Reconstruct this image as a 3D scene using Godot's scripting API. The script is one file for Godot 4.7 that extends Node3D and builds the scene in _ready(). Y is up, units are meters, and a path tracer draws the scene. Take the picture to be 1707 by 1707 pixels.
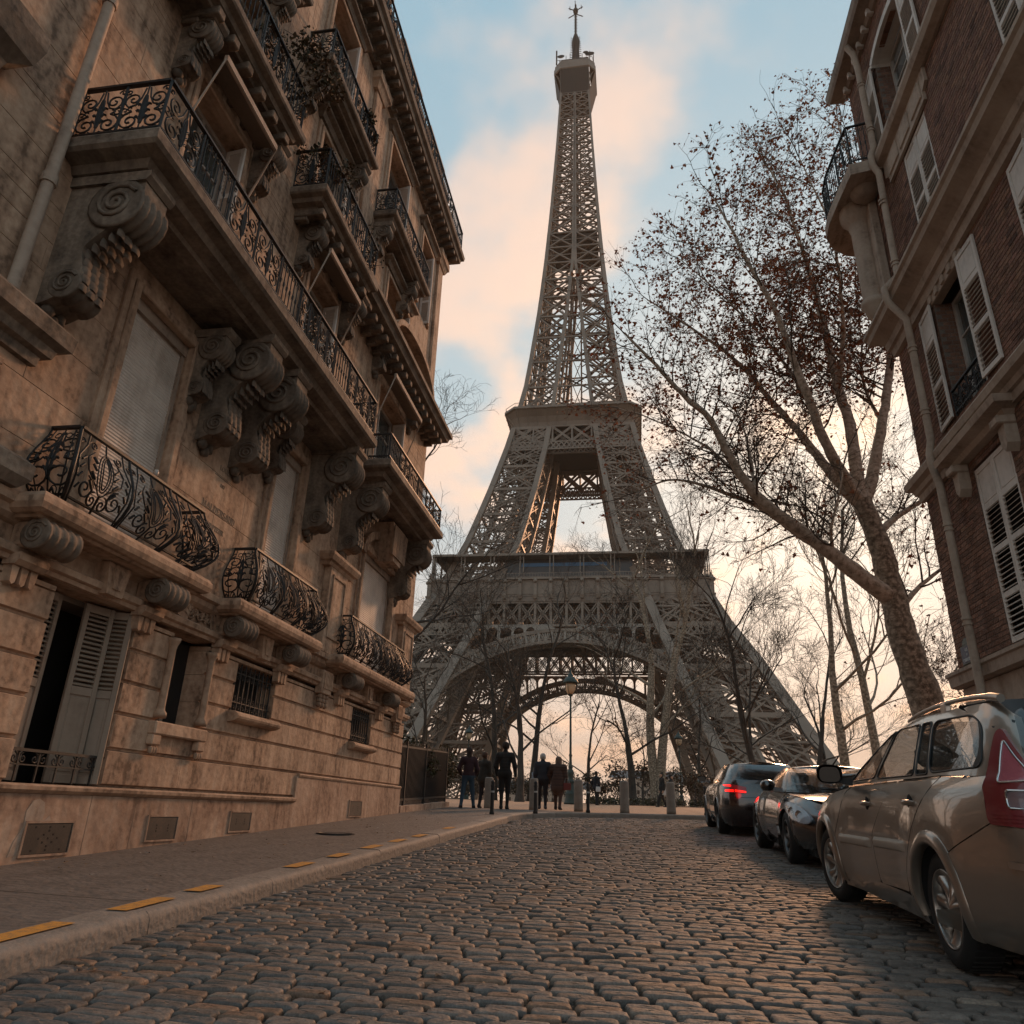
extends Node3D

# world: x right, y up, the street runs along -z; u = -z is the distance up the street
const EYE := 0.93
var MT := {}
var taken := {}
var rng := RandomNumberGenerator.new()


class M:
	var v := PackedVector3Array()
	var n := PackedVector3Array()
	var c := PackedColorArray()
	var ix := PackedInt32Array()
	var t := Transform3D.IDENTITY
	var col := Color(1, 1, 1)
	var colored := false

	func _init(tt := Transform3D.IDENTITY):
		t = tt

	func tint(k: Color) -> M:
		col = k
		colored = true
		return self

	func tri(a: Vector3, b: Vector3, d: Vector3) -> void:
		a = t * a
		b = t * b
		d = t * d
		var nn := (b - a).cross(d - a)
		if nn.length_squared() < 1e-16:
			return
		nn = nn.normalized()
		var i := v.size()
		v.append(a); v.append(b); v.append(d)
		n.append(nn); n.append(nn); n.append(nn)
		c.append(col); c.append(col); c.append(col)
		ix.append(i); ix.append(i + 2); ix.append(i + 1)

	func quad(a: Vector3, b: Vector3, d: Vector3, e: Vector3) -> void:
		a = t * a
		b = t * b
		d = t * d
		e = t * e
		var nn := (d - a).cross(e - b)
		if nn.length_squared() < 1e-18:
			return
		nn = nn.normalized()
		var i := v.size()
		v.append(a); v.append(b); v.append(d); v.append(e)
		for k in 4:
			n.append(nn)
			c.append(col)
		ix.append(i); ix.append(i + 2); ix.append(i + 1)
		ix.append(i); ix.append(i + 3); ix.append(i + 2)

	func box(lo: Vector3, hi: Vector3) -> void:
		var a := Vector3(lo.x, lo.y, lo.z)
		var b := Vector3(hi.x, lo.y, lo.z)
		var d := Vector3(hi.x, hi.y, lo.z)
		var e := Vector3(lo.x, hi.y, lo.z)
		var f := Vector3(lo.x, lo.y, hi.z)
		var g := Vector3(hi.x, lo.y, hi.z)
		var h := Vector3(hi.x, hi.y, hi.z)
		var k := Vector3(lo.x, hi.y, hi.z)
		quad(f, g, h, k)
		quad(b, a, e, d)
		quad(g, b, d, h)
		quad(a, f, k, e)
		quad(k, h, d, e)
		quad(a, b, g, f)

	# box with chamfered edges
	func cbox(lo: Vector3, hi: Vector3, ch: float) -> void:
		var mid := (lo + hi) / 2.0
		var hs := (hi - lo) / 2.0
		ch = min(ch, min(hs.x, min(hs.y, hs.z)) * 0.9)
		var ax := [Vector3.RIGHT, Vector3.UP, Vector3.BACK]
		for i in 3:
			var j := (i + 1) % 3
			var k := (i + 2) % 3
			for s in [-1.0, 1.0]:
				var o: Vector3 = mid + ax[i] * hs[i] * s
				var p: Vector3 = ax[j] * (hs[j] - ch)
				var q: Vector3 = ax[k] * (hs[k] - ch) * s
				quad(o - p - q, o + p - q, o + p + q, o - p + q)
			for s in [-1.0, 1.0]:
				for r in [-1.0, 1.0]:
					var p: Vector3 = ax[k] * (hs[k] - ch)
					var e1: Vector3 = mid + ax[i] * hs[i] * s + ax[j] * (hs[j] - ch) * r
					var e2: Vector3 = mid + ax[i] * (hs[i] - ch) * s + ax[j] * hs[j] * r
					if s * r > 0:
						quad(e1 - p, e2 - p, e2 + p, e1 + p)
					else:
						quad(e2 - p, e1 - p, e1 + p, e2 + p)
		for sx in [-1.0, 1.0]:
			for sy in [-1.0, 1.0]:
				for sz in [-1.0, 1.0]:
					var a: Vector3 = mid + Vector3(sx * hs.x, sy * (hs.y - ch), sz * (hs.z - ch))
					var b: Vector3 = mid + Vector3(sx * (hs.x - ch), sy * hs.y, sz * (hs.z - ch))
					var d: Vector3 = mid + Vector3(sx * (hs.x - ch), sy * (hs.y - ch), sz * hs.z)
					if sx * sy * sz > 0:
						tri(a, b, d)
					else:
						tri(a, d, b)

	# straight bar of rectangular section
	func bar(p: Vector3, q: Vector3, w: float, h := -1.0, up := Vector3.UP) -> void:
		if h < 0:
			h = w
		var d := (q - p).normalized()
		if absf(d.dot(up)) > 0.98:
			up = Vector3.RIGHT if absf(d.x) < 0.9 else Vector3.BACK
		var x := up.cross(d).normalized() * w / 2.0
		var y := d.cross(x).normalized() * h / 2.0
		var a := p - x - y
		var b := p + x - y
		var e := p + x + y
		var f := p - x + y
		var l := q - p
		quad(a, a + l, b + l, b)
		quad(b, b + l, e + l, e)
		quad(e, e + l, f + l, f)
		quad(f, f + l, a + l, a)
		quad(a, b, e, f)
		quad(b + l, a + l, f + l, e + l)

	# smooth grid of points, rows of equal length; around = rows close on themselves
	func grid(rows: Array, around := false, flip := false) -> void:
		var nr := rows.size()
		var nc: int = rows[0].size()
		var i0 := v.size()
		for r in nr:
			var row: PackedVector3Array = rows[r]
			var ra: PackedVector3Array = rows[max(r - 1, 0)]
			var rb: PackedVector3Array = rows[min(r + 1, nr - 1)]
			for k in nc:
				var ka := (k - 1 + nc) % nc if around else max(k - 1, 0)
				var kb := (k + 1) % nc if around else min(k + 1, nc - 1)
				var nn := (rb[k] - ra[k]).cross(row[kb] - row[ka])
				if nn.length_squared() < 1e-20:
					# a pole: take the neighbour row's mean direction
					var r2: PackedVector3Array = rows[r + 1] if r == 0 else rows[r - 1]
					nn = (r2[0] - row[k]).cross(r2[nc / 4] - row[k])
					if (r != 0) != flip:
						nn = -nn
					v.append(t * row[k])
					n.append((t.basis * nn).normalized() if nn.length() > 1e-12 else Vector3.UP)
					c.append(col)
					continue
				if flip:
					nn = -nn
				v.append(t * row[k])
				n.append((t.basis * nn).normalized())
				c.append(col)
		for r in nr - 1:
			for k in (nc if around else nc - 1):
				var a := i0 + r * nc + k
				var b := i0 + r * nc + (k + 1) % nc
				var d := a + nc
				var e := b + nc
				if flip:
					ix.append(a); ix.append(d); ix.append(e)
					ix.append(a); ix.append(e); ix.append(b)
				else:
					ix.append(a); ix.append(e); ix.append(d)
					ix.append(a); ix.append(b); ix.append(e)

	func tube(p: PackedVector3Array, r: Variant, sides := 5, caps := true) -> void:
		var np := p.size()
		if np < 2:
			return
		var rows := []
		var d := (p[1] - p[0]).normalized()
		var x := d.cross(Vector3.UP if absf(d.y) < 0.9 else Vector3.RIGHT).normalized()
		for i in np:
			d = (p[min(i + 1, np - 1)] - p[max(i - 1, 0)]).normalized()
			x = (x - d * x.dot(d))
			if x.length_squared() < 1e-8:
				x = d.cross(Vector3.UP if absf(d.y) < 0.9 else Vector3.RIGHT)
			x = x.normalized()
			var y := d.cross(x)
			var rad: float = r if r is float else r[i]
			var row := PackedVector3Array()
			for k in sides:
				var an := TAU * k / sides
				row.append(p[i] + (x * cos(an) + y * sin(an)) * rad)
			rows.append(row)
		grid(rows, true, true)
		if caps:
			for k in range(1, sides - 1):
				tri(rows[0][0], rows[0][k + 1], rows[0][k])
				tri(rows[-1][0], rows[-1][k], rows[-1][k + 1])

	# profile of (radius, height) turned about the y axis of xf
	func lathe(prof: Array, sides: int, xf := Transform3D.IDENTITY) -> void:
		var rows := []
		for q in prof:
			var row := PackedVector3Array()
			for k in sides:
				var an := TAU * k / sides
				row.append(xf * Vector3(cos(an) * q[0], q[1], sin(an) * q[0]))
			rows.append(row)
		grid(rows, true, false)

	# flat-shaded lathe (hard rings)
	func lathe_hard(prof: Array, sides: int, xf := Transform3D.IDENTITY) -> void:
		for i in prof.size() - 1:
			lathe([prof[i], prof[i + 1]], sides, xf)

	# moulding: pts are (out, height), from bottom to top, run along x from u0 to u1 with mitred returns of depth out-ob
	func mould(pts: Array, u0: float, u1: float, ret0 := true, ret1 := true, ob := 0.0) -> void:
		for i in pts.size() - 1:
			var p: Vector2 = pts[i]
			var q: Vector2 = pts[i + 1]
			var a0 := u0 - (p.x - ob) * float(ret0)
			var b0 := u0 - (q.x - ob) * float(ret0)
			var a1 := u1 + (p.x - ob) * float(ret1)
			var b1 := u1 + (q.x - ob) * float(ret1)
			quad(Vector3(a0, p.y, p.x), Vector3(a1, p.y, p.x), Vector3(b1, q.y, q.x), Vector3(b0, q.y, q.x))
			if ret0:
				quad(Vector3(a0, p.y, ob), Vector3(a0, p.y, p.x), Vector3(b0, q.y, q.x), Vector3(b0, q.y, ob))
			else:
				quad(Vector3(u0, p.y, ob), Vector3(u0, p.y, p.x), Vector3(u0, q.y, q.x), Vector3(u0, q.y, ob))
			if ret1:
				quad(Vector3(a1, p.y, p.x), Vector3(a1, p.y, ob), Vector3(b1, q.y, ob), Vector3(b1, q.y, q.x))
			else:
				quad(Vector3(u1, p.y, p.x), Vector3(u1, p.y, ob), Vector3(u1, q.y, ob), Vector3(u1, q.y, q.x))

	# polygon in the (x, y) plane pushed from z0 to z1
	func prism(poly: PackedVector2Array, z0: float, z1: float) -> void:
		var p := poly
		if Geometry2D.is_polygon_clockwise(p):
			p = p.duplicate()
			p.reverse()
		var idx := Geometry2D.triangulate_polygon(p)
		for i in range(0, idx.size(), 3):
			var a := p[idx[i]]
			var b := p[idx[i + 1]]
			var d := p[idx[i + 2]]
			if (b - a).cross(d - a) < 0:
				var s := b
				b = d
				d = s
			tri(Vector3(a.x, a.y, z1), Vector3(b.x, b.y, z1), Vector3(d.x, d.y, z1))
			tri(Vector3(a.x, a.y, z0), Vector3(d.x, d.y, z0), Vector3(b.x, b.y, z0))
		for i in p.size():
			var a := p[i]
			var b := p[(i + 1) % p.size()]
			quad(Vector3(a.x, a.y, z0), Vector3(b.x, b.y, z0), Vector3(b.x, b.y, z1), Vector3(a.x, a.y, z1))

	func mesh() -> ArrayMesh:
		var a := []
		a.resize(Mesh.ARRAY_MAX)
		a[Mesh.ARRAY_VERTEX] = v
		a[Mesh.ARRAY_NORMAL] = n
		if colored:
			a[Mesh.ARRAY_COLOR] = c
		a[Mesh.ARRAY_INDEX] = ix
		var m := ArrayMesh.new()
		if v.size() > 0:
			m.add_surface_from_arrays(Mesh.PRIMITIVE_TRIANGLES, a)
		return m


# ---------------------------------------------------------------- nodes
func numbered(s: String) -> String:
	if not taken.has(s):
		taken[s] = 0
		return s
	taken[s] += 1
	return "%s_%03d" % [s, taken[s]]

func tag(o: Node, label: String, category := "", group := "", kind := "") -> Node:
	if label != "":
		o.set_meta("label", label)
	if category != "":
		o.set_meta("category", category)
	if group != "":
		o.set_meta("group", group)
	if kind != "":
		o.set_meta("kind", kind)
	return o

func thing(called: String, label: String, category: String, xf: Transform3D, group := "") -> Node3D:
	var o := Node3D.new()
	o.name = numbered(called)
	o.transform = xf
	add_child(o)
	tag(o, label, category, group)
	return o

func part(called: String, m: M, mat: Material, parent: Node = self) -> MeshInstance3D:
	return inst(called, m.mesh(), mat, parent)

func inst(called: String, mesh: Mesh, mat: Material, parent: Node = self) -> MeshInstance3D:
	var o := MeshInstance3D.new()
	o.name = numbered(called) if parent == self else called
	o.mesh = mesh
	o.material_override = mat
	o.cast_shadow = GeometryInstance3D.SHADOW_CASTING_SETTING_ON
	parent.add_child(o, true)
	return o

func struct(called: String, m: M, mat: Material, parent: Node = self) -> MeshInstance3D:
	var o := part(called, m, mat, parent)
	o.set_meta("kind", "structure")
	return o

func multi(called: String, mesh: Mesh, mat: Material, xfs: Array, cols: Array, parent: Node) -> MultiMeshInstance3D:
	var mm := MultiMesh.new()
	mm.transform_format = MultiMesh.TRANSFORM_3D
	mm.use_colors = cols.size() > 0
	mm.mesh = mesh
	mm.instance_count = xfs.size()
	for i in xfs.size():
		mm.set_instance_transform(i, xfs[i])
		if cols.size() > 0:
			mm.set_instance_color(i, cols[i])
	var o := MultiMeshInstance3D.new()
	o.name = called
	o.multimesh = mm
	o.material_override = mat
	parent.add_child(o, true)
	o.set_meta("kind", "stuff")
	return o

func at(x: float, y: float, u: float, turn := 0.0) -> Transform3D:
	return Transform3D(Basis(Vector3.UP, turn), Vector3(x, y, -u))

# ---------------------------------------------------------------- materials
func lin(r: float, g: float, b: float) -> Color:
	return Color(r, g, b).linear_to_srgb()

func mat(albedo: Color, rough := 0.8, metal := 0.0) -> StandardMaterial3D:
	var m := StandardMaterial3D.new()
	m.albedo_color = albedo
	m.roughness = rough
	m.metallic = metal
	return m

func noise(seed_: int, freq: float, oct := 4) -> FastNoiseLite:
	var f := FastNoiseLite.new()
	f.seed = seed_
	f.frequency = freq
	f.noise_type = FastNoiseLite.TYPE_SIMPLEX_SMOOTH
	f.fractal_octaves = oct
	return f

# layered tile texture: cols = colour stops (linear) over a mix of coarse, fine and streak noise
func patch_tex(seed_: int, size: int, cols: Array, coarse: float, fine: float, streak: float, speck := 0.0, kc := 0.006, kf := 0.06) -> ImageTexture:
	var a := noise(seed_, kc, 4).get_seamless_image(size, size).get_data()
	var b := noise(seed_ + 1, kf, 3).get_seamless_image(size, size).get_data()
	var s_img := noise(seed_ + 2, 0.03, 3).get_seamless_image(size, size / 8)
	s_img.resize(size, size, Image.INTERPOLATE_CUBIC)
	var s := s_img.get_data()
	var lut := PackedByteArray()
	var g := Gradient.new()
	g.offsets = PackedFloat32Array()
	g.colors = PackedColorArray()
	for i in cols.size():
		g.add_point(float(i) / (cols.size() - 1), cols[i])
	for i in 256:
		var k: Color = g.sample(i / 255.0).linear_to_srgb()
		lut.append(int(clampf(k.r, 0, 1) * 255)); lut.append(int(clampf(k.g, 0, 1) * 255)); lut.append(int(clampf(k.b, 0, 1) * 255))
	var out := PackedByteArray()
	out.resize(size * size * 3)
	var r := RandomNumberGenerator.new()
	r.seed = seed_
	for i in size * size:
		var q := 0.5 + coarse * (a[i] / 255.0 - 0.5) + fine * (b[i] / 255.0 - 0.5) + streak * (s[i] / 255.0 - 0.5)
		if speck > 0.0:
			q += speck * (r.randf() - 0.5)
		var j := int(clampf(q, 0, 1) * 255) * 3
		out[i * 3] = lut[j]
		out[i * 3 + 1] = lut[j + 1]
		out[i * 3 + 2] = lut[j + 2]
	return ImageTexture.create_from_image(Image.create_from_data(size, size, false, Image.FORMAT_RGB8, out))

func bump_tex(seed_: int, size: int, freq: float, strength: float) -> ImageTexture:
	var im := noise(seed_, freq, 4).get_seamless_image(size, size)
	im.convert(Image.FORMAT_RGBA8)
	im.bump_map_to_normal_map(strength)
	return ImageTexture.create_from_image(im)

func tex_mat(tex: Texture2D, scale: float, rough: float, bump: Texture2D = null, bump_k := 1.0, world := true) -> StandardMaterial3D:
	var m := StandardMaterial3D.new()
	m.albedo_texture = tex
	m.roughness = rough
	m.uv1_triplanar = true
	m.uv1_world_triplanar = world
	m.uv1_scale = Vector3.ONE * scale
	if bump:
		m.normal_enabled = true
		m.normal_texture = bump
		m.normal_scale = bump_k
	m.vertex_color_use_as_albedo = true
	return m

func make_materials() -> void:
	var b1 := bump_tex(11, 512, 0.03, 3.0)
	var b2 := bump_tex(12, 256, 0.09, 4.0)
	var stone := patch_tex(1, 512, [Color(.16, .098, .062), Color(.37, .24, .16), Color(.49, .33, .225), Color(.57, .405, .285)], .75, .6, .75, .14)
	MT.stone = tex_mat(stone, 0.33, .85, b1, .5)
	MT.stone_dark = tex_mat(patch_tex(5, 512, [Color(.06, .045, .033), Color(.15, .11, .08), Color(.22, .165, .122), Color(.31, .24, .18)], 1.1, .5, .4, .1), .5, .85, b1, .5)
	MT.plinth = tex_mat(patch_tex(8, 512, [Color(.20, .12, .08), Color(.36, .23, .158), Color(.44, .295, .208), Color(.52, .37, .27)], .8, .55, .8, .14), .3, .88, b1, .45)
	MT.cobble = tex_mat(patch_tex(21, 512, [Color(.05, .041, .034), Color(.105, .087, .073), Color(.14, .117, .099), Color(.205, .173, .147)], .7, .8, .1, .25, .02, .12), 1.1, .72, b2, .35)
	MT.joint = tex_mat(patch_tex(23, 256, [Color(.02, .017, .014), Color(.045, .038, .03)], .6, .8, 0, .4, .03, .15), 2.0, .95, b2, 1.0)
	MT.asphalt = tex_mat(patch_tex(31, 512, [Color(.075, .062, .052), Color(.115, .095, .08), Color(.14, .117, .10), Color(.18, .152, .13)], .7, .5, .1, .35, .01, .15), .5, .82, b2, .35)
	MT.kerb = tex_mat(patch_tex(35, 512, [Color(.14, .115, .093), Color(.21, .175, .143), Color(.25, .21, .175), Color(.30, .255, .21)], .6, .5, .05, .35, .012, .2), .7, .8, b2, .3)
	MT.sand = tex_mat(patch_tex(41, 512, [Color(.27, .155, .095), Color(.40, .24, .15), Color(.46, .285, .185)], .8, .5, 0, .3, .01, .1), .4, .95, b2, .5)
	MT.earth = tex_mat(patch_tex(43, 256, [Color(.03, .026, .018), Color(.07, .06, .035), Color(.09, .08, .045)], .8, .7, 0, .4, .02, .1), .3, .95)
	MT.brick = tex_mat(patch_tex(51, 512, [Color(.09, .048, .034), Color(.19, .095, .062), Color(.24, .13, .088), Color(.30, .17, .12)], .6, .8, .1, .25, .01, .1), .8, .88, b2, .5)
	MT.mortar = tex_mat(patch_tex(53, 256, [Color(.14, .115, .095), Color(.22, .185, .155)], .7, .7, 0, .3), .8, .95, b2, .5)
	MT.trim = tex_mat(patch_tex(55, 512, [Color(.22, .16, .12), Color(.37, .28, .215), Color(.43, .335, .26), Color(.48, .385, .305)], .9, .4, .5, .1), .4, .8, b1, .3)
	MT.iron = mat(lin(.012, .012, .012), .55, .1)
	MT.iron_old = tex_mat(patch_tex(61, 256, [Color(.012, .012, .011), Color(.022, .02, .018), Color(.05, .035, .025)], .8, .6, 0, .2), 1.5, .6)
	MT.shutter_white = tex_mat(patch_tex(63, 256, [Color(.45, .40, .35), Color(.64, .58, .52), Color(.70, .64, .58)], .7, .3, .4, .05), .6, .6)
	MT.roller = tex_mat(patch_tex(64, 512, [Color(.48, .41, .35), Color(.68, .60, .53), Color(.76, .68, .60)], .9, .2, .5, .05), .5, .6)
	MT.wood_shutter = tex_mat(patch_tex(65, 256, [Color(.20, .15, .11), Color(.29, .225, .17), Color(.33, .26, .20)], .6, .3, .5, .05), .8, .65)
	MT.dark = mat(lin(.012, .011, .01), .9)
	MT.curtain = mat(lin(.06, .052, .045), .9)
	var g := mat(Color(.55, .62, .62, .22), .03)
	g.transparency = BaseMaterial3D.TRANSPARENCY_ALPHA
	g.metallic_specular = .8
	MT.glass = g
	MT.zinc = tex_mat(patch_tex(66, 256, [Color(.13, .135, .14), Color(.2, .205, .21), Color(.24, .245, .25)], .8, .4, .4, .05), .5, .5)
	MT.tower = tex_mat(patch_tex(71, 256, [Color(.17, .128, .098), Color(.225, .172, .132), Color(.27, .21, .163)], .7, .4, .2, .1), .06, .6)
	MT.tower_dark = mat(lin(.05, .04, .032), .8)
	MT.bark = tex_mat(patch_tex(81, 512, [Color(.08, .06, .042), Color(.15, .115, .08), Color(.24, .185, .13), Color(.40, .32, .24), Color(.50, .41, .31)], 1.3, .7, .15, .1, .016, .07), .9, .9, b1, 1.0)
	MT.bark_pale = tex_mat(patch_tex(86, 512, [Color(.13, .10, .07), Color(.26, .20, .145), Color(.42, .34, .26), Color(.52, .43, .34), Color(.58, .49, .39)], 1.2, .7, .15, .1, .016, .07), .9, .9, b1, .8)
	MT.bark_dark = tex_mat(patch_tex(83, 256, [Color(.02, .017, .014), Color(.045, .036, .028), Color(.07, .056, .043)], .8, .7, .2, .2), .8, .92)
	MT.twig = mat(lin(.045, .034, .025), .9)
	MT.twig_pale = mat(lin(.10, .075, .055), .9)
	MT.paint_yellow = tex_mat(patch_tex(85, 256, [Color(.20, .14, .08), Color(.55, .24, .035), Color(.62, .28, .04)], .9, .9, 0, .3, .03, .15), 2.0, .8)


func _ready() -> void:
	rng.seed = 7
	setup_view()
	var t0 := Time.get_ticks_msec()
	make_materials()
	print("materials ", Time.get_ticks_msec() - t0)
	for f in [build_ground, build_tower, build_left_house, build_right_house, build_cars, build_people, build_street, build_big_tree, build_trees, build_park]:
		t0 = Time.get_ticks_msec()
		f.call()
		print(f.get_method(), " ", Time.get_ticks_msec() - t0)

# ---------------------------------------------------------------- camera, sky, sun
func setup_view() -> void:
	var cam := Camera3D.new()
	cam.name = "camera"
	add_child(cam)
	cam.transform = Transform3D(Basis(Vector3(.98765812, .03052255, -.15362233), Vector3(.0294044, .92725392, .37327677), Vector3(.15384027, -.373187, .91491236)).orthonormalized(), Vector3(0, EYE, 0))
	cam.fov = 69.0366
	cam.near = .05
	cam.far = 6000.0
	cam.current = true

	var sun := DirectionalLight3D.new()
	sun.name = "sun"
	add_child(sun)
	# low evening sun behind thin cloud, beyond the plane tree
	var to_sun := Vector3(.24, .36, -.90).normalized()
	sun.look_at_from_position(to_sun * 100.0, Vector3.ZERO)
	sun.light_color = Color(1.0, .74, .55)
	sun.light_energy = .65
	sun.light_angular_distance = 8.0
	sun.shadow_enabled = true

	var env := Environment.new()
	env.background_mode = Environment.BG_SKY
	env.tonemap_mode = Environment.TONE_MAPPER_LINEAR
	env.tonemap_exposure = 1.52
	env.sdfgi_enabled = true
	env.ssao_enabled = true
	env.ssil_enabled = true
	env.fog_enabled = true
	env.fog_density = .00022
	env.fog_light_color = Color(.82, .70, .60)
	var sky := Sky.new()
	var pm := PanoramaSkyMaterial.new()
	pm.panorama = sky_image(to_sun)
	pm.energy_multiplier = 1.0
	sky.sky_material = pm
	env.sky = sky
	env.background_energy_multiplier = 1.0
	var we := WorldEnvironment.new()
	we.name = "world"
	we.environment = env
	add_child(we)

func sky_image(to_sun: Vector3) -> ImageTexture:
	var w := 2048
	var h := 1024
	var n1 := noise(303, 1.1, 6)
	var n2 := noise(404, 3.4, 6)
	var n3 := noise(505, .55, 3)
	var im := Image.create(w, h, false, Image.FORMAT_RGBH)
	var zen := Vector3(.22, .37, .465)
	var mid := Vector3(.31, .435, .50)
	var low := Vector3(.56, .50, .45)
	# cloud banks and clear patches: direction, tightness, weight
	var banks := [[Vector3(-.20, .594, -.768), 90.0, 1.0], [Vector3(-.185, .705, -.685), 160.0, .40], [Vector3(.02, .745, -.66), 160.0, .30], [Vector3(-.28, .80, -.53), 200.0, .45], [Vector3(.06, .80, -.60), 200.0, .15],
		[Vector3(-.24, .72, -.65), 250.0, -.5], [Vector3(.16, .81, -.56), 40.0, -.6], [Vector3(-.19, .83, -.52), 250.0, -.4], [Vector3(.07, .65, -.755), 150.0, -.35], [Vector3(.14, .41, -.90), 60.0, .45], [Vector3(-.08, .15, -.985), 60.0, .35], [Vector3(-.26, .50, -.82), 200.0, -.25], [Vector3(.33, .22, -.92), 120.0, -.25], [Vector3(.03, .085, -.99), 200.0, -.4]]
	for b in banks:
		b[0] = b[0].normalized()
	for j in h:
		var el := PI * (.5 - (j + .5) / h)
		var y := sin(el)
		var cy := cos(el)
		if y < -.06:
			var g := Vector3(.12, .105, .09)
			for i in w:
				im.set_pixel(i, j, Color(g.x, g.y, g.z))
			continue
		var e := maxf(y, 0.0)
		var base := low.lerp(mid, smoothstep(0.0, .4, e)).lerp(zen, smoothstep(.5, 1.0, e))
		for i in w:
			var az := TAU * (i + .5) / w
			var d := Vector3(sin(az) * cy, y, -cos(az) * cy)
			var sd := maxf(d.dot(to_sun), 0.0)
			# cloud sheet, seen flatter towards the horizon
			var k := 1.0 / (e + .22)
			var px := d.x * k
			var pz := d.z * k
			var q := n1.get_noise_3d(px, 0.0, pz) * .85 + n2.get_noise_3d(px, 3.0, pz) * .6 + n3.get_noise_2d(px, pz) * .2
			if d.z < 0:
				for b in banks:
					var c: float = d.dot(b[0])
					if c > .9:
						q += b[2] * .5 * exp((c - 1.0) * b[1])
			var cover := smoothstep(.0, .55, q)
			var thick := smoothstep(.25, .75, q)
			var warm := pow(sd, 4.0)
			var cl := Vector3(.62, .53, .49).lerp(Vector3(.90, .59, .41), clampf(.22 + warm * 1.0 - e * .25, 0, 1))
			cl = cl.lerp(Vector3(.52, .46, .45), thick * (.5 - .35 * warm))
			var s := base.lerp(cl, cover * .88)
			s += Vector3(1.0, .64, .34) * (pow(sd, 60.0) * .40 + pow(sd, 14.0) * .30)
			s += Vector3(.95, .58, .30) * pow(sd, 3.0) * exp(-e * 3.6) * .60
			s *= .9
			im.set_pixel(i, j, Color(s.x, s.y, s.z))
	return ImageTexture.create_from_image(im)

# ---------------------------------------------------------------- ground, road, pavements
# height of the carriageway at distance u; pavements lie KERB above it
const KERB := 0.12
func gy(u: float) -> float:
	if u < 22.0:
		return .039 * u
	if u < 24.0:
		return .858 + (u - 22.0) * .028
	if u < 50.0:
		return .914 + (u - 24.0) * .0205
	return 1.447

func far_y(u: float) -> float:
	return lerpf(gy(u) + KERB - .03, -1.87, smoothstep(70.0, 130.0, u))

# edge of the carriageway, from near to far, then along the far kerb to the right
func kerb_path() -> PackedVector2Array:
	var p := PackedVector2Array()
	var u := -3.0
	while u < 17.9:
		p.append(Vector2(-2.93, u))
		u += .55
	var c := Curve2D.new()
	c.add_point(Vector2(-2.93, 17.9), Vector2.ZERO, Vector2(-.12, 1.6))
	c.add_point(Vector2(-1.75, 21.55), Vector2(-1.1, -.75), Vector2(1.0, .55))
	c.add_point(Vector2(2.2, 22.75), Vector2(-1.4, -.25), Vector2(1, .1))
	c.add_point(Vector2(8.5, 23.2), Vector2(-1, -.1), Vector2.ZERO)
	for q in c.tessellate_even_length(5, .45):
		p.append(q)
	return p

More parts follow.
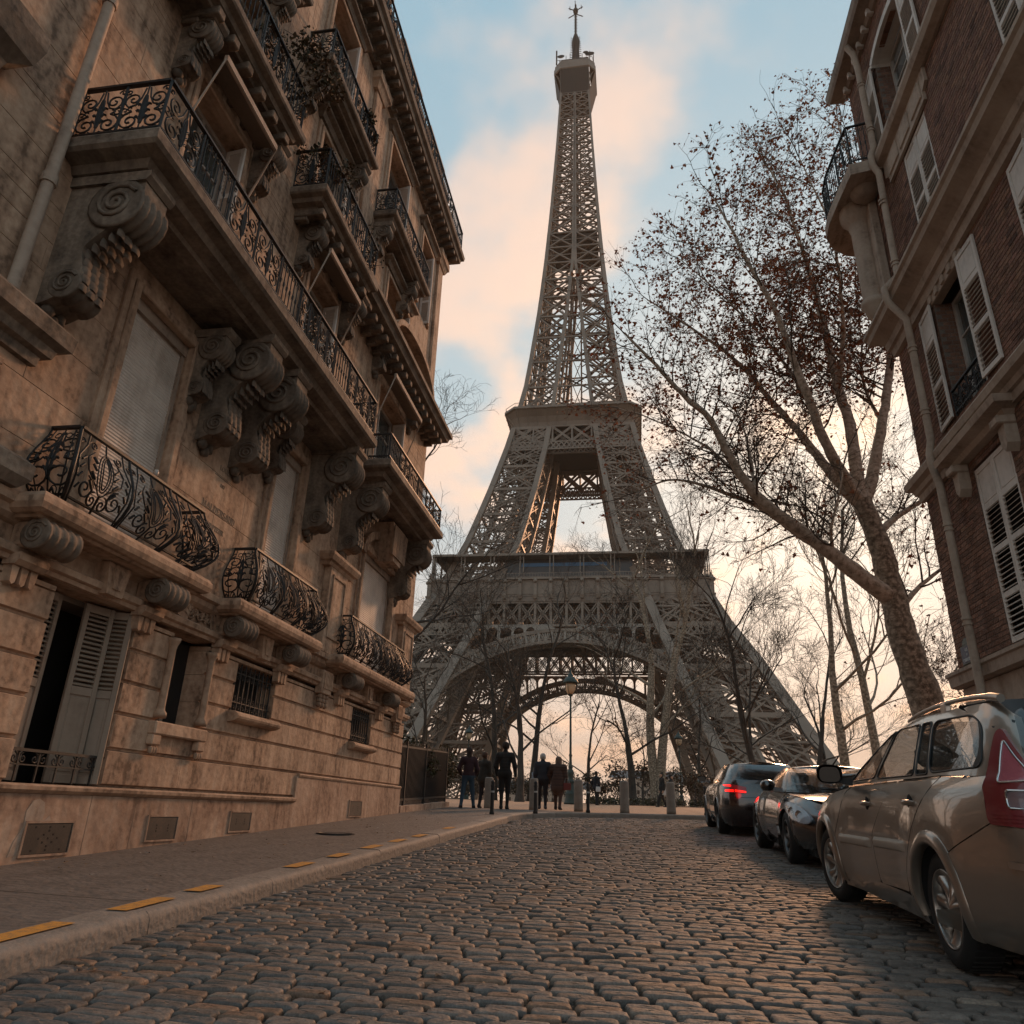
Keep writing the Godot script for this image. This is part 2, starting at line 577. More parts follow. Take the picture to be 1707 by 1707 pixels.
func build_ground() -> void:
	# one sheet to the horizon
	var m := M.new()
	var us := [-60.0, -20.0, -3.0, 8.0, 16.0, 22.0, 24.0, 36.0, 50.0, 62.0, 74.0, 86.0, 98.0, 110.0, 130.0, 400.0, 4000.0]
	var xs := [-3000.0, -300.0, -60.0, -20.0, -6.0, 0.0, 6.0, 20.0, 60.0, 300.0, 3000.0]
	var rows := []
	for u in us:
		var r := PackedVector3Array()
		for x in xs:
			var y := far_y(u) if u > 23.5 else gy(u) - .06
			r.append(Vector3(x, y, -u))
		rows.append(r)
	m.grid(rows)
	struct("ground", m, MT.earth)

	var road := Node3D.new()
	road.name = "road"
	add_child(road)
	road.set_meta("kind", "structure")
	var path := kerb_path()
	# bed under the setts
	m = M.new()
	rows = []
	var u := -3.0
	while u < 24.6:
		var r := PackedVector3Array()
		for x in [-3.4, 0.0, 8.6]:
			r.append(Vector3(x, gy(u) - .028, -u))
		rows.append(r)
		u += .5
	m.grid(rows)
	part("road_bed", m, MT.joint, road)

	# setts: three worn shapes
	var shapes := []
	for k in 5:
		shapes.append(sett(100 + k).mesh())
	var outline := PackedVector2Array()
	for q in path:
		outline.append(q)
	outline.append(Vector2(8.5, -3))
	rng.seed = 77
	var near := []
	var lots := [[], [], [], [], []]
	var cols := [[], [], [], [], []]
	u = -.4
	var row := 0
	while u < 23.2:
		var dep := rng.randf_range(.086, .098)
		var x := -2.915 - rng.randf() * .1
		while x < 5.0:
			var len := rng.randf_range(.17, .235)
			var cx := x + len / 2
			var cu := u + dep / 2 + .012 * sin(cx * .7 + u * .25) + rng.randf_range(-.003, .003)
			x += len + rng.randf_range(.010, .024)
			var half := Vector2(len * .42, 0)
			if u > 17.0 and not (Geometry2D.is_point_in_polygon(Vector2(cx, cu + .09) - half, outline) and Geometry2D.is_point_in_polygon(Vector2(cx, cu + .09) + half, outline)):
				continue
			if cx - len / 2 < -2.925 and u < 18.0:
				len -= (-2.925 - (cx - len / 2))
				cx = -2.925 + len / 2
			if cx > 3.4 and u < 18.0:
				continue
			var k := rng.randi() % 5
			var b := Basis(Vector3.UP, rng.randf_range(-.05, .05) + (PI if rng.randf() < .5 else 0.0))
			b = Basis(Vector3.RIGHT, atan(.039) + rng.randf_range(-.03, .03)) * Basis(Vector3.BACK, rng.randf_range(-.03, .03)) * b
			b = b.scaled_local(Vector3(len, .12, dep - rng.randf_range(.005, .012)))
			var xf := Transform3D(b, Vector3(cx, gy(cu) + rng.randf_range(-.009, .005), -cu))
			var w := rng.randf()
			var g := rng.randf_range(.70, 1.25)
			var tone := Color(g, g, g)
			if w < .13:
				tone = Color(g * 1.35, g * 1.02, g * .8)
			elif w < .30:
				tone = Color(g * .74, g * .80, g * .86)
			elif w < .38:
				tone = Color(g * 1.3, g * 1.24, g * 1.15)
			lots[k].append(xf)
			cols[k].append(tone)
			if cu > 2.5 and cx > -2.4 and cx < 2.0:
				near.append([cu, k, lots[k].size() - 1])
		u += dep + .002
		row += 1
	# the 300 nearest ones that show become parts, the rest stay together
	near.sort_custom(func(a, b): return a[0] < b[0])
	var drop := [{}, {}, {}, {}, {}]
	var mats := {}
	for i in min(300, near.size()):
		var k: int = near[i][1]
		var j: int = near[i][2]
		drop[k][j] = true
		var q: Color = cols[k][j]
		var key := "%d_%d_%d" % [int(q.r * 6), int(q.g * 6), int(q.b * 6)]
		if not mats.has(key):
			var mm: StandardMaterial3D = MT.cobble.duplicate()
			mm.albedo_color = q.linear_to_srgb() if max(q.r, q.g, q.b) <= 1 else Color(pow(q.r, .4545), pow(q.g, .4545), pow(q.b, .4545))
			mats[key] = mm
		var o := inst("cobblestone", shapes[k], mats[key], road)
		o.transform = lots[k][j]
	for k in 5:
		var xf := []
		var cl := []
		for j in lots[k].size():
			if not drop[k].has(j):
				xf.append(lots[k][j])
				cl.append(cols[k][j])
		multi("cobblestones", shapes[k], MT.cobble, xf, cl, road)

	# kerb stones along the path
	var kerb := Node3D.new()
	kerb.name = "kerb"
	add_child(kerb)
	kerb.set_meta("kind", "structure")
	var acc := 0.0
	var from := 0
	var want := 1.1
	for i in range(1, path.size()):
		acc += path[i].distance_to(path[i - 1])
		if acc >= want or i == path.size() - 1:
			var seg := path.slice(from, i + 1)
			var km := kerb_stone(seg, rng.randi())
			km.tint(Color.WHITE)
			part("kerb_stone", km, MT.kerb, kerb)
			from = i
			acc = 0
			want = rng.randf_range(.9, 1.5)
	# painted dashes on the kerb
	var st := [[3.62, 4.2], [4.62, 5.14], [5.46, 5.78], [7.05, 7.5], [8.05, 8.45], [9.1, 9.6], [10.1, 10.6], [11.1, 11.6], [13.0, 13.5]]
	for s in st:
		var sm := M.new()
		var jit := rng.randf_range(-.02, .02)
		var rr := []
		var k0: float = s[0]
		while k0 <= s[1] + .001:
			rr.append(PackedVector3Array([Vector3(-3.19 + jit, gy(k0) + KERB + .010, -k0), Vector3(-3.05 + jit, gy(k0) + KERB + .010, -k0)]))
			k0 += (s[1] - s[0]) / 4.0
		sm.grid(rr)
		sm.tint(Color.WHITE)
		part("painted_stripe", sm, MT.paint_yellow, kerb)

	# left pavement, of asphalt laid in bays with thin seams
	var pav := Node3D.new()
	pav.name = "pavement"
	add_child(pav)
	pav.set_meta("kind", "structure")
	var cuts := [-3.0, 5.0, 11.6, 15.4, 18.2, 22.0]
	for b in cuts.size() - 1:
		m = M.new()
		m.tint(Color.WHITE * rng.randf_range(.93, 1.05))
		var u0: float = cuts[b] + .006
		var u1: float = cuts[b + 1] - .006
		var nu := int(ceil((u1 - u0) / .5))
		rows = []
		for i in nu + 1:
			var uu := lerpf(u0, u1, float(i) / nu)
			var x1 := -3.23
			if uu > 17.4:
				for q in path.size():
					if path[q].y <= uu and path[q].x < 0:
						x1 = path[q].x - .3
			rows.append(PackedVector3Array([Vector3(-5.6, gy(uu) + .165, -uu), Vector3(-4.4, gy(uu) + .14, -uu), Vector3(x1, gy(uu) + KERB, -uu)]))
		m.grid(rows)
		part("asphalt_bay", m, MT.asphalt, pav)
	# cast cover let into the pavement
	m = M.new()
	m.tint(Color(.8, .8, .8))
	m.lathe_hard([[.27, -.02], [.27, .012], [.235, .014], [.23, .006], [.0, .006]], 24, at(-4.2, gy(10.9) + .137, 10.9))
	part("manhole_cover", m, MT.iron_old, pav)

	# sanded square beyond the far kerb
	m = M.new()
	m.tint(Color.WHITE)
	rows = []
	for uu in [22.0, 24.0, 27.0, 31.0, 36.0, 42.0, 50.0]:
		rows.append(PackedVector3Array([Vector3(-60, gy(uu) + KERB - .008, -uu), Vector3(-5.4, gy(uu) + KERB - .008, -uu), Vector3(-1.5, gy(uu) + KERB - .008, -uu)]))
	m.grid(rows)
	rows = []
	for i in path.size():
		if path[i].x < -2.2:
			continue
		var d := (path[min(i + 1, path.size() - 1)] - path[i - 1]).normalized()
		var a := path[i] + Vector2(-d.y, d.x) * .29
		var fan := PackedVector3Array()
		for f in [0.0, .1, .25, .5, 1.0]:
			var q := a.lerp(Vector2(a.x * 6.0 + 6.0, 50.0), f)
			fan.append(Vector3(q.x, gy(q.y) + KERB - .006, -q.y))
		rows.append(fan)
	m.grid(rows)
	struct("path", m, MT.sand)

	# right pavement with its kerb, behind the parked cars
	m = M.new()
	m.tint(Color.WHITE)
	rows = []
	u = -3.0
	while u < 21.6:
		rows.append(PackedVector3Array([Vector3(3.45, gy(u) - .05, -u), Vector3(3.45, gy(u) + KERB - .02, -u), Vector3(3.47, gy(u) + KERB, -u), Vector3(3.75, gy(u) + KERB, -u), Vector3(9.0, gy(u) + KERB + .03, -u)]))
		u += .8
	m.grid(rows)
	struct("pavement", m, MT.asphalt)
	# dry leaves and scraps blown along the gutter and pavement
	var r := RandomNumberGenerator.new()
	r.seed = 515
	var lx := []
	var lc := []
	for k in 260:
		var uu := r.randf_range(3.0, 21.0)
		var xx := -2.9 + absf(r.randfn()) * .18 if k % 3 == 0 else r.randf_range(-5.1, -3.3)
		if k % 5 == 0:
			xx = r.randf_range(-2.6, 1.4)
		var yy := gy(uu) + (.012 if xx > -2.95 else KERB + .016 + (-3.2 - xx) * .02)
		lx.append(Transform3D(Basis(Vector3.UP, r.randf() * TAU) * Basis(Vector3.RIGHT, PI / 2 + r.randf_range(-.15, .15)).scaled(Vector3.ONE * r.randf_range(.02, .055)), Vector3(xx, yy, -uu)))
		var g := r.randf_range(.5, 1.2)
		lc.append(Color(.22 * g, .13 * g, .07 * g) if r.randf() < .7 else Color(.4 * g, .37 * g, .33 * g))
	var lm := mat(Color.WHITE, .9)
	lm.vertex_color_use_as_albedo = true
	var litter := multi("leaf_litter", leaf_mesh(), lm, lx, lc, self)
	tag(litter, "scattered dry leaves and scraps on the pavement and in the gutter", "litter", "", "stuff")

func sett(seed_: int) -> M:
	# unit sett: 1 x 1 in plan, worn top at 0, sides down to -1 (scaled by 0.12)
	var r := RandomNumberGenerator.new()
	r.seed = seed_
	var m := M.new()
	m.tint(Color.WHITE)
	var rows := []
	var jit := []
	for k in 20:
		jit.append([r.randf_range(-.03, .02), r.randf_range(-.045, .03)])
	var bias := Vector2(r.randf_range(-.06, .06), r.randf_range(-.06, .06))
	for lev in [[.5, -.8], [.5, -.2], [.492, -.09], [.462, -.025], [.39, .0], [.2, .012], [.0, .014]]:
		var row := PackedVector3Array()
		for k in 20:
			# five points along each side of the square, corners included
			var side := k / 5
			var t: float = [-1.0, -.82, -.3, .3, .82][k % 5]
			var dx: float = [1.0, -t, -1.0, t][side]
			var dz: float = [t, 1.0, -t, -1.0][side]
			var q := pow(pow(absf(dx), 9.0) + pow(absf(dz), 9.0), -.1111)
			var rad: float = lev[0]
			row.append(Vector3((dx * q * (rad + jit[k][0] * rad * 2)) + bias.x * (.5 - rad), lev[1] + (0.03 * dx * bias.x * 8 if rad < .45 else 0.0), dz * q * (rad + jit[k][1] * rad * 2) + bias.y * (.5 - rad)))
		rows.append(row)
	m.grid(rows, true)
	return m

func kerb_stone(seg: PackedVector2Array, seed_: int) -> M:
	var r := RandomNumberGenerator.new()
	r.seed = seed_
	var m := M.new()
	var rows := []
	var lift := r.randf_range(-.004, .002)
	var np := seg.size()
	var prof := [Vector2(0.004, -.06), Vector2(0.0, .07), Vector2(-.008, .1), Vector2(-.03, .118), Vector2(-.07, .122), Vector2(-.29, .124), Vector2(-.3, .09)]
	for i in np:
		var d := (seg[min(i + 1, np - 1)] - seg[max(i - 1, 0)]).normalized()
		var nrm := Vector2(d.y, -d.x)   # towards the road
		var row := PackedVector3Array()
		var e := seg[i]
		if i == 0:
			e += d * .004
		if i == np - 1:
			e -= d * .004
		for q in prof:
			var p: Vector2 = e + nrm * (q.x + r.randf_range(-.003, .003))
			row.append(Vector3(p.x, gy(e.y) + q.y + lift, -p.y))
		rows.append(row)
	m.grid(rows, false, true)
	for end in [0, np - 1]:
		for k in range(1, prof.size() - 1):
			if end == 0:
				m.tri(rows[0][0], rows[0][k], rows[0][k + 1])
			else:
				m.tri(rows[end][0], rows[end][k + 1], rows[end][k])
	return m

# ---------------------------------------------------------------- the iron tower
const OW := [[0.0, 60.5], [15.0, 52.6], [33.0, 44.3], [45.0, 37.9], [57.6, 32.4], [66.0, 28.8], [85.0, 23.5], [102.0, 19.3], [115.7, 16.5], [121.5, 15.25], [131.0, 14.0], [158.0, 11.25], [180.0, 9.6], [202.0, 8.25], [235.0, 6.6], [267.0, 5.3], [276.0, 5.0]]
const IW := [[0.0, 37.4], [20.0, 30.8], [40.0, 23.8], [57.6, 18.0], [66.0, 14.4], [85.0, 10.6], [104.0, 7.5], [115.7, 6.2], [131.0, 4.8], [158.0, 2.2], [180.0, .35], [300.0, .0]]

func curve_at(t: Array, h: float) -> float:
	for i in t.size() - 1:
		if h <= t[i + 1][0]:
			return lerpf(t[i][1], t[i + 1][1], (h - t[i][0]) / (t[i + 1][0] - t[i][0]))
	return t[-1][1]

func ow(h: float) -> float:
	return curve_at(OW, h)

func iw(h: float) -> float:
	return curve_at(IW, h)

func twin(m: M, a: Vector3, b: Vector3, w: float, gap: float, side: Vector3) -> void:
	# lattice bar: two flats with cross ties
	var o := side.normalized() * gap / 2.0
	m.bar(a - o, b - o, w)
	m.bar(a + o, b + o, w)
	var k := int(clampf(a.distance_to(b) / (gap * 1.6), 2, 14))
	for i in k:
		var p := a.lerp(b, (i + .1) / k)
		var q := a.lerp(b, (i + .9) / k)
		m.bar(p + o * (1 if i % 2 else -1), q - o * (1 if i % 2 else -1), w * .6)

func build_tower() -> void:
	var root := thing("iron_lattice_tower", "tall brown iron lattice tower on four splayed arched legs beyond the street's end", "tower", at(-15.71, -1.87, 214.34))
	# four pillars up to the second platform
	for sx in [-1.0, 1.0]:
		for sz in [1.0, -1.0]:
			var pil := Node3D.new()
			pil.name = "pillar"
			root.add_child(pil, true)
			var posts := []
			for q in 4:
				posts.append(M.new())
				posts[q].tint(Color.WHITE)
			var br := M.new()
			br.tint(Color.WHITE)
			for lv in [[[0.0, 12.0, 23.0, 34.0, 45.0, 55.0], 2.1], [[55.0, 62.0, 70.5, 79.5, 88.0, 96.0, 103.0, 110.0], 1.5]]:
				var hs: Array = lv[0]
				var w: float = lv[1]
				for i in hs.size() - 1:
					var h0: float = hs[i]
					var h1: float = hs[i + 1]
					var a := []
					var b := []
					for q in [[0, 0], [1, 0], [1, 1], [0, 1]]:
						a.append(Vector3(sx * (iw(h0) if q[0] else ow(h0)), h0, sz * (iw(h0) if q[1] else ow(h0))))
						b.append(Vector3(sx * (iw(h1) if q[0] else ow(h1)), h1, sz * (iw(h1) if q[1] else ow(h1))))
					for k in 4:
						var n := (k + 1) % 4
						posts[k].bar(a[k], b[k], w, w, Vector3(0, 0, 1))
						br.bar(b[k], b[n], w * .38, w * .5)
						twin(br, a[k], b[n], w * .2, w * .62, Vector3(0, 1, 0))
						twin(br, a[n], b[k], w * .2, w * .62, Vector3(0, 1, 0))
						# secondary bracing inside each half panel
						var m0: Vector3 = (a[k] + a[n]) / 2
						var m1: Vector3 = (b[k] + b[n]) / 2
						var ml: Vector3 = (a[k] + b[k]) / 2
						var mr: Vector3 = (a[n] + b[n]) / 2
						for s in [[m0, ml], [m0, mr], [m1, ml], [m1, mr]]:
							br.bar(s[0], s[1], w * .16)
						br.bar(ml, mr, w * .22)
						for q in 5:
							var f := (q + 1) / 6.0
							br.bar(a[k].lerp(b[k], f), a[n].lerp(b[n], 1 - f), w * .075)
							br.bar(a[k].lerp(a[n], f), b[k].lerp(b[n], f), w * .075)
					br.bar(b[0], b[2], w * .3)
					br.bar(b[1], b[3], w * .3)
					# lift and stairs inside the pillar
					var c0: Vector3 = (a[0] + a[2]) / 2
					var c1: Vector3 = (b[0] + b[2]) / 2
					for k in 4:
						br.bar(c0.lerp(a[k], .28), c1.lerp(b[k], .28), w * .22)
					for q in 6:
						var f := q / 6.0
						br.bar(c0.lerp(c1, f).lerp(a[q % 4].lerp(b[q % 4], f), .3), c0.lerp(c1, f + .16).lerp(a[(q + 1) % 4].lerp(b[(q + 1) % 4], f + .16), .3), w * .2)
			part("bracing", br, MT.tower, pil).set_meta("kind", "stuff")
			for q in 4:
				part("corner_post", posts[q], MT.tower, pil)
				var c := Vector3(sx * (iw(0) if q in [1, 2] else ow(0)), 0, sz * (iw(0) if q > 1 else ow(0)))
				var fm := M.new()
				fm.tint(Color.WHITE)
				fm.cbox(c - Vector3(3, 1.5, 3), c + Vector3(3, 1.2, 3), .4)
				part("masonry_foot", fm, MT.stone, pil)
	for k in 4:
		tower_side(root, Transform3D(Basis(Vector3.UP, k * PI / 2), Vector3.ZERO))
	tower_platforms(root)
	tower_spire(root)

func tower_side(root: Node3D, xf: Transform3D) -> void:
	var fz := func(x: float, h: float, ins: float) -> Vector3: return Vector3(x, h, ow(h) - ins)
	# arch: two rings, fans and a latticed soffit
	var am := M.new(xf)
	am.tint(Color.WHITE)
	var lm := M.new(xf)
	lm.tint(Color.WHITE)
	var cy := 1.0
	var ri := 39.6
	var ro := 42.6
	var n := 72
	var prev := []
	for i in n + 1:
		var an := lerpf(.20, PI - .20, float(i) / n)
		var cur := []
		for d in [0.6, 5.2]:
			for r in [ri, ri + .9, ro]:
				cur.append(fz.call(-cos(an) * r, cy + sin(an) * r, d))
		if i > 0:
			for d in 2:
				am.bar(prev[d * 3], cur[d * 3], .9, .75)
				am.bar(prev[d * 3 + 2], cur[d * 3 + 2], 1.0, .8)
				am.bar(prev[d * 3 + 1], cur[d * 3 + 1], .3, .3)
			lm.bar(prev[0], cur[3], .35)
			lm.bar(prev[3], cur[0], .35)
			lm.quad(prev[0] + Vector3(0, .3, -.6), cur[0] + Vector3(0, .3, -.6), cur[3] + Vector3(0, .3, .6), prev[3] + Vector3(0, .3, .6))
		for d in 2:
			if i % 2 == 0:
				lm.bar(cur[d * 3], cur[d * 3 + 2], .55, .5)
			elif d == 0:
				# sun-ray fan in each bay
				for q in [-1.0, -.5, 0.0, .5, 1.0]:
					var a2 = an + q * .032
					lm.bar(cur[0], fz.call(-cos(a2) * (ro - .5), cy + sin(a2) * (ro - .5), .6), .28)
		lm.bar(cur[0], cur[3], .3)
		lm.bar(cur[2], cur[5], .3)
		prev = cur
	var arch := part("arch", am, MT.tower, root)
	part("arch_lattice", lm, MT.tower, arch).set_meta("kind", "stuff")
	# spandrel plate with round-headed openings between arch and girder
	var sm := M.new(xf)
	sm.tint(Color.WHITE)
	for s in [-1.0, 1.0]:
		var poly := PackedVector2Array()
		var hw := func(h: float) -> float: return iw(h) + 1.2
		poly.append(Vector2(s * 4.0, 45.4))
		for i in 15:
			var an := PI / 2 - (0.04 + .075 * i)
			var q := Vector2(cos(an) * (ro + .2), cy + sin(an) * (ro + .2))
			if q.x > hw.call(q.y) or q.y > 45.4:
				continue
			poly.append(Vector2(s * q.x, q.y))
		poly.append(Vector2(s * hw.call(33.0), 33.5))
		poly.append(Vector2(s * hw.call(45.4), 45.4))
		var polys := [poly]
		var x := 8.5
		while x < 23.0:
			var arch_y := cy + sqrt(pow(ro + .2, 2) - pow(x + 1.0, 2)) + .5
			var top := 44.6
			var r := minf(1.35, .62 + x * .05)
			if top - arch_y > .7:
				var hole := PackedVector2Array()
				var hb := maxf(arch_y + .2, top - 6.0)
				hole.append(Vector2(s * (x - r), minf(hb, top - r)))
				for q in 9:
					var an := PI - PI * q / 8.0
					hole.append(Vector2(s * (x + cos(an) * r), top - r + sin(an) * r))
				hole.append(Vector2(s * (x + r), minf(hb, top - r)))
				var out := []
				for p in polys:
					for c in Geometry2D.clip_polygons(p, hole):
						if not Geometry2D.is_polygon_clockwise(c):
							out.append(c)
						elif out.size() == 0:
							out.append(c)
				# a hole inside the plate: split the plate through the hole's middle
				if out.size() != polys.size() or true:
					out = []
					for p in polys:
						for half in [PackedVector2Array([Vector2(s * x, 0), Vector2(s * x, 60), Vector2(s * x - 60, 60), Vector2(s * x - 60, 0)]), PackedVector2Array([Vector2(s * x, 0), Vector2(s * x, 60), Vector2(s * x + 60, 60), Vector2(s * x + 60, 0)])]:
							for c in Geometry2D.intersect_polygons(p, half):
								for e in Geometry2D.clip_polygons(c, hole):
									out.append(e)
				polys = out
			x += 2.0 * r + .75
		for p in polys:
			var idx := Geometry2D.triangulate_polygon(p)
			for i in range(0, idx.size(), 3):
				var t3 := []
				for q in 3:
					var c: Vector2 = p[idx[i + q]]
					t3.append(fz.call(c.x, c.y, .9))
				sm.tri(t3[0], t3[1], t3[2])
	part("spandrel", sm, MT.tower, root)
	# deep lattice girder under the first platform
	var gm := M.new(xf)
	gm.tint(Color.WHITE)
	var gl := M.new(xf)
	gl.tint(Color.WHITE)
	for z in [34.6, 30.2]:
		for y in [45.6, 51.5]:
			gm.bar(Vector3(-36.6 if y < 50 else -35.2, y, z), Vector3(36.6 if y < 50 else 35.2, y, z), .6, .55)
		var nb := 18
		var bw := 70.4 / nb
		for i in nb + 1:
			var x := -35.2 + bw * i
			gm.bar(Vector3(x, 45.6, z), Vector3(x, 51.5, z), .8, .6)
			if i < nb:
				for q in [-.30, .30]:
					gl.bar(Vector3(x + q, 45.8, z), Vector3(x + bw + q, 51.3, z), .3, .3)
					gl.bar(Vector3(x + bw + q, 45.8, z), Vector3(x + q, 51.3, z), .3, .3)
	# narrow lattice bands between the pillars' posts
	for s in [-1.0, 1.0]:
		for y in [42.4, 45.0]:
			gm.bar(Vector3(s * 20.6, y, ow(y)), Vector3(s * 38.4, y, ow(y)), .35, .35)
		for i in 11:
			var x := 20.8 + i * 1.55
			for q in [0, 1]:
				gl.bar(Vector3(s * (x + 1.55 * q), 42.5, ow(42.5)), Vector3(s * (x + 1.55 * (1 - q)), 44.9, ow(45)), .36)
	var g := part("girder", gm, MT.tower, root)
	part("girder_lattice", gl, MT.tower, g).set_meta("kind", "stuff")
	# second girder, below the upper platform, and its lattice band
	gm = M.new(xf)
	gm.tint(Color.WHITE)
	gl = M.new(xf)
	gl.tint(Color.WHITE)
	for z in [0.0, 3.0]:
		for y in [102.0, 104.6, 110.4]:
			gm.bar(Vector3(-ow(y), y, ow(y) - z), Vector3(ow(y), y, ow(y) - z), .5, .45)
		for i in 6:
			var x0 := -17.4 + i * 5.8
			for q in [-.3, .3]:
				gl.bar(Vector3(x0 + q, 104.8, ow(105) - z), Vector3(x0 + 5.8 + q, 110.2, ow(110) - z), .32)
				gl.bar(Vector3(x0 + 5.8 + q, 104.8, ow(105) - z), Vector3(x0 + q, 110.2, ow(110) - z), .32)
			gm.bar(Vector3(x0, 104.6, ow(104.6) - z), Vector3(x0, 110.4, ow(110.4) - z), .45)
		for i in 24:
			var x0 := -18.6 + i * 1.55
			gl.bar(Vector3(x0, 102.1, ow(102) - z), Vector3(x0 + 1.55, 104.5, ow(104.5) - z), .36)
			gl.bar(Vector3(x0 + 1.55, 102.1, ow(102) - z), Vector3(x0, 104.5, ow(104.5) - z), .36)
	part("girder_lattice", gl, MT.tower, part("girder", gm, MT.tower, root)).set_meta("kind", "stuff")

func tower_platforms(root: Node3D) -> void:
	# first platform
	var m := M.new()
	m.tint(Color.WHITE)
	for k in 4:
		m.t = Transform3D(Basis(Vector3.UP, k * PI / 2), Vector3.ZERO)
		m.quad(Vector3(-35.1, 51.7, 35.1), Vector3(35.1, 51.7, 35.1), Vector3(35.1, 57.4, 35.1), Vector3(-35.1, 57.4, 35.1))
		m.mould([Vector2(.0, 51.6), Vector2(.4, 51.7), Vector2(.4, 52.2), Vector2(.05, 52.4)], -35.1, 35.1, true, true, 0)
		m.box(Vector3(-35.6, 57.3, 30), Vector3(35.6, 57.75, 35.75))
		m.box(Vector3(-35.4, 56.9, 14.0), Vector3(35.4, 57.25, 35.0))
	m.t = Transform3D.IDENTITY
	var deck := part("first_platform", m, MT.tower, root)
	var bm := M.new()
	bm.tint(Color.WHITE)
	var rm := M.new()
	rm.tint(Color.WHITE)
	var cm := M.new()
	cm.tint(Color.WHITE)
	var pm := M.new()
	var dm := M.new()
	for k in 4:
		var xf := Transform3D(Basis(Vector3.UP, k * PI / 2), Vector3.ZERO)
		for q in [bm, rm, cm, pm, dm]:
			q.t = xf
		# moulding strip, console ribs of the frieze
		for i in 19:
			var x := -35.1 + i * 3.9
			bm.bar(Vector3(x, 52.3, 35.4), Vector3(x, 57.0, 35.45), .75, .8)
			bm.lathe([[0.0, -.62], [.42, -.4], [.6, 0], [.42, .4], [0, .62]], 8, Transform3D(Basis.IDENTITY, Vector3(x, 56.8, 35.8)))
			bm.bar(Vector3(x, 52.4, 35.4), Vector3(x, 53.3, 35.7), 1.0, 1.0)
		bm.bar(Vector3(-35, 53.6, 35.15), Vector3(35, 53.6, 35.15), .16, .16)
		bm.bar(Vector3(-35, 53.0, 35.15), Vector3(35, 53.0, 35.15), .12, .12)
		# parapet of pales
		rm.bar(Vector3(-35.5, 58.95, 35.4), Vector3(35.5, 58.95, 35.4), .14, .14)
		rm.bar(Vector3(-35.5, 58.0, 35.4), Vector3(35.5, 58.0, 35.4), .1, .1)
		for i in 178:
			var x := -35.4 + i * .4
			rm.bar(Vector3(x, 57.8, 35.4), Vector3(x, 58.9, 35.4), .09)
		# slender paired columns and the roof edge
		for i in 10:
			var x := -34.6 + i * 69.2 / 9.0
			for q in [-.45, .45]:
				cm.bar(Vector3(x + q, 57.8, 34.6), Vector3(x + q, 63.9, 34.6), .24)
		cm.box(Vector3(-35.2, 63.9, 29.4), Vector3(35.2, 64.5, 35.0))
		pm.box(Vector3(-16.5, 57.7, 24.5), Vector3(16.5, 63.85, 31.5))
		dm.box(Vector3(-12.0, 61.9, 31.55), Vector3(10.0, 62.8, 31.6))
	part("frieze_ribs", bm, MT.tower, deck).set_meta("kind", "stuff")
	part("parapet", rm, MT.tower, deck).set_meta("kind", "stuff")
	part("roof_edge", cm, MT.tower, deck)
	var glassy := mat(lin(.025, .03, .034), .25)
	part("pavilion", pm, glassy, deck)
	part("blue_banner", dm, mat(lin(.06, .19, .36), .6), deck)
	# dark beams under the first platform
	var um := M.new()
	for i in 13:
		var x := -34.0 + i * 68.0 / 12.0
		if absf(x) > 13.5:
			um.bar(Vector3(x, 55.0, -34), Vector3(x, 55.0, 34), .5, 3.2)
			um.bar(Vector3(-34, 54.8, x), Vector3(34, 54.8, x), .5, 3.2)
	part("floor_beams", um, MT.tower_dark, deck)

	# second platform: flared gallery with cut corners
	m = M.new()
	m.tint(Color.WHITE)
	var ring := func(hw: float, ch: float, y: float) -> PackedVector3Array:
		return PackedVector3Array([Vector3(hw - ch, y, hw), Vector3(hw, y, hw - ch), Vector3(hw, y, ch - hw), Vector3(hw - ch, y, -hw), Vector3(ch - hw, y, -hw), Vector3(-hw, y, ch - hw), Vector3(-hw, y, hw - ch), Vector3(ch - hw, y, hw)])
	var st := [[17.3, 1.2, 110.6], [17.7, 1.4, 112.0], [18.6, 2.0, 113.6], [20.1, 3.2, 115.2], [20.7, 3.4, 115.4], [20.7, 3.4, 116.1], [20.2, 3.3, 116.1]]
	for i in st.size() - 1:
		var a: PackedVector3Array = ring.call(st[i][0], st[i][1], st[i][2])
		var b: PackedVector3Array = ring.call(st[i + 1][0], st[i + 1][1], st[i + 1][2])
		for k in 8:
			m.quad(a[k], a[(k + 1) % 8], b[(k + 1) % 8], b[k])
	var a0: PackedVector3Array = ring.call(19.8, 3.0, 115.9)
	for k in range(1, 7):
		m.tri(a0[0], a0[k], a0[k + 1])
	deck = part("second_platform", m, MT.tower, root)
	bm = M.new()
	bm.tint(Color.WHITE)
	rm = M.new()
	rm.tint(Color.WHITE)
	for k in 4:
		bm.t = Transform3D(Basis(Vector3.UP, k * PI / 2), Vector3.ZERO)
		rm.t = bm.t
		for i in 12:
			var x := -16.0 + i * 32.0 / 11.0
			for q in st.size() - 3:
				bm.bar(Vector3(x * (1.0 + q * .012), st[q][2], st[q][0] + .05), Vector3(x * (1.012 + q * .012), st[q + 1][2], st[q + 1][0] + .05), .22, .3)
		rm.bar(Vector3(-17, 117.4, 20.4), Vector3(17, 117.4, 20.4), .12)
		rm.bar(Vector3(17, 117.4, 20.4), Vector3(20.4, 117.4, 17), .12)
		for i in 60:
			var x := -17.0 + i * 34.0 / 59.0
			rm.bar(Vector3(x, 116, 20.4), Vector3(x, 117.4, 20.4), .08)
		rm.box(Vector3(-13, 116, 14.5), Vector3(13, 119.5, 15.0))
	part("gallery_ribs", bm, MT.tower, deck).set_meta("kind", "stuff")
	part("parapet", rm, MT.tower, deck).set_meta("kind", "stuff")
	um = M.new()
	um.box(Vector3(-16.5, 111.2, -16.5), Vector3(16.5, 112.4, 16.5))
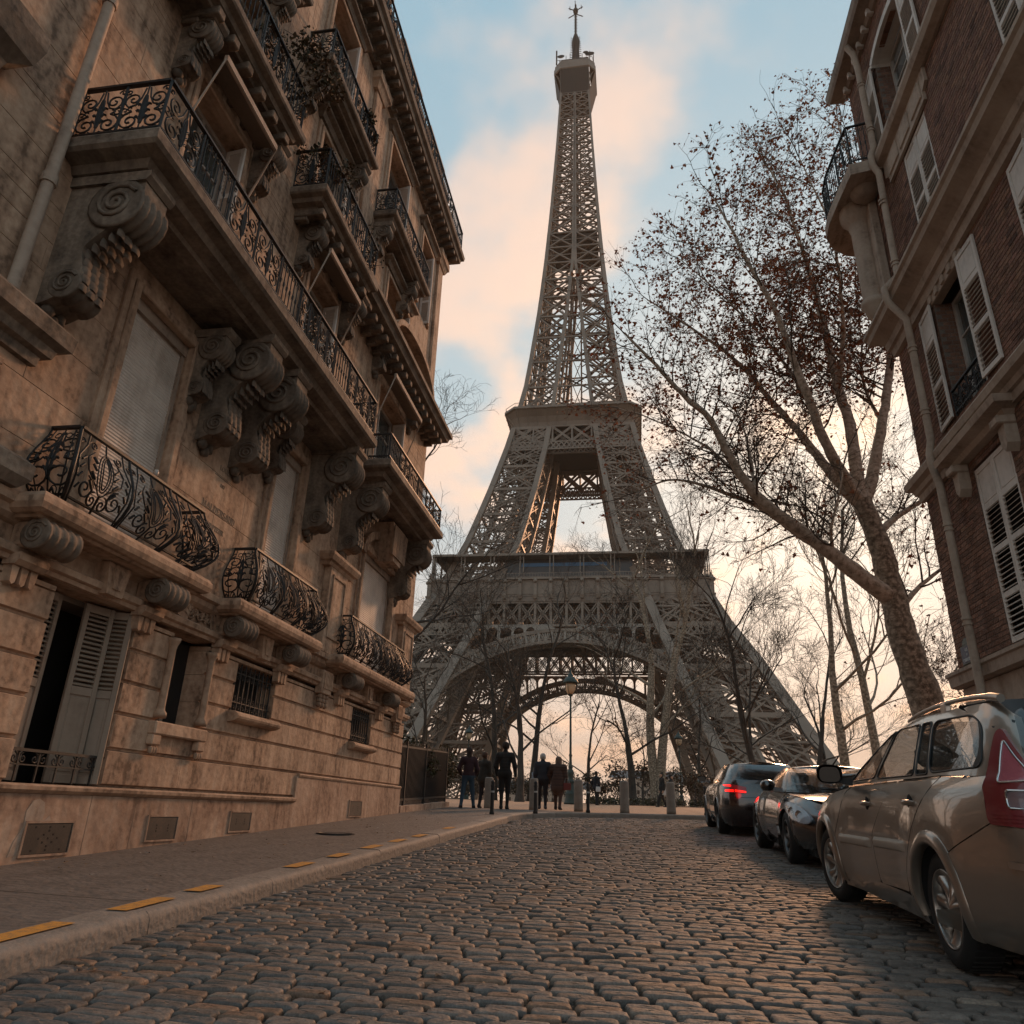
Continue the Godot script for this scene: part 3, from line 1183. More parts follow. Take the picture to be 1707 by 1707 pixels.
	part("floor_beams", um, MT.tower_dark, deck)

func tower_spire(root: Node3D) -> void:
	var pm := M.new()
	pm.tint(Color.WHITE)
	var bm := M.new()
	bm.tint(Color.WHITE)
	var hs := [116.0]
	while hs[-1] < 264.0:
		hs.append(hs[-1] + clampf(ow(hs[-1]) * .72, 4.4, 10.0))
	hs[-1] = 268.0
	for k in 4:
		pm.t = Transform3D(Basis(Vector3.UP, k * PI / 2), Vector3.ZERO)
		bm.t = pm.t
		for i in hs.size() - 1:
			var h0: float = hs[i]
			var h1: float = hs[i + 1]
			var w := lerpf(1.25, .62, (h0 - 116) / 150.0)
			pm.bar(Vector3(ow(h0), h0, ow(h0)), Vector3(ow(h1), h1, ow(h1)), w * 1.15, w * 1.15, Vector3(0, 0, 1))
			for s in [-1.0, 1.0]:
				var i0 := Vector3(s * iw(h0), h0, ow(h0))
				var i1 := Vector3(s * iw(h1), h1, ow(h1))
				var o0 := Vector3(s * ow(h0), h0, ow(h0))
				var o1 := Vector3(s * ow(h1), h1, ow(h1))
				pm.bar(i0, i1, w * .95)
				bm.bar(i0, o1, w * .62, w * .4)
				bm.bar(o0, i1, w * .62, w * .4)
				bm.bar(i1, o1, w * .5)
				var c := (i0 + o1 + o0 + i1) / 4.0
				bm.bar((i0 + i1) / 2, c, w * .25)
				bm.bar((o0 + o1) / 2, c, w * .25)
				bm.box(c - Vector3(.5, .5, .12) * w, c + Vector3(.5, .5, .12) * w)
				# inner face of the pillar
				if iw(h0) > 1.0:
					var j0 := Vector3(s * iw(h0), h0, iw(h0))
					var j1 := Vector3(s * iw(h1), h1, iw(h1))
					pm.bar(j0, j1, w * .6)
					bm.bar(i0, j1, w * .3)
					bm.bar(j0, i1, w * .3)
			if iw(h0) > .5:
				bm.bar(Vector3(-iw(h1), h1, ow(h1)), Vector3(iw(h1), h1, ow(h1)), w * .35)
			bm.bar(Vector3(ow(h1), h1, ow(h1)), Vector3(-ow(h1), h1, -ow(h1)), w * .3)
			# lift guides and stair inside the shaft
			var g := minf(1.7, ow(h0) * .3)
			pm.bar(Vector3(g, h0, g), Vector3(g, h1, g), .3)
			bm.bar(Vector3(g, h0, g), Vector3(-g, h1, g), .22)
			bm.bar(Vector3(g, h1, g), Vector3(-g, h1, g), .22)
			bm.bar(Vector3(g, (h0 + h1) / 2, g), Vector3(ow(h0) * .8, (h0 + h1) / 2, ow(h0) * .8), .25)
	pm.t = Transform3D.IDENTITY
	var sp := part("spire", pm, MT.tower, root)
	part("bracing", bm, MT.tower, sp).set_meta("kind", "stuff")
	# small platform part-way up
	var im := M.new()
	for y in [189.0, 193.0]:
		im.box(Vector3(-7.6, y, -7.6), Vector3(7.6, y + .6, 7.6))
	for k in 4:
		im.t = Transform3D(Basis(Vector3.UP, k * PI / 2), Vector3.ZERO)
		im.bar(Vector3(-7.8, 191, 7.8), Vector3(7.8, 191, 7.8), .3, 1.4)
	part("landing", im, MT.tower_dark, sp)
	# summit gallery
	var m := M.new()
	m.tint(Color.WHITE)
	var ring := func(hw: float, ch: float, y: float) -> PackedVector3Array:
		return PackedVector3Array([Vector3(hw - ch, y, hw), Vector3(hw, y, hw - ch), Vector3(hw, y, ch - hw), Vector3(hw - ch, y, -hw), Vector3(ch - hw, y, -hw), Vector3(-hw, y, ch - hw), Vector3(-hw, y, hw - ch), Vector3(ch - hw, y, hw)])
	var st := [[7.9, 2.4, 274.8], [8.25, 2.6, 275.2], [8.25, 2.6, 277.4], [7.9, 2.5, 277.5], [7.9, 2.5, 279.6], [6.0, 1.6, 279.8]]
	for i in st.size() - 1:
		var a: PackedVector3Array = ring.call(st[i][0], st[i][1], st[i][2])
		var b: PackedVector3Array = ring.call(st[i + 1][0], st[i + 1][1], st[i + 1][2])
		for k in 8:
			m.quad(a[k], a[(k + 1) % 8], b[(k + 1) % 8], b[k])
	var top := part("summit_gallery", m, MT.tower, root)
	var gm := M.new()
	gm.tint(Color.WHITE)
	var dk := M.new()
	for k in 4:
		gm.t = Transform3D(Basis(Vector3.UP, k * PI / 2), Vector3.ZERO)
		dk.t = gm.t
		for x in [-5.2, -2.6, 0.0, 2.6, 5.2]:
			gm.bar(Vector3(x, 262, 5.45), Vector3(x, 275, 5.6 if absf(x) < 5 else 5.7), .35)
		gm.bar(Vector3(-5.4, 266.5, 5.5), Vector3(5.4, 266.5, 5.5), .4)
		gm.bar(Vector3(-5.4, 264.5, 5.5), Vector3(5.4, 264.5, 5.5), .4)
		for i in 8:
			gm.bar(Vector3(-5.2 + i * 1.3, 264.6, 5.5), Vector3(-3.9 + i * 1.3, 266.4, 5.5), .16)
			gm.bar(Vector3(-3.9 + i * 1.3, 264.6, 5.5), Vector3(-5.2 + i * 1.3, 266.4, 5.5), .16)
		# curved corner brackets
		var pts := PackedVector3Array()
		for i in 9:
			var f := i / 8.0
			pts.append(Vector3(5.5 + 2.6 * (1 - cos(f * PI / 2)), 266 + 9.0 * sin(f * PI / 2), 5.5))
		gm.tube(pts, .22, 4)
		for i in pts.size():
			pts[i] = Vector3(pts[i].z, pts[i].y, pts[i].x)
		gm.tube(pts, .22, 4)
		dk.quad(Vector3(5.6, 264, 5.5), Vector3(5.6, 264, -5.5), Vector3(8.0, 275, -5.5), Vector3(8.0, 275, 5.5))
		dk.bar(Vector3(-4.6, 281.4, 5.8), Vector3(4.6, 281.4, 5.8), .25, 2.2)
		gm.bar(Vector3(-7, 280.9, 7.2), Vector3(7, 280.9, 7.2), .14)
		for i in 12:
			gm.bar(Vector3(-7 + i * 1.27, 279.6, 7.2), Vector3(-7 + i * 1.27, 280.9, 7.2), .1)
	dk.t = Transform3D.IDENTITY
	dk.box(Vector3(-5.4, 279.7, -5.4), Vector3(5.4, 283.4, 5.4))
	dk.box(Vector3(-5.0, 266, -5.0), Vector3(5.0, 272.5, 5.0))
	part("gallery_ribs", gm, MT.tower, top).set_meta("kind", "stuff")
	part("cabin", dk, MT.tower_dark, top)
	# aerials on the roof
	var am := M.new()
	for q in [[-7.2, 6.2, 5.5, .55], [6.0, 6.4, 3.0, .3], [7.4, 5.0, 2.6, .3], [-5.0, -6.0, 3.2, .3], [3.0, 6.2, 2.4, .25], [-3.4, 6.4, 2.0, .2], [-1.8, 6.6, 2.8, .18], [1.2, 6.4, 1.8, .22], [4.6, 6.0, 3.8, .2], [-6.2, 4.0, 3.0, .25], [6.8, -4, 3.4, .25], [-2.6, -6, 4.0, .2]]:
		am.bar(Vector3(q[0], 280, q[1]), Vector3(q[0], 282.2 + q[2], q[1]), q[3])
	for q in [[-5.5, 5.8, 1.5], [6.0, 5.5, 1.9], [4.4, 6.4, 1.1]]:
		am.lathe([[0, 0], [q[2] * .6, .12], [q[2], .5]], 12, Transform3D(Basis(Vector3(1, 0, 0), 1.3), Vector3(q[0], 284.2, q[1])))
	part("aerial", am, MT.tower_dark, top)
	# mast
	var mm := M.new()
	mm.tint(Color(.7, .7, .7))
	mm.lathe([[3.4, 283], [2.6, 286], [1.7, 289.5], [1.35, 296], [1.6, 297], [1.6, 301], [1.1, 303.5], [.55, 304]], 8)
	for i in 12:
		for k in 6:
			var an := TAU * k / 6 + i
			mm.bar(Vector3(cos(an) * 1.2, 287 + i * 1.3, sin(an) * 1.2), Vector3(cos(an) * 2.3, 287.4 + i * 1.3, sin(an) * 2.3), .18)
	mm.bar(Vector3(0, 303, 0), Vector3(0, 323, 0), .75)
	for i in 9:
		mm.bar(Vector3(-.75, 305 + i * 1.8, 0), Vector3(.75, 305 + i * 1.8, 0), .25)
	for s in [-1.0, 1.0]:
		for y in [[317.5, 1.0], [319.5, -1.0]]:
			mm.bar(Vector3(0, y[0], 0), Vector3(s * 3.0, y[0] - y[1] * 2.0, 0), .28)
			mm.bar(Vector3(0, y[0], 0), Vector3(0, y[0] - y[1] * 2.0, s * 3.0), .28)
		mm.bar(Vector3(s * 2.4, 321.5, -.8), Vector3(s * 2.4, 321.5, .8), .25)
	mm.lathe([[0.0, 318], [1.0, 318.4], [1.1, 320], [.3, 321.4], [0, 324]], 8)
	part("mast", mm, MT.tower_dark, root)

# ---------------------------------------------------------------- stone apartment house along the left pavement
# local axes: x = along the street (u), y = height above eye level, z = out of the wall
var HB := Transform3D(Basis(Vector3(0, 0, -1), Vector3(0, 1, 0), Vector3(1, 0, 0)), Vector3(-5.2, EYE - .35, -11.0))
var HT := Transform3D(Basis.IDENTITY, Vector3(-11.0, .35, 0))
var house: Node3D

func hm(tone := 1.0) -> M:
	var m := M.new(HT)
	m.tint(Color(tone, tone, tone))
	return m

func sub(called: String, parent: Node) -> Node3D:
	var o := Node3D.new()
	o.name = called
	parent.add_child(o, true)
	return o

# free intervals of a course once the openings are cut out
func free_runs(u0: float, u1: float, va: float, vb: float, ops: Array) -> Array:
	var runs := [[u0, u1]]
	for o in ops:
		if o[2] < vb - .01 and o[3] > va + .01:
			var nx := []
			for r in runs:
				if o[1] <= r[0] or o[0] >= r[1]:
					nx.append(r)
					continue
				if o[0] - r[0] > .02:
					nx.append([r[0], o[0]])
				if r[1] - o[1] > .02:
					nx.append([o[1], r[1]])
			runs = nx
	return runs

func cut_levels(levels: Array, ops: Array) -> Array:
	var l := levels.duplicate()
	for o in ops:
		for e in [o[2], o[3]]:
			if e <= levels[0] + .01 or e >= levels[-1] - .01:
				continue
			var ok := true
			for q in l:
				if absf(q - e) < .06:
					ok = false
			if ok:
				l.append(e)
			else:
				for i in l.size():
					if absf(l[i] - e) < .06 and i > 0:
						l[i] = e
	l.sort()
	return l

func spiral(c: Vector2, r: float, turns: float, a0: float, dir: float, n := 18) -> PackedVector2Array:
	var p := PackedVector2Array()
	for i in n + 1:
		var f := float(i) / n
		var rr := r * (1.0 - .86 * pow(f, .8))
		var an := a0 + dir * turns * TAU * f
		p.append(c + Vector2(cos(an), sin(an)) * rr)
	return p

func oval(c: Vector2, a: float, b: float, n := 16) -> PackedVector2Array:
	var p := PackedVector2Array()
	for i in n + 1:
		p.append(c + Vector2(cos(TAU * i / n) * a, sin(TAU * i / n) * b))
	return p

# wrought-iron motifs in a panel w x h: [points, radius]
func motif(style: int, w: float, h: float) -> Array:
	var L := []
	match style:
		0:   # rich acanthus panel
			for s in [-1.0, 1.0]:
				var x := func(q: float) -> float: return w / 2 + s * q * w / 2
				L.append([spiral(Vector2(x.call(.52), h * .27), h * .2, 1.6, PI * .5, -s), .011])
				L.append([spiral(Vector2(x.call(.55), h * .72), h * .17, 1.5, -PI * .5, s), .010])
				L.append([spiral(Vector2(x.call(.85), h * .5), h * .11, 1.3, 0.0, s), .009])
				L.append([PackedVector2Array([Vector2(x.call(.52), h * .47), Vector2(x.call(.72), h * .52), Vector2(x.call(.62), h * .58), Vector2(x.call(.4), h * .60), Vector2(x.call(.2), h * .75), Vector2(x.call(.1), h * .95)]), .010])
				L.append([PackedVector2Array([Vector2(x.call(.05), h * .05), Vector2(x.call(.25), h * .12), Vector2(x.call(.38), h * .05)]), .012])
				L.append([PackedVector2Array([Vector2(x.call(1), h * .05), Vector2(x.call(.8), h * .12), Vector2(x.call(.62), h * .05)]), .009])
				L.append([spiral(Vector2(x.call(.86), h * .9), h * .07, 1.2, PI, -s), .008])
				for k in 3:
					L.append([PackedVector2Array([Vector2(x.call(.1), h * (.3 + k * .13)), Vector2(x.call(.22), h * (.36 + k * .13)), Vector2(x.call(.3), h * (.33 + k * .13))]), .013])
			L.append([oval(Vector2(w / 2, h * .5), w * .055, h * .30), .011])
			L.append([oval(Vector2(w / 2, h * .5), w * .025, h * .2), .008])
			L.append([PackedVector2Array([Vector2(w / 2, 0), Vector2(w / 2, h)]), .010])
		1:   # bars with a lyre
			for k in 5:
				var xx := w * (.14 + .18 * k)
				L.append([PackedVector2Array([Vector2(xx, 0), Vector2(xx, h * .8)]), .009])
			L.append([oval(Vector2(w / 2, h * .68), w * .3, h * .1), .010])
			for s in [-1.0, 1.0]:
				L.append([spiral(Vector2(w / 2 + s * w * .24, h * .9), h * .07, 1.3, -PI / 2, s), .009])
				L.append([spiral(Vector2(w / 2 + s * w * .3, h * .16), h * .09, 1.3, PI / 2, -s), .010])
				L.append([spiral(Vector2(w / 2 + s * w * .34, h * .45), h * .07, 1.2, 0, s), .009])
		2:   # plain bars with collars
			var n := int(maxf(3, w / .085))
			for k in n:
				var xx := w * (k + .5) / n
				L.append([PackedVector2Array([Vector2(xx, 0), Vector2(xx, h)]), .0085])
				L.append([PackedVector2Array([Vector2(xx, h * .46), Vector2(xx, h * .54)]), .016])
			for k in n - 1:
				L.append([oval(Vector2(w * (k + 1.0) / n, h * .9), .026, .032, 10), .006])
				L.append([oval(Vector2(w * (k + 1.0) / n, h * .09), .026, .032, 10), .006])
		3:   # belly railing: tall S bars, ribbons and scrolls
			for s in [-1.0, 1.0]:
				var x := func(q: float) -> float: return w / 2 + s * q * w / 2
				L.append([spiral(Vector2(x.call(.48), h * .85), h * .09, 1.5, PI, s), .009])
				L.append([spiral(Vector2(x.call(.92), h * .84), h * .07, 1.4, 0, -s), .008])
				L.append([PackedVector2Array([Vector2(x.call(.9), 0), Vector2(x.call(.86), h * .3), Vector2(x.call(.9), h * .55), Vector2(x.call(.70), h * .8), Vector2(x.call(.66), h)]), .010])
				L.append([spiral(Vector2(x.call(.5), h * .2), h * .14, 1.5, PI * .5, s), .011])
				L.append([spiral(Vector2(x.call(.18), h * .12), h * .09, 1.4, PI * .5, -s), .010])
				L.append([PackedVector2Array([Vector2(x.call(.15), h * .25), Vector2(x.call(.55), h * .42), Vector2(x.call(.62), h * .6), Vector2(x.call(.42), h * .75)]), .010])
				for k in 4:
					L.append([PackedVector2Array([Vector2(x.call(.30), h * (.22 + .12 * k)), Vector2(x.call(.44), h * (.30 + .12 * k))]), .015])
					L.append([PackedVector2Array([Vector2(x.call(.80), h * (.15 + .12 * k)), Vector2(x.call(.70), h * (.22 + .12 * k))]), .013])
			for q in [.05, .085, .13]:
				L.append([oval(Vector2(w / 2, h * .5), w * q, h * (.18 + q), 18), .0085])
			L.append([PackedVector2Array([Vector2(w / 2, 0), Vector2(w / 2, h * .2)]), .012])
			L.append([PackedVector2Array([Vector2(w / 2, h * .78), Vector2(w / 2, h)]), .010])
	return L

# a railing follows path (u, out), from height v0 to v1; belly pushes it outwards below
func railing(parent: Node, path: PackedVector2Array, v0: float, v1: float, styles: Array, belly := 0.0, pw := .62, thick := 1.0) -> void:
	var root := sub("railing", parent)
	var lens := [0.0]
	for i in range(1, path.size()):
		lens.append(lens[-1] + path[i].distance_to(path[i - 1]))
	var h := v1 - v0
	var place := func(s: float, y: float) -> Vector3:
		var i := 0
		while i < path.size() - 2 and s > lens[i + 1]:
			i += 1
		var f := clampf(y / h, 0, 1)
		var b := belly * sin(PI * pow(1.0 - f, 1.45))
		# mitred offset, so that the belly closes round the corners
		var ends := []
		for e in [i, i + 1]:
			var o := Vector2.ZERO
			for q in [e - 1, e]:
				if q >= 0 and q < path.size() - 1:
					var d := (path[q + 1] - path[q]).normalized()
					o += Vector2(-d.y, d.x)
			ends.append(path[e] + o * b)
		var p: Vector2 = ends[0].lerp(ends[1], (s - lens[i]) / (lens[i + 1] - lens[i]))
		return Vector3(p.x, v0 + y, p.y)
	var hr := hm()
	var br := hm()
	for i in path.size() - 1:
		hr.bar(Vector3(path[i].x, v1, path[i].y), Vector3(path[i + 1].x, v1, path[i + 1].y), .045 * thick, .028 * thick)
		br.bar(Vector3(path[i].x, v0 + .05, path[i].y), Vector3(path[i + 1].x, v0 + .05, path[i + 1].y), .026 * thick, .02 * thick)
	part("handrail", hr, MT.iron, root)
	part("bottom_rail", br, MT.iron, root)
	for i in path.size() - 1:
		var l: float = lens[i + 1] - lens[i]
		var np := int(maxf(1, round(l / pw)))
		for k in np:
			var s0: float = lens[i] + l * k / np + .0005
			var w := l / np
			var pm := hm()
			for y0 in [0.0, w - .004]:
				var pts := PackedVector3Array()
				for q in 9:
					pts.append(place.call(s0 + y0 + (.004 if y0 == 0.0 else -.004), h * q / 8.0))
				pm.tube(pts, .0135 * thick, 4, false)
			for c in motif(styles[(k + i) % styles.size()] if l > .5 else 0, w, h - .03) + (motif(2, w, h - .03) if l <= .5 and belly > 0 else []):
				var src: PackedVector2Array = c[0]
				var pts := PackedVector3Array()
				for q in src.size():
					if src.size() < 4 and q > 0:
						for e in range(1, 4):
							var z: Vector2 = src[q - 1].lerp(src[q], e / 3.0)
							pts.append(place.call(s0 + clampf(z.x, 0, w), z.y))
					else:
						pts.append(place.call(s0 + clampf(src[q].x, 0, w), src[q].y))
				pm.tube(pts, c[1] * thick, 4, false)
			part("scroll_panel", pm, MT.iron, root)

func roll(m: M, u0: float, u1: float, v: float, o: float, r: float, ridges: int) -> void:
	# scrolled roll along the wall with raised rings and spiral ends
	var prof := [[0.0, 0.0], [r * .95, .0]]
	var n := ridges * 4
	for i in n + 1:
		var f := float(i) / n
		prof.append([r * (1.0 + .07 * cos(f * ridges * TAU)), .012 + (u1 - u0 - .024) * f])
	prof.append([r * .95, u1 - u0])
	prof.append([0.0, u1 - u0])
	var xf := Transform3D(Basis(Vector3(0, 0, 1), Vector3(1, 0, 0), Vector3(0, 1, 0)), Vector3(u0, v, o))
	m.lathe(prof, 18, xf)
	for e in [u0 - .004, u1 + .004]:
		var pts := PackedVector3Array()
		for q in spiral(Vector2(o, v), r * .82, 2.2, .5, 1.0, 26):
			pts.append(Vector3(e, q.y, q.x))
		m.tube(pts, r * .085, 4, false)

# S-shaped console under a balcony: u centre, width, top and bottom height, reach
func console(parent: Node, u: float, w: float, vt: float, vb: float, reach: float) -> void:
	var root := sub("console", parent)
	var m := hm(1.0)
	var hgt := vt - vb
	var rt := hgt * .2
	var rb := hgt * .115
	# body: outline in (out, height), pushed along the wall
	var c := Curve2D.new()
	c.add_point(Vector2(reach, vt), Vector2.ZERO, Vector2(.04, -hgt * .12))
	c.add_point(Vector2(reach - rt * .35, vt - rt * 1.75), Vector2(.06, .05), Vector2(-.12, -.03))
	c.add_point(Vector2(reach * .42, vt - hgt * .55), Vector2(.08, .12), Vector2(-.05, -.1))
	c.add_point(Vector2(rb * 2.4, vb + rb * 1.6), Vector2(.05, .1), Vector2(.02, -.08))
	c.add_point(Vector2(.02, vb), Vector2(.08, 0), Vector2.ZERO)
	var poly := PackedVector2Array()
	for q in c.tessellate(3, 4):
		poly.append(q)
	poly.append(Vector2(-.05, vb))
	poly.append(Vector2(-.05, vt))
	var keep := m.t
	m.t = keep * Transform3D(Basis(Vector3(0, 0, 1), Vector3(0, 1, 0), Vector3(-1, 0, 0)), Vector3(u, 0, 0))
	m.prism(poly, -w * .42, w * .42)
	m.t = keep
	# abacus over it
	m.mould([Vector2(0, vt - .03), Vector2(reach + .02, vt - .03), Vector2(reach + .06, vt + .02), Vector2(reach + .06, vt + .08), Vector2(0, vt + .08)], u - w * .5, u + w * .5, false, false)
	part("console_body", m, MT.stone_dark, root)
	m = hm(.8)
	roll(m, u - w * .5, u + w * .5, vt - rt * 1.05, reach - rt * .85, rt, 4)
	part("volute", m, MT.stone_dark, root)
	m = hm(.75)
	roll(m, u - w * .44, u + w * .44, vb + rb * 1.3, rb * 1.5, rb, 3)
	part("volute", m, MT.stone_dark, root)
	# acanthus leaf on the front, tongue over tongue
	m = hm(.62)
	for k in 9:
		var f := k / 8.0
		var p := c.sample_baked(c.get_baked_length() * (.34 + .42 * f))
		for s in [-1.0, 0.0, 1.0]:
			var wid := w * (.17 if s == 0.0 else .15)
			var rows := []
			for i in 5:
				var g := i / 4.0
				var lift := .035 * sin(g * PI) + .05 * g * g
				var row := PackedVector3Array()
				for e in 4:
					var x: float = (e / 3.0 - .5) * wid * 2 * sin(PI * (.15 + .8 * (1 - g * .75)))
					row.append(Vector3(u + s * w * .27 + x, p.y + .03 - g * .13, p.x + lift - absf(x) * .25 * (1 + g)))
				rows.append(row)
			m.grid(rows)
	# seed-pod drop below
	for k in 3:
		var pod := hm(.62)
		pod.lathe([[0, -.07], [.045, -.05], [.07 - k * .012, 0], [.045, .05], [0, .07]], 8, Transform3D(Basis.IDENTITY, Vector3(u + (k - 1) * w * .2, vb - .03 - (k % 2) * .07, .06)))
		part("seed_pod", pod, MT.stone_dark, root)
	part("acanthus_leaf", m, MT.stone_dark, root)

func slab_profile(o: float, v: float, t: float) -> Array:
	return [Vector2(0, v), Vector2(o * .62, v), Vector2(o * .64, v + t * .14), Vector2(o * .8, v + t * .2), Vector2(o * .84, v + t * .42), Vector2(o * .97, v + t * .5), Vector2(o, v + t * .6), Vector2(o, v + t * .9), Vector2(o * .98, v + t), Vector2(0, v + t)]

func architrave(parent: Node, o: Array, w := .14, sill := false) -> void:
	var m := hm(.95)
	var u0: float = o[0]
	var u1: float = o[1]
	var v0: float = o[2]
	var v1: float = o[3]
	for k in [[w, .045], [w * .55, .075]]:
		var a: float = k[0]
		var d: float = k[1]
		var e := .004 if d < .05 else .010
		m.cbox(Vector3(u0 - a, v0 + e, -.02 - e), Vector3(u0 + e, v1 + a, d), .012)
		m.cbox(Vector3(u1 - e, v0 + e, -.02 - e), Vector3(u1 + a, v1 + a + .002, d + .002), .012)
		m.cbox(Vector3(u0 + e, v1 - e, -.023 - e), Vector3(u1 - e, v1 + a + .001, d + .004), .012)
	part("architrave", m, MT.stone, parent)

func louvre_leaf(called: String, parent: Node, xf: Transform3D, w: float, h: float, mt: Material, panel_top := 0.0, bays := 2, pitch := .05) -> void:
	# frame w x h in the xy plane of xf with tilted slats
	var root := sub(called, parent)
	var m := M.new(HT * xf)
	if parent != house and parent.get_parent() != house:
		m = M.new(xf)
	m.tint(Color.WHITE)
	var st := .055
	m.cbox(Vector3(0, 0, -.018), Vector3(st, h, .018), .004)
	m.cbox(Vector3(w - st, 0, -.018), Vector3(w, h, .018), .004)
	var ys := [0.0]
	var lo := h * (1.0 - panel_top)
	for k in bays:
		ys.append(lo * (k + 1) / bays)
	if panel_top > 0:
		ys.append(h)
	for y in ys:
		var c := clampf(y, .04, h - .04)
		m.cbox(Vector3(st, c - .04, -.016), Vector3(w - st, c + .04, .016), .004)
	part("shutter_frame", m, mt, root)
	for k in ys.size() - 1:
		var a: float = clampf(ys[k], .04, h) + .04
		var b: float = minf(ys[k + 1], h - .04) - .04
		var sm := M.new(m.t)
		sm.tint(Color.WHITE)
		if (panel_top > 0 and k == ys.size() - 2) or (called == "folding_shutter" and mt == MT.wood_shutter and k == 0):
			sm.cbox(Vector3(st + .02, a + .02, -.010), Vector3(w - st - .02, b - .02, .010), .008)
			sm.box(Vector3(st - .004, a - .004, -.006), Vector3(w - st + .004, b + .004, .003))
			part("shutter_panel", sm, mt, root)
			continue
		var n := int(maxf(2, (b - a) / pitch))
		for i in n:
			var y := a + (b - a) * (i + .5) / n
			sm.bar(Vector3(st, y, 0), Vector3(w - st, y, 0), .008, pitch * .80, Vector3(0, .62, -.78))
		part("louvre", sm, mt, root).set_meta("kind", "stuff")

func sash(parent: Node, o: Array, depth: float, bars := 1, cross := 3) -> void:
	# casement window: frame, glazing bars, panes, curtain
	var root := sub("window", parent)
	var m := M.new(HT if parent == house else Transform3D.IDENTITY)
	m.tint(Color(.8, .8, .8))
	var u0: float = o[0]
	var u1: float = o[1]
	var v0: float = o[2]
	var v1: float = o[3]
	var z := -depth
	m.box(Vector3(u0, v0, z - .03), Vector3(u0 + .06, v1, z + .03))
	m.box(Vector3(u1 - .06, v0, z - .03), Vector3(u1, v1, z + .03))
	m.box(Vector3(u0 + .06, v0, z - .03), Vector3(u1 - .06, v0 + .08, z + .03))
	m.box(Vector3(u0 + .06, v1 - .06, z - .03), Vector3(u1 - .06, v1, z + .03))
	for k in bars:
		var x := lerpf(u0, u1, (k + 1.0) / (bars + 1))
		m.box(Vector3(x - .03, v0 + .08, z - .025), Vector3(x + .03, v1 - .06, z + .032))
	for k in cross:
		var y := lerpf(v0, v1, (k + 1.0) / (cross + 1))
		m.box(Vector3(u0 + .06, y - .014, z - .02), Vector3(u1 - .06, y + .014, z + .02))
	part("window_frame", m, MT.shutter_white, root)
	var g := M.new(m.t)
	g.quad(Vector3(u0 + .05, v0 + .05, z), Vector3(u1 - .05, v0 + .05, z), Vector3(u1 - .05, v1 - .05, z), Vector3(u0 + .05, v1 - .05, z))
	part("pane", g, MT.glass, root)
	var c := M.new(m.t)
	c.quad(Vector3(u0 - .1, v0 - .1, z - .3), Vector3(u1 + .1, v0 - .1, z - .3), Vector3(u1 + .1, v1 + .1, z - .3), Vector3(u0 - .1, v1 + .1, z - .3))
	part("curtain", c, MT.curtain, root)

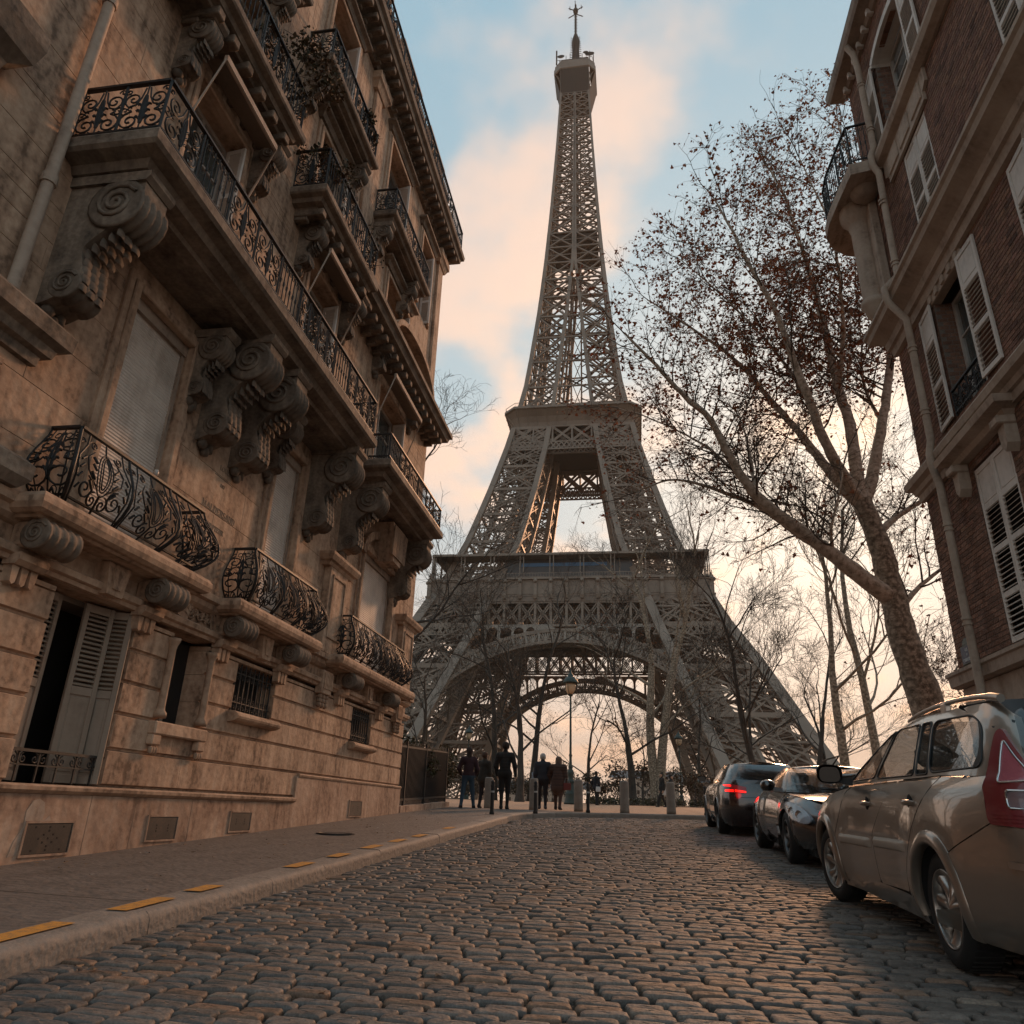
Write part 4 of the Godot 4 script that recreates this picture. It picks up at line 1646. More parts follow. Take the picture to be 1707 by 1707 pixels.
func build_left_house() -> void:
	rng.seed = 31
	house = thing("apartment_house", "carved tan stone apartment house with wrought-iron balconies along the kerbed pavement", "house", HB)
	var OG := [[5.87, 7.08, .10, 1.84], [7.78, 8.56, .80, 1.80], [9.3, 10.45, 1.12, 1.74], [13.68, 14.78, 1.12, 1.74]]
	var O1 := [[5.87, 6.95, 2.36, 5.12], [9.36, 10.3, 2.36, 5.12], [13.3, 15.2, 2.36, 4.75]]
	var O2 := [[5.95, 7.1, 5.9, 8.5], [9.4, 10.6, 5.9, 8.5], [13.1, 14.9, 5.9, 8.4]]
	var O3 := [[5.85, 7.0, 9.25, 11.1], [9.1, 10.3, 9.25, 11.15], [12.9, 14.5, 9.6, 11.1]]
	var O4 := [[5.7, 6.8, 11.9, 14.4], [8.75, 9.95, 11.9, 14.4], [12.2, 13.6, 11.95, 14.4], [15.0, 16.0, 11.95, 14.2]]
	var ops := OG + O1 + O2 + O3 + O4
	var U0 := 2.0
	var U1 := 17.0

	# core behind the facing, floors and roof
	var m := hm(.8)
	m.box(Vector3(U0, -.9, -8.0), Vector3(U1, 15.3, -1.3))
	m.box(Vector3(U1 - .3, -.9, -1.3), Vector3(U1 - .004, 15.3, -.3))
	m.box(Vector3(U0, -.9, -1.3), Vector3(U0 + .3, 15.3, -.3))
	part("wall_core", m, MT.stone_dark, house)
	var joints := hm(.5)
	# rusticated ground floor and ashlar above, block by block
	var lev := cut_levels([.10, .45, .80, 1.12, 1.45, 1.84], OG)
	for i in lev.size() - 1:
		for r in free_runs(U0, U1, lev[i], lev[i + 1], ops):
			var a: float = r[0]
			while a < r[1] - .05:
				var b := minf(a + rng.randf_range(1.0, 1.7), r[1])
				if r[1] - b < .45:
					b = r[1]
				var bm := hm(rng.randf_range(.86, 1.1))
				var v0: float = lev[i]
				var v1: float = lev[i + 1]
				var full := v1 - v0 > .28
				bm.mould([Vector2(-.3, v0 + .002), Vector2(-.035, v0 + .002), Vector2(-.03, v0 + .022 if full else v0 + .004), Vector2(.0, v0 + .034 if full else v0 + .006), Vector2(.0, v1 - .012), Vector2(-.03, v1 - .002), Vector2(-.3, v1 - .002)], a + .0015, b - .0015, false, false, -.3)
				part("rusticated_block", bm, MT.stone, house)
				a = b
			joints.quad(Vector3(r[0] + .01, lev[i], -.036), Vector3(r[1] - .01, lev[i], -.036), Vector3(r[1] - .01, lev[i + 1], -.036), Vector3(r[0] + .01, lev[i + 1], -.036))
	var L := [1.84]
	while L[-1] < 15.2:
		L.append(minf(L[-1] + .52, 15.3))
	lev = cut_levels(L, O1 + O2 + O3 + O4)
	for i in lev.size() - 1:
		for r in free_runs(U0, U1, lev[i], lev[i + 1], ops):
			var a: float = r[0]
			while a < r[1] - .05:
				var b := minf(a + rng.randf_range(1.1, 1.9), r[1])
				if r[1] - b < .5:
					b = r[1]
				var bm := hm(rng.randf_range(.88, 1.06))
				bm.cbox(Vector3(a + .0018, lev[i] + .0018, -.3), Vector3(b - .0018, lev[i + 1] - .0018, 0), .003)
				part("ashlar_block", bm, MT.stone, house)
				a = b
			joints.quad(Vector3(r[0] + .01, lev[i], -.012), Vector3(r[1] - .01, lev[i], -.012), Vector3(r[1] - .01, lev[i + 1], -.012), Vector3(r[0] + .01, lev[i + 1], -.012))
	part("mortar_joints", joints, MT.stone_dark, house)

	# plinth of upright slabs, stepping up where the street rises
	var pu := [U0, 4.2, 5.35, 6.95, 7.65, 8.72, 10.0, 11.55, 12.5, 13.45, 14.95, 16.1, U1 + .06]
	for i in pu.size() - 1:
		var bm := hm(rng.randf_range(.9, 1.08))
		var top := .02 if pu[i] < 11.5 else .40
		bm.cbox(Vector3(pu[i] + .002, -.9, -.3), Vector3(pu[i + 1] - .002, top, .035 if pu[i] < 11.5 else .03), .004)
		part("plinth_slab", bm, MT.plinth, house)
	m = hm()
	m.mould([Vector2(0, .02), Vector2(.045, .022), Vector2(.08, .05), Vector2(.085, .08), Vector2(.05, .098), Vector2(0, .10)], U0, 11.52, false, false)
	part("plinth_ledge", m, MT.stone, house)
	m = hm()
	m.mould([Vector2(0, .40), Vector2(.045, .402), Vector2(.055, .43), Vector2(.03, .448), Vector2(0, .45)], 11.6, U1, false, true)
	part("plinth_ledge", m, MT.stone, house)
	# cellar vents
	for q in [[6.19, 6.76, -.47, -.22, true], [7.92, 8.46, -.40, -.17, false], [9.66, 10.21, -.34, -.12, false], [13.93, 14.57, -.16, .09, false]]:
		var vm := hm(1.0)
		vm.cbox(Vector3(q[0], q[2], .0), Vector3(q[1], q[3], .044), .004)
		var vent := part("cellar_vent", vm, MT.iron_old, house)
		var fr := hm(.9)
		for k in [[q[0] - .02, q[2] - .02, q[1] + .02, q[2]], [q[0] - .02, q[3], q[1] + .02, q[3] + .02], [q[0] - .02, q[2], q[0], q[3]], [q[1], q[2], q[1] + .02, q[3]]]:
			fr.box(Vector3(k[0], k[1], .0), Vector3(k[2], k[3], .05))
		part("vent_frame", fr, MT.plinth, vent)
		var hl := hm()
		for a in 9:
			for b in 7:
				var keep: bool = (absi(a - 4) + absi(b - 3) <= 3 and (a + b) % 2 == 1) or (b in [0, 6] and a % 3 == 1) if q[4] else (a in [2, 6] and b in [2, 3, 4])
				if keep:
					var x: float = lerpf(q[0], q[1], (a + 1.0) / 10)
					var y: float = lerpf(q[2], q[3], (b + 1.0) / 8)
					hl.box(Vector3(x - .009, y - .008, .04), Vector3(x + .009, y + .008, .0455))
		part("vent_holes", hl, MT.dark, vent)
	# repaired patch of paler render by the first vent
	var poly := PackedVector2Array()
	for q in [[6.06, -.48], [6.09, -.36], [6.16, -.25], [6.15, -.12], [6.20, -.04], [6.27, -.02], [6.34, -.05], [6.37, -.13], [6.36, -.20], [6.40, -.19], [6.44, -.16], [6.47, -.20], [6.17, -.2], [6.16, -.47]]:
		poly.append(Vector2(q[0], q[1]))
	m = hm(1.25)
	m.prism(poly, .03, .0385)
	part("render_patch", m, MT.trim, house)

	# string course, brackets with guttae, rolls and sill slabs
	m = hm()
	m.mould([Vector2(0, 1.84), Vector2(.05, 1.842), Vector2(.06, 1.88), Vector2(.10, 1.895), Vector2(.11, 1.95), Vector2(.07, 1.975), Vector2(0, 1.98)], 4.9, U1, true, true)
	part("string_course", m, MT.stone, house)
	m = hm()
	m.mould([Vector2(0, 2.14), Vector2(.05, 2.16), Vector2(.09, 2.2), Vector2(.10, 2.26), Vector2(.15, 2.28), Vector2(.15, 2.36), Vector2(0, 2.365)], U0, U1, false, true)
	part("string_course", m, MT.stone, house)
	for s in [[5.1, 7.6], [8.45, 10.9], [12.0, 16.2]]:
		var sl := hm(1.05)
		var c := .33
		sl.mould([Vector2(0, 2.18), Vector2(.30, 2.18), Vector2(.32, 2.2), Vector2(.36, 2.205), Vector2(.40, 2.23), Vector2(.42, 2.28), Vector2(.42, 2.33), Vector2(.39, 2.375), Vector2(.35, 2.385), Vector2(0, 2.39)], s[0] + c, s[1] - c, true, true)
		part("sill_slab", sl, MT.stone, house)
	for u in [5.38, 7.12, 8.75, 10.45, 12.85, 15.1]:
		m = hm(.9)
		roll(m, u - .21, u + .21, 2.055, .27, .135, 4)
		var rp := part("roll_bracket", m, MT.stone_dark, house)
		m = hm(.9)
		m.cbox(Vector3(u - .17, 1.95, 0), Vector3(u + .17, 2.19, .24), .02)
		part("bracket_block", m, MT.stone, rp)
		m = hm(.95)
		m.mould([Vector2(0, 1.80), Vector2(.12, 1.80), Vector2(.16, 1.84), Vector2(.16, 1.9), Vector2(0, 1.9)], u - .17, u + .17, false, false)
		part("bracket_cap", m, MT.stone, rp)
		for k in 3:
			m = hm(.95)
			var x: float = u + (k - 1) * .105
			m.prism(PackedVector2Array([Vector2(x - .04, 1.80), Vector2(x - .028, 1.66), Vector2(x, 1.64), Vector2(x + .028, 1.66), Vector2(x + .04, 1.80)]), 0, .09)
			part("gutta", m, MT.stone, rp)
	# tapered keystone panels
	for u in [6.45, 9.75, 14.15]:
		m = hm(1.02)
		m.prism(PackedVector2Array([Vector2(u - .12, 1.86), Vector2(u + .12, 1.86), Vector2(u + .17, 2.17), Vector2(u - .17, 2.17)]), 0, .15)
		var kp := part("keystone", m, MT.stone, house)
		m = hm(1.1)
		m.prism(PackedVector2Array([Vector2(u - .06, 1.92), Vector2(u + .06, 1.92), Vector2(u + .1, 2.12), Vector2(u - .1, 2.12)]), .15, .168)
		part("raised_panel", m, MT.stone, kp)
	# fluted triglyph plaques with carved drops
	for u in [12.05, 16.2]:
		m = hm(1.05)
		m.cbox(Vector3(u - .2, 1.72, 0), Vector3(u + .2, 2.1, .13), .01)
		var tg := part("fluted_plaque", m, MT.stone, house)
		m = hm(1.05)
		for k in 6:
			m.bar(Vector3(u - .15 + k * .06, 1.8, .14), Vector3(u - .15 + k * .06, 2.06, .14), .03, .03)
		part("flutes", m, MT.stone, tg).set_meta("kind", "stuff")
		m = hm(.75)
		for k in 9:
			m.lathe([[0, -.05], [.045, -.02], [.04, .03], [0, .05]], 7, Transform3D(Basis.IDENTITY, Vector3(u - .13 + (k % 3) * .13, 1.68 - .07 * (k / 3), .07)))
		part("carved_drop", m, MT.stone, tg)

	ground_windows(OG)
	# first-floor windows with roller blinds
	for o in O1:
		architrave(house, o, .17)
		var root := sub("window", house)
		var rm := hm()
		var v := float(o[2]) + .06
		var z := -.09
		var top: float = o[3] + (.35 if o[0] > 13 else 0.0)
		while v < top - .04:
			var tn := rng.randf_range(.95, 1.03)
			rm.tint(Color(tn, tn, tn))
			var a := Vector3(o[0] + .01, v, z)
			var b := Vector3(o[1] - .01, v, z)
			rm.quad(a, b, b + Vector3(0, .014, .009), a + Vector3(0, .014, .009))
			rm.quad(a + Vector3(0, .014, .009), b + Vector3(0, .014, .009), b + Vector3(0, .034, .007), a + Vector3(0, .034, .007))
			rm.quad(a + Vector3(0, .034, .007), b + Vector3(0, .034, .007), b + Vector3(0, .038, 0), a + Vector3(0, .038, 0))
			v += .038
		part("roller_blind", rm, MT.roller, root).set_meta("kind", "stuff")
		var gm := hm(.9)
		for x in [o[0], o[1] - .05]:
			gm.box(Vector3(x, o[2], z - .02), Vector3(x + .05, o[3], z + .035))
		gm.box(Vector3(o[0], o[3] - .14, z - .1), Vector3(o[1], o[3] + .003, z + .06))
		part("blind_guide", gm, MT.trim, root)
		var dm := hm()
		dm.quad(Vector3(o[0], o[2], z - .05), Vector3(o[1], o[2], z - .05), Vector3(o[1], o[3], z - .05), Vector3(o[0], o[3], z - .05))
		part("pane", dm, MT.dark, root)
	# arched hood of the bay window
	m = hm(.9)
	var arc := PackedVector2Array()
	for k in 15:
		var an := PI - PI * k / 14.0
		arc.append(Vector2(14.25 + cos(an) * 1.12, 4.62 + sin(an) * .62))
	for k in 14:
		m.bar(Vector3(arc[k].x, arc[k].y, .05), Vector3(arc[k + 1].x, arc[k + 1].y, .05), .16, .14, Vector3(0, 0, 1))
	part("arched_hood", m, MT.stone, house)
	m = hm(.95)
	m.prism(PackedVector2Array([Vector2(14.0, 4.7), Vector2(14.5, 4.7), Vector2(14.68, 5.5), Vector2(13.82, 5.5)]), 0, .4)
	var kst := part("keystone", m, MT.stone, house)
	m = hm(.75)
	for k in 14:
		m.bar(Vector3(13.86 + k * .06, 4.8, .42), Vector3(13.84 + k * .063, 5.42, .44), .035, .05)
	part("flutes", m, MT.stone, kst).set_meta("kind", "stuff")

	# belly railings on the sills
	railing(house, PackedVector2Array([Vector2(5.33, 0), Vector2(5.33, .30), Vector2(7.42, .30), Vector2(7.42, 0)]), 2.42, 3.14, [3], .18, .70, .95)
	railing(house, PackedVector2Array([Vector2(8.72, 0), Vector2(8.72, .30), Vector2(10.75, .30), Vector2(10.75, 0)]), 2.42, 3.14, [3], .18, .68, .95)
	railing(house, PackedVector2Array([Vector2(12.35, 0), Vector2(12.35, .30), Vector2(15.6, .30), Vector2(15.6, 0)]), 2.42, 3.14, [3], .18, .65, .95)
	# little lamp clipped to the first railing
	m = hm()
	m.lathe([[0, 0], [.02, .01], [.028, .04], [.02, .07], [0, .075]], 8, Transform3D(Basis.IDENTITY, Vector3(6.45, 3.16, .30)))
	part("rail_finial", m, mat(lin(.5, .45, .4), .3), house)

	# pilasters of the end bay
	for u in [[11.62, 12.42], [15.95, 16.8]]:
		m = hm(1.0)
		m.cbox(Vector3(u[0], 2.37, 0), Vector3(u[1], 3.85, .13), .01)
		var pl := part("pilaster", m, MT.stone, house)
		m = hm(.9)
		for k in [[u[0] + .1, 2.62, u[0] + .15, 3.72], [u[1] - .15, 2.62, u[1] - .1, 3.72], [u[0] + .15, 3.67, u[1] - .15, 3.72], [u[0] + .15, 2.62, u[1] - .15, 2.67]]:
			m.cbox(Vector3(k[0], k[1], .12), Vector3(k[2], k[3], .155), .01)
		part("panel_frame", m, MT.stone, pl)
		m = hm(1.0)
		m.mould([Vector2(.0, 3.82), Vector2(.14, 3.83), Vector2(.17, 3.88), Vector2(.22, 3.9), Vector2(.26, 3.98), Vector2(.26, 4.03), Vector2(0, 4.08)], u[0], u[1], true, true)
		part("pilaster_cap", m, MT.stone, pl)
	# cornice and sunk panel beside the first window
	m = hm(1.0)
	m.mould([Vector2(0, 3.52), Vector2(.05, 3.53), Vector2(.06, 3.62), Vector2(.12, 3.64), Vector2(.14, 3.72), Vector2(.22, 3.76), Vector2(.23, 3.9), Vector2(.2, 3.94), Vector2(0, 3.98)], U0, 4.86, false, true)
	part("side_cornice", m, MT.stone_dark, house)
	m = hm(.9)
	for k in [[2.6, 2.55, 4.62, 2.62], [2.6, 3.35, 4.62, 3.42], [4.55, 2.62, 4.62, 3.35]]:
		m.cbox(Vector3(k[0], k[1], 0), Vector3(k[2], k[3], .04), .012)
	part("panel_frame", m, MT.stone, house)
	m = hm(1.0)
	m.mould([Vector2(0, 2.36), Vector2(.2, 2.37), Vector2(.26, 2.45), Vector2(.26, 2.58), Vector2(.2, 2.63), Vector2(0, 2.64)], U0, 4.75, false, true)
	part("side_cornice", m, MT.stone_dark, house)
	m = hm(.9)
	m.mould([Vector2(0, 5.5), Vector2(.12, 5.52), Vector2(.16, 5.7), Vector2(.28, 5.8), Vector2(.32, 6.0), Vector2(.32, 6.15), Vector2(0, 6.2)], U0, 3.5, false, true)
	part("side_cornice", m, MT.stone_dark, house)
	m = hm(1.0)
	m.tube(PackedVector3Array([Vector3(4.42, 3.99, .09), Vector3(4.42, 15.2, .09)]), .055, 10)
	var dp := part("downpipe", m, MT.trim, house)
	m = hm(1.0)
	for v in [5.2, 7.6, 10.0, 12.4]:
		m.lathe_hard([[.055, -.05], [.07, -.05], [.07, .05], [.055, .05]], 10, Transform3D(Basis.IDENTITY, Vector3(4.42, v, .09)))
	part("pipe_collars", m, MT.trim, dp)

	# second-floor balconies on consoles
	balcony(4.5, 10.85, 1.0, 5.48, .36, 6.52, [0, 0, 2], true)
	balcony(11.62, 15.55, 1.0, 5.54, .34, 6.40, [1, 2, 0], true)
	for u in [4.92, 7.55, 8.35, 10.7]:
		console(house, u, .40, 5.46, 4.1, .78)
	for u in [7.08, 9.15]:
		console(house, u, .26, 5.3, 4.45, .42)
	for u in [12.2, 15.35]:
		console(house, u, .40, 5.5, 4.25, .74)
	upper_floors(O2, O3, O4)
	lettering()

func balcony(u0: float, u1: float, o: float, v: float, t: float, rail: float, styles: Array, full := false) -> Node3D:
	var root := sub("balcony", house)
	var m := hm(.95)
	m.mould(slab_profile(o, v, t), u0 + o, u1 - o, true, true)
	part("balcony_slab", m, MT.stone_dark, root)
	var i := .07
	var r2 := Node3D.new()
	railing(house, PackedVector2Array([Vector2(u0 + i, 0), Vector2(u0 + i, o - i), Vector2(u1 - i, o - i), Vector2(u1 - i, 0)]), v + t + .02, rail, styles, 0.0, .62)
	r2.free()
	return root

func ground_windows(OG: Array) -> void:
	# french window with half-closed folding shutters and a low iron guard
	var o: Array = OG[0]
	var root := sub("french_window", house)
	var m := hm(.8)
	m.box(Vector3(o[0], o[2], -.62), Vector3(o[0] + .05, o[3], -.3))
	m.box(Vector3(o[1] - .05, o[2], -.62), Vector3(o[1], o[3], -.3))
	m.box(Vector3(o[0], o[3] - .05, -.62), Vector3(o[1], o[3] + .01, -.3))
	part("window_frame", m, MT.wood_shutter, root)
	m = hm()
	m.quad(Vector3(o[0] - .1, o[2] - .05, -.75), Vector3(o[1] + .1, o[2] - .05, -.75), Vector3(o[1] + .1, o[3] + .05, -.75), Vector3(o[0] - .1, o[3] + .05, -.75))
	m.quad(Vector3(o[0], o[2], -.75), Vector3(o[1], o[2], -.75), Vector3(o[1], o[2], -.1), Vector3(o[0], o[2], -.1))
	part("room", m, MT.dark, root)
	for k in [[o[0] + .06, .12, .33], [o[0] + .68, -.25, .34], [o[0] + 1.02, -1.1, .26]]:
		louvre_leaf("folding_shutter", root, Transform3D(Basis(Vector3.UP, k[1]), Vector3(k[0], o[2] + .02, -.22)), k[2], o[3] - o[2] - .04, MT.wood_shutter, .0, 2, .045)
	m = hm()
	m.bar(Vector3(o[0] + .001, .37, -.04), Vector3(o[1] - .001, .37, -.04), .03, .025)
	m.bar(Vector3(o[0] + .001, .25, -.04), Vector3(o[1] - .001, .25, -.04), .012)
	for k in 5:
		for s in [-1.0, 1.0]:
			var pts := PackedVector3Array()
			for q in spiral(Vector2(o[0] + .12 + k * .24 + s * .05, .30), .05, 1.4, PI / 2, s, 14):
				pts.append(Vector3(q.x, q.y, -.04))
			m.tube(pts, .008, 4, false)
		m.bar(Vector3(o[0] + .12 + k * .24, .11, -.04), Vector3(o[0] + .12 + k * .24, .37, -.04), .014)
	part("iron_guard", m, MT.iron_old, root)
	# niche window with colonnettes, sill on paws and carved lunette
	o = OG[1]
	root = sub("niche_window", house)
	for x in [o[0] - .03, o[1] + .03]:
		m = hm(.95)
		m.lathe([[.0, .0], [.075, .0], [.075, .05], [.05, .08], [.045, .12], [.042, .75], [.05, .80], [.07, .84], [.08, .88], [.0, .88]], 10, Transform3D(Basis.IDENTITY, Vector3(x, .84, .03)))
		part("colonnette", m, MT.stone, root)
	m = hm(1.0)
	m.cbox(Vector3(o[0] - .14, .66, -.3), Vector3(o[1] + .14, .80, .09), .015)
	m.cbox(Vector3(o[0] - .14, .55, 0), Vector3(o[0] + .02, .66, .08), .012)
	m.cbox(Vector3(o[1] - .02, .55, 0), Vector3(o[1] + .14, .66, .08), .012)
	part("sill", m, MT.stone, root)
	m = hm(.75)
	for x in [o[0] - .06, o[1] + .06]:
		for k in 3:
			m.lathe([[0, -.05], [.025, -.03], [.03, .02], [0, .05]], 6, Transform3D(Basis.IDENTITY, Vector3(x + (k - 1) * .045, .50, .05)))
	part("carved_paw", m, MT.stone, root)
	m = hm(1.0)
	var c := Vector2((o[0] + o[1]) / 2, 1.98)
	for q in [[.42, .10, .06], [.33, .05, .03]]:
		for k in 14:
			var a1 := PI * k / 14.0
			var a2 := PI * (k + 1) / 14.0
			m.bar(Vector3(c.x + cos(a1) * q[0], c.y + sin(a1) * q[0] * .85, .03), Vector3(c.x + cos(a2) * q[0], c.y + sin(a2) * q[0] * .85, .03), q[1] + .06, q[2], Vector3(0, 0, 1))
	part("lunette_arch", m, MT.stone, root)
	m = hm(.85)
	for k in 5:
		var pts := PackedVector3Array()
		for q in spiral(c + Vector2((k - 2) * .1, .1 + .04 * (k % 2)), .08, 1.5, k, 1.0 if k % 2 else -1.0, 14):
			pts.append(Vector3(q.x, q.y, .02))
		m.tube(pts, .016, 4, false)
	part("carved_relief", m, MT.stone, root)
	m = hm()
	m.quad(Vector3(o[0], o[2], -.28), Vector3(o[1], o[2], -.28), Vector3(o[1], o[3], -.28), Vector3(o[0], o[3], -.28))
	part("pane", m, MT.dark, root)
	m = hm(.9)
	m.box(Vector3(o[0] + .36, o[2], -.27), Vector3(o[0] + .42, o[3], -.22))
	m.box(Vector3(o[0] + .02, o[2], -.27), Vector3(o[0] + .06, o[3], -.22))
	part("window_frame", m, MT.wood_shutter, root)
	# barred cellar-kitchen windows with bolster sills
	for w in [OG[2], OG[3]]:
		root = sub("barred_window", house)
		m = hm()
		m.quad(Vector3(w[0], w[2], -.26), Vector3(w[1], w[2], -.26), Vector3(w[1], w[3], -.26), Vector3(w[0], w[3], -.26))
		part("pane", m, MT.dark, root)
		var n := 9
		for k in n:
			var x := lerpf(w[0], w[1], (k + .5) / n)
			var gm := hm()
			gm.tube(PackedVector3Array([Vector3(x, w[2], -.05), Vector3(x, w[3], -.05)]), .011, 5)
			part("grille_bar", gm, MT.iron, root)
		m = hm()
		for y in [w[2] + .12, w[3] - .12]:
			m.bar(Vector3(w[0], y, -.05), Vector3(w[1], y, -.05), .012)
			for k in n - 1:
				var x := lerpf(w[0], w[1], (k + 1.0) / n)
				for s in [-1.0, 1.0]:
					var pts := PackedVector3Array()
					for q in spiral(Vector2(x, y + s * .055 * (1 if y < 1.4 else 1)), .045, 1.1, -s * PI / 2, s, 9):
						pts.append(Vector3(q.x, q.y, -.05))
					m.tube(pts, .007, 4, false)
		part("grille_scrolls", m, MT.iron, root)
		m = hm(1.05)
		var pr := []
		for k in 9:
			var an := -PI / 2 + PI * k / 8.0
			pr.append(Vector2(.02 + cos(an) * .13, w[2] - .075 + sin(an) * .07))
		m.mould(pr, w[0] - .06, w[1] + .06, false, false)
		part("sill", m, MT.stone, root)

func modillions(u0: float, u1: float, v: float, o: float, step: float, parent: Node) -> void:
	var n := int((u1 - u0) / step)
	for k in n + 1:
		var u := lerpf(u0, u1, float(k) / n)
		var m := hm(.9)
		m.cbox(Vector3(u - step * .2, v - .13, 0), Vector3(u + step * .2, v + .002, o), .012)
		m.cbox(Vector3(u - step * .16, v - .2, 0), Vector3(u + step * .16, v - .128, o * .45), .012)
		part("modillion", m, MT.stone_dark, parent)

func upper_floors(O2: Array, O3: Array, O4: Array) -> void:
	var m: M
	for o in O2 + O3 + O4:
		architrave(house, o, .15)
		sash(house, o, .27, 1, 3)
		# louvred leaf folded against the far reveal
		louvre_leaf("folding_shutter", house, Transform3D(Basis(Vector3.UP, PI / 2 - .12), Vector3(o[1] - .07, o[2] + .05, .10)), .30, o[3] - o[2] - .1, MT.shutter_white, 0, 3, .06)
	# awning frames on the second floor
	for o in [O2[0], O2[1], O2[2]]:
		m = hm(1.0)
		var y: float = o[3] - .05
		m.tube(PackedVector3Array([Vector3(o[0] - .12, y - .9, .08), Vector3(o[0] - .12, y + .12, .42), Vector3(o[1] + .12, y + .12, .42), Vector3(o[1] + .12, y - .9, .08)]), .016, 6)
		m.bar(Vector3(o[0] - .12, y + .16, .42), Vector3(o[1] + .12, y + .16, .42), .05, .09)
		var aw := part("awning_frame", m, MT.trim, house)
		m = hm(.7)
		m.quad(Vector3(o[0] - .1, y + .24, .1), Vector3(o[0] - .1, y + .14, .4), Vector3(o[1] + .1, y + .14, .4), Vector3(o[1] + .1, y + .24, .1))
		part("awning_roll", m, MT.wood_shutter, aw)
	# hood mouldings and small brackets beside the windows
	for o in O3 + O4:
		m = hm(.95)
		m.mould([Vector2(0, o[3] + .16), Vector2(.08, o[3] + .17), Vector2(.12, o[3] + .26), Vector2(.2, o[3] + .3), Vector2(.2, o[3] + .36), Vector2(0, o[3] + .38)], o[0] - .1, o[1] + .1, true, true)
		part("window_hood", m, MT.stone_dark, house)
	for q in [[5.6, 8.9], [7.45, 8.9], [9.05, 8.9], [10.95, 8.9], [12.75, 9.3], [15.25, 9.3]]:
		console(house, q[0], .26, q[1] - .05, q[1] - .85, .40)
	for q in [[8.35, 11.5], [10.35, 11.5], [11.95, 11.55], [13.9, 11.55], [5.4, 11.5], [7.0, 11.5]]:
		console(house, q[0], .24, q[1], q[1] - .75, .36)
	# third-floor balconies and cornice
	for b in [[3.0, 7.62, 8.95, 10.02], [8.45, 11.0, 8.92, 10.02]]:
		var n := balcony(b[0], b[1], .62, b[2], .30, b[3], [0, 2], true)
		modillions(b[0] + .3, b[1] - .3, b[2] + .02, .5, .36, n)
	m = hm(.95)
	m.mould([Vector2(0, 8.95), Vector2(.25, 8.96), Vector2(.28, 9.04), Vector2(.5, 9.08), Vector2(.54, 9.2), Vector2(.6, 9.22), Vector2(.6, 9.32), Vector2(0, 9.36)], 11.2, 16.75, true, true)
	var cor := part("cornice", m, MT.stone_dark, house)
	modillions(11.2, 16.8, 8.98, .44, .34, cor)
	# segmental pediment over the bay
	m = hm(1.0)
	var n := 16
	for k in n:
		var a1 := PI - PI * k / n
		var a2 := PI - PI * (k + 1) / n
		for q in [[1.5, .62, .24], [1.3, .48, .12]]:
			m.bar(Vector3(14.0 + cos(a1) * q[0], 9.34 + sin(a1) * q[1], q[2]), Vector3(14.0 + cos(a2) * q[0], 9.34 + sin(a2) * q[1], q[2]), .62 if q[0] > 1.4 else .4, .12, Vector3(0, sin(a1), 0) + Vector3(cos(a1), 0, 0))
	part("pediment", m, MT.stone, house)
	# fourth-floor window balconies
	for b in [[8.15, 10.55, 11.55, 12.48], [11.75, 14.55, 11.6, 12.5], [5.0, 7.3, 11.55, 12.48]]:
		balcony(b[0], b[1], .52, b[2], .28, b[3], [2, 0], true)
	# flat pilaster strips up the corner
	for u in [[16.55, 16.98], [11.0, 11.35]]:
		m = hm(1.0)
		m.cbox(Vector3(u[0], 9.4, 0), Vector3(u[1], 14.6, .07), .01)
		var p := part("pilaster", m, MT.stone, house)
		m = hm(1.0)
		m.mould([Vector2(0, 14.5), Vector2(.1, 14.52), Vector2(.16, 14.66), Vector2(.2, 14.7), Vector2(.2, 14.9), Vector2(0, 14.95)], u[0], u[1], true, true)
		part("pilaster_cap", m, MT.stone, p)
	# main cornice with long balcony
	m = hm(.95)
	m.mould([Vector2(0, 14.95), Vector2(.08, 14.97), Vector2(.12, 15.1), Vector2(.2, 15.14), Vector2(.44, 15.2), Vector2(.46, 15.32), Vector2(.53, 15.36), Vector2(.55, 15.48), Vector2(0, 15.52)], 3.0, 17.0, false, true)
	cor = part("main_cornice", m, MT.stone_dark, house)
	modillions(4.0, 17.1, 15.16, .42, .30, cor)
	railing(house, PackedVector2Array([Vector2(4.0, .46), Vector2(17.4, .46), Vector2(17.4, -.6)]), 15.52, 16.3, [2, 0, 2], 0.0, .62)
	# attic storey with its own cornice, dormers and zinc roof
	m = hm(.95)
	m.box(Vector3(3.0, 15.45, -7.0), Vector3(16.9, 17.5, -.35))
	part("attic_wall", m, MT.stone, house)
	m = hm(.95)
	m.mould([Vector2(-.35, 17.3), Vector2(-.25, 17.32), Vector2(-.2, 17.45), Vector2(-.02, 17.5), Vector2(.0, 17.62), Vector2(-.35, 17.66)], 3.0, 16.9, false, true, -.35)
	part("attic_cornice", m, MT.stone, house)
	for u in [7.6, 10.6, 13.2, 15.8]:
		m = hm(1.0)
		m.box(Vector3(u - .5, 15.5, -.34), Vector3(u + .5, 17.9, -.2))
		m.mould([Vector2(-.35, 17.85), Vector2(-.1, 17.88), Vector2(-.02, 18.0), Vector2(-.02, 18.1), Vector2(-.35, 18.15)], u - .5, u + .5, true, true, -.35)
		var dn := part("dormer", m, MT.stone, house)
		m = hm()
		m.box(Vector3(u - .33, 15.9, -.21), Vector3(u + .33, 17.5, -.19))
		part("dormer_pane", m, MT.glass, dn)
	m = hm()
	m.quad(Vector3(3.0, 17.6, -.4), Vector3(16.9, 17.6, -.4), Vector3(16.4, 20.5, -1.8), Vector3(3.0, 20.5, -1.8))
	m.quad(Vector3(3.0, 20.5, -1.8), Vector3(16.4, 20.5, -1.8), Vector3(16.4, 20.7, -7), Vector3(3, 20.7, -7))
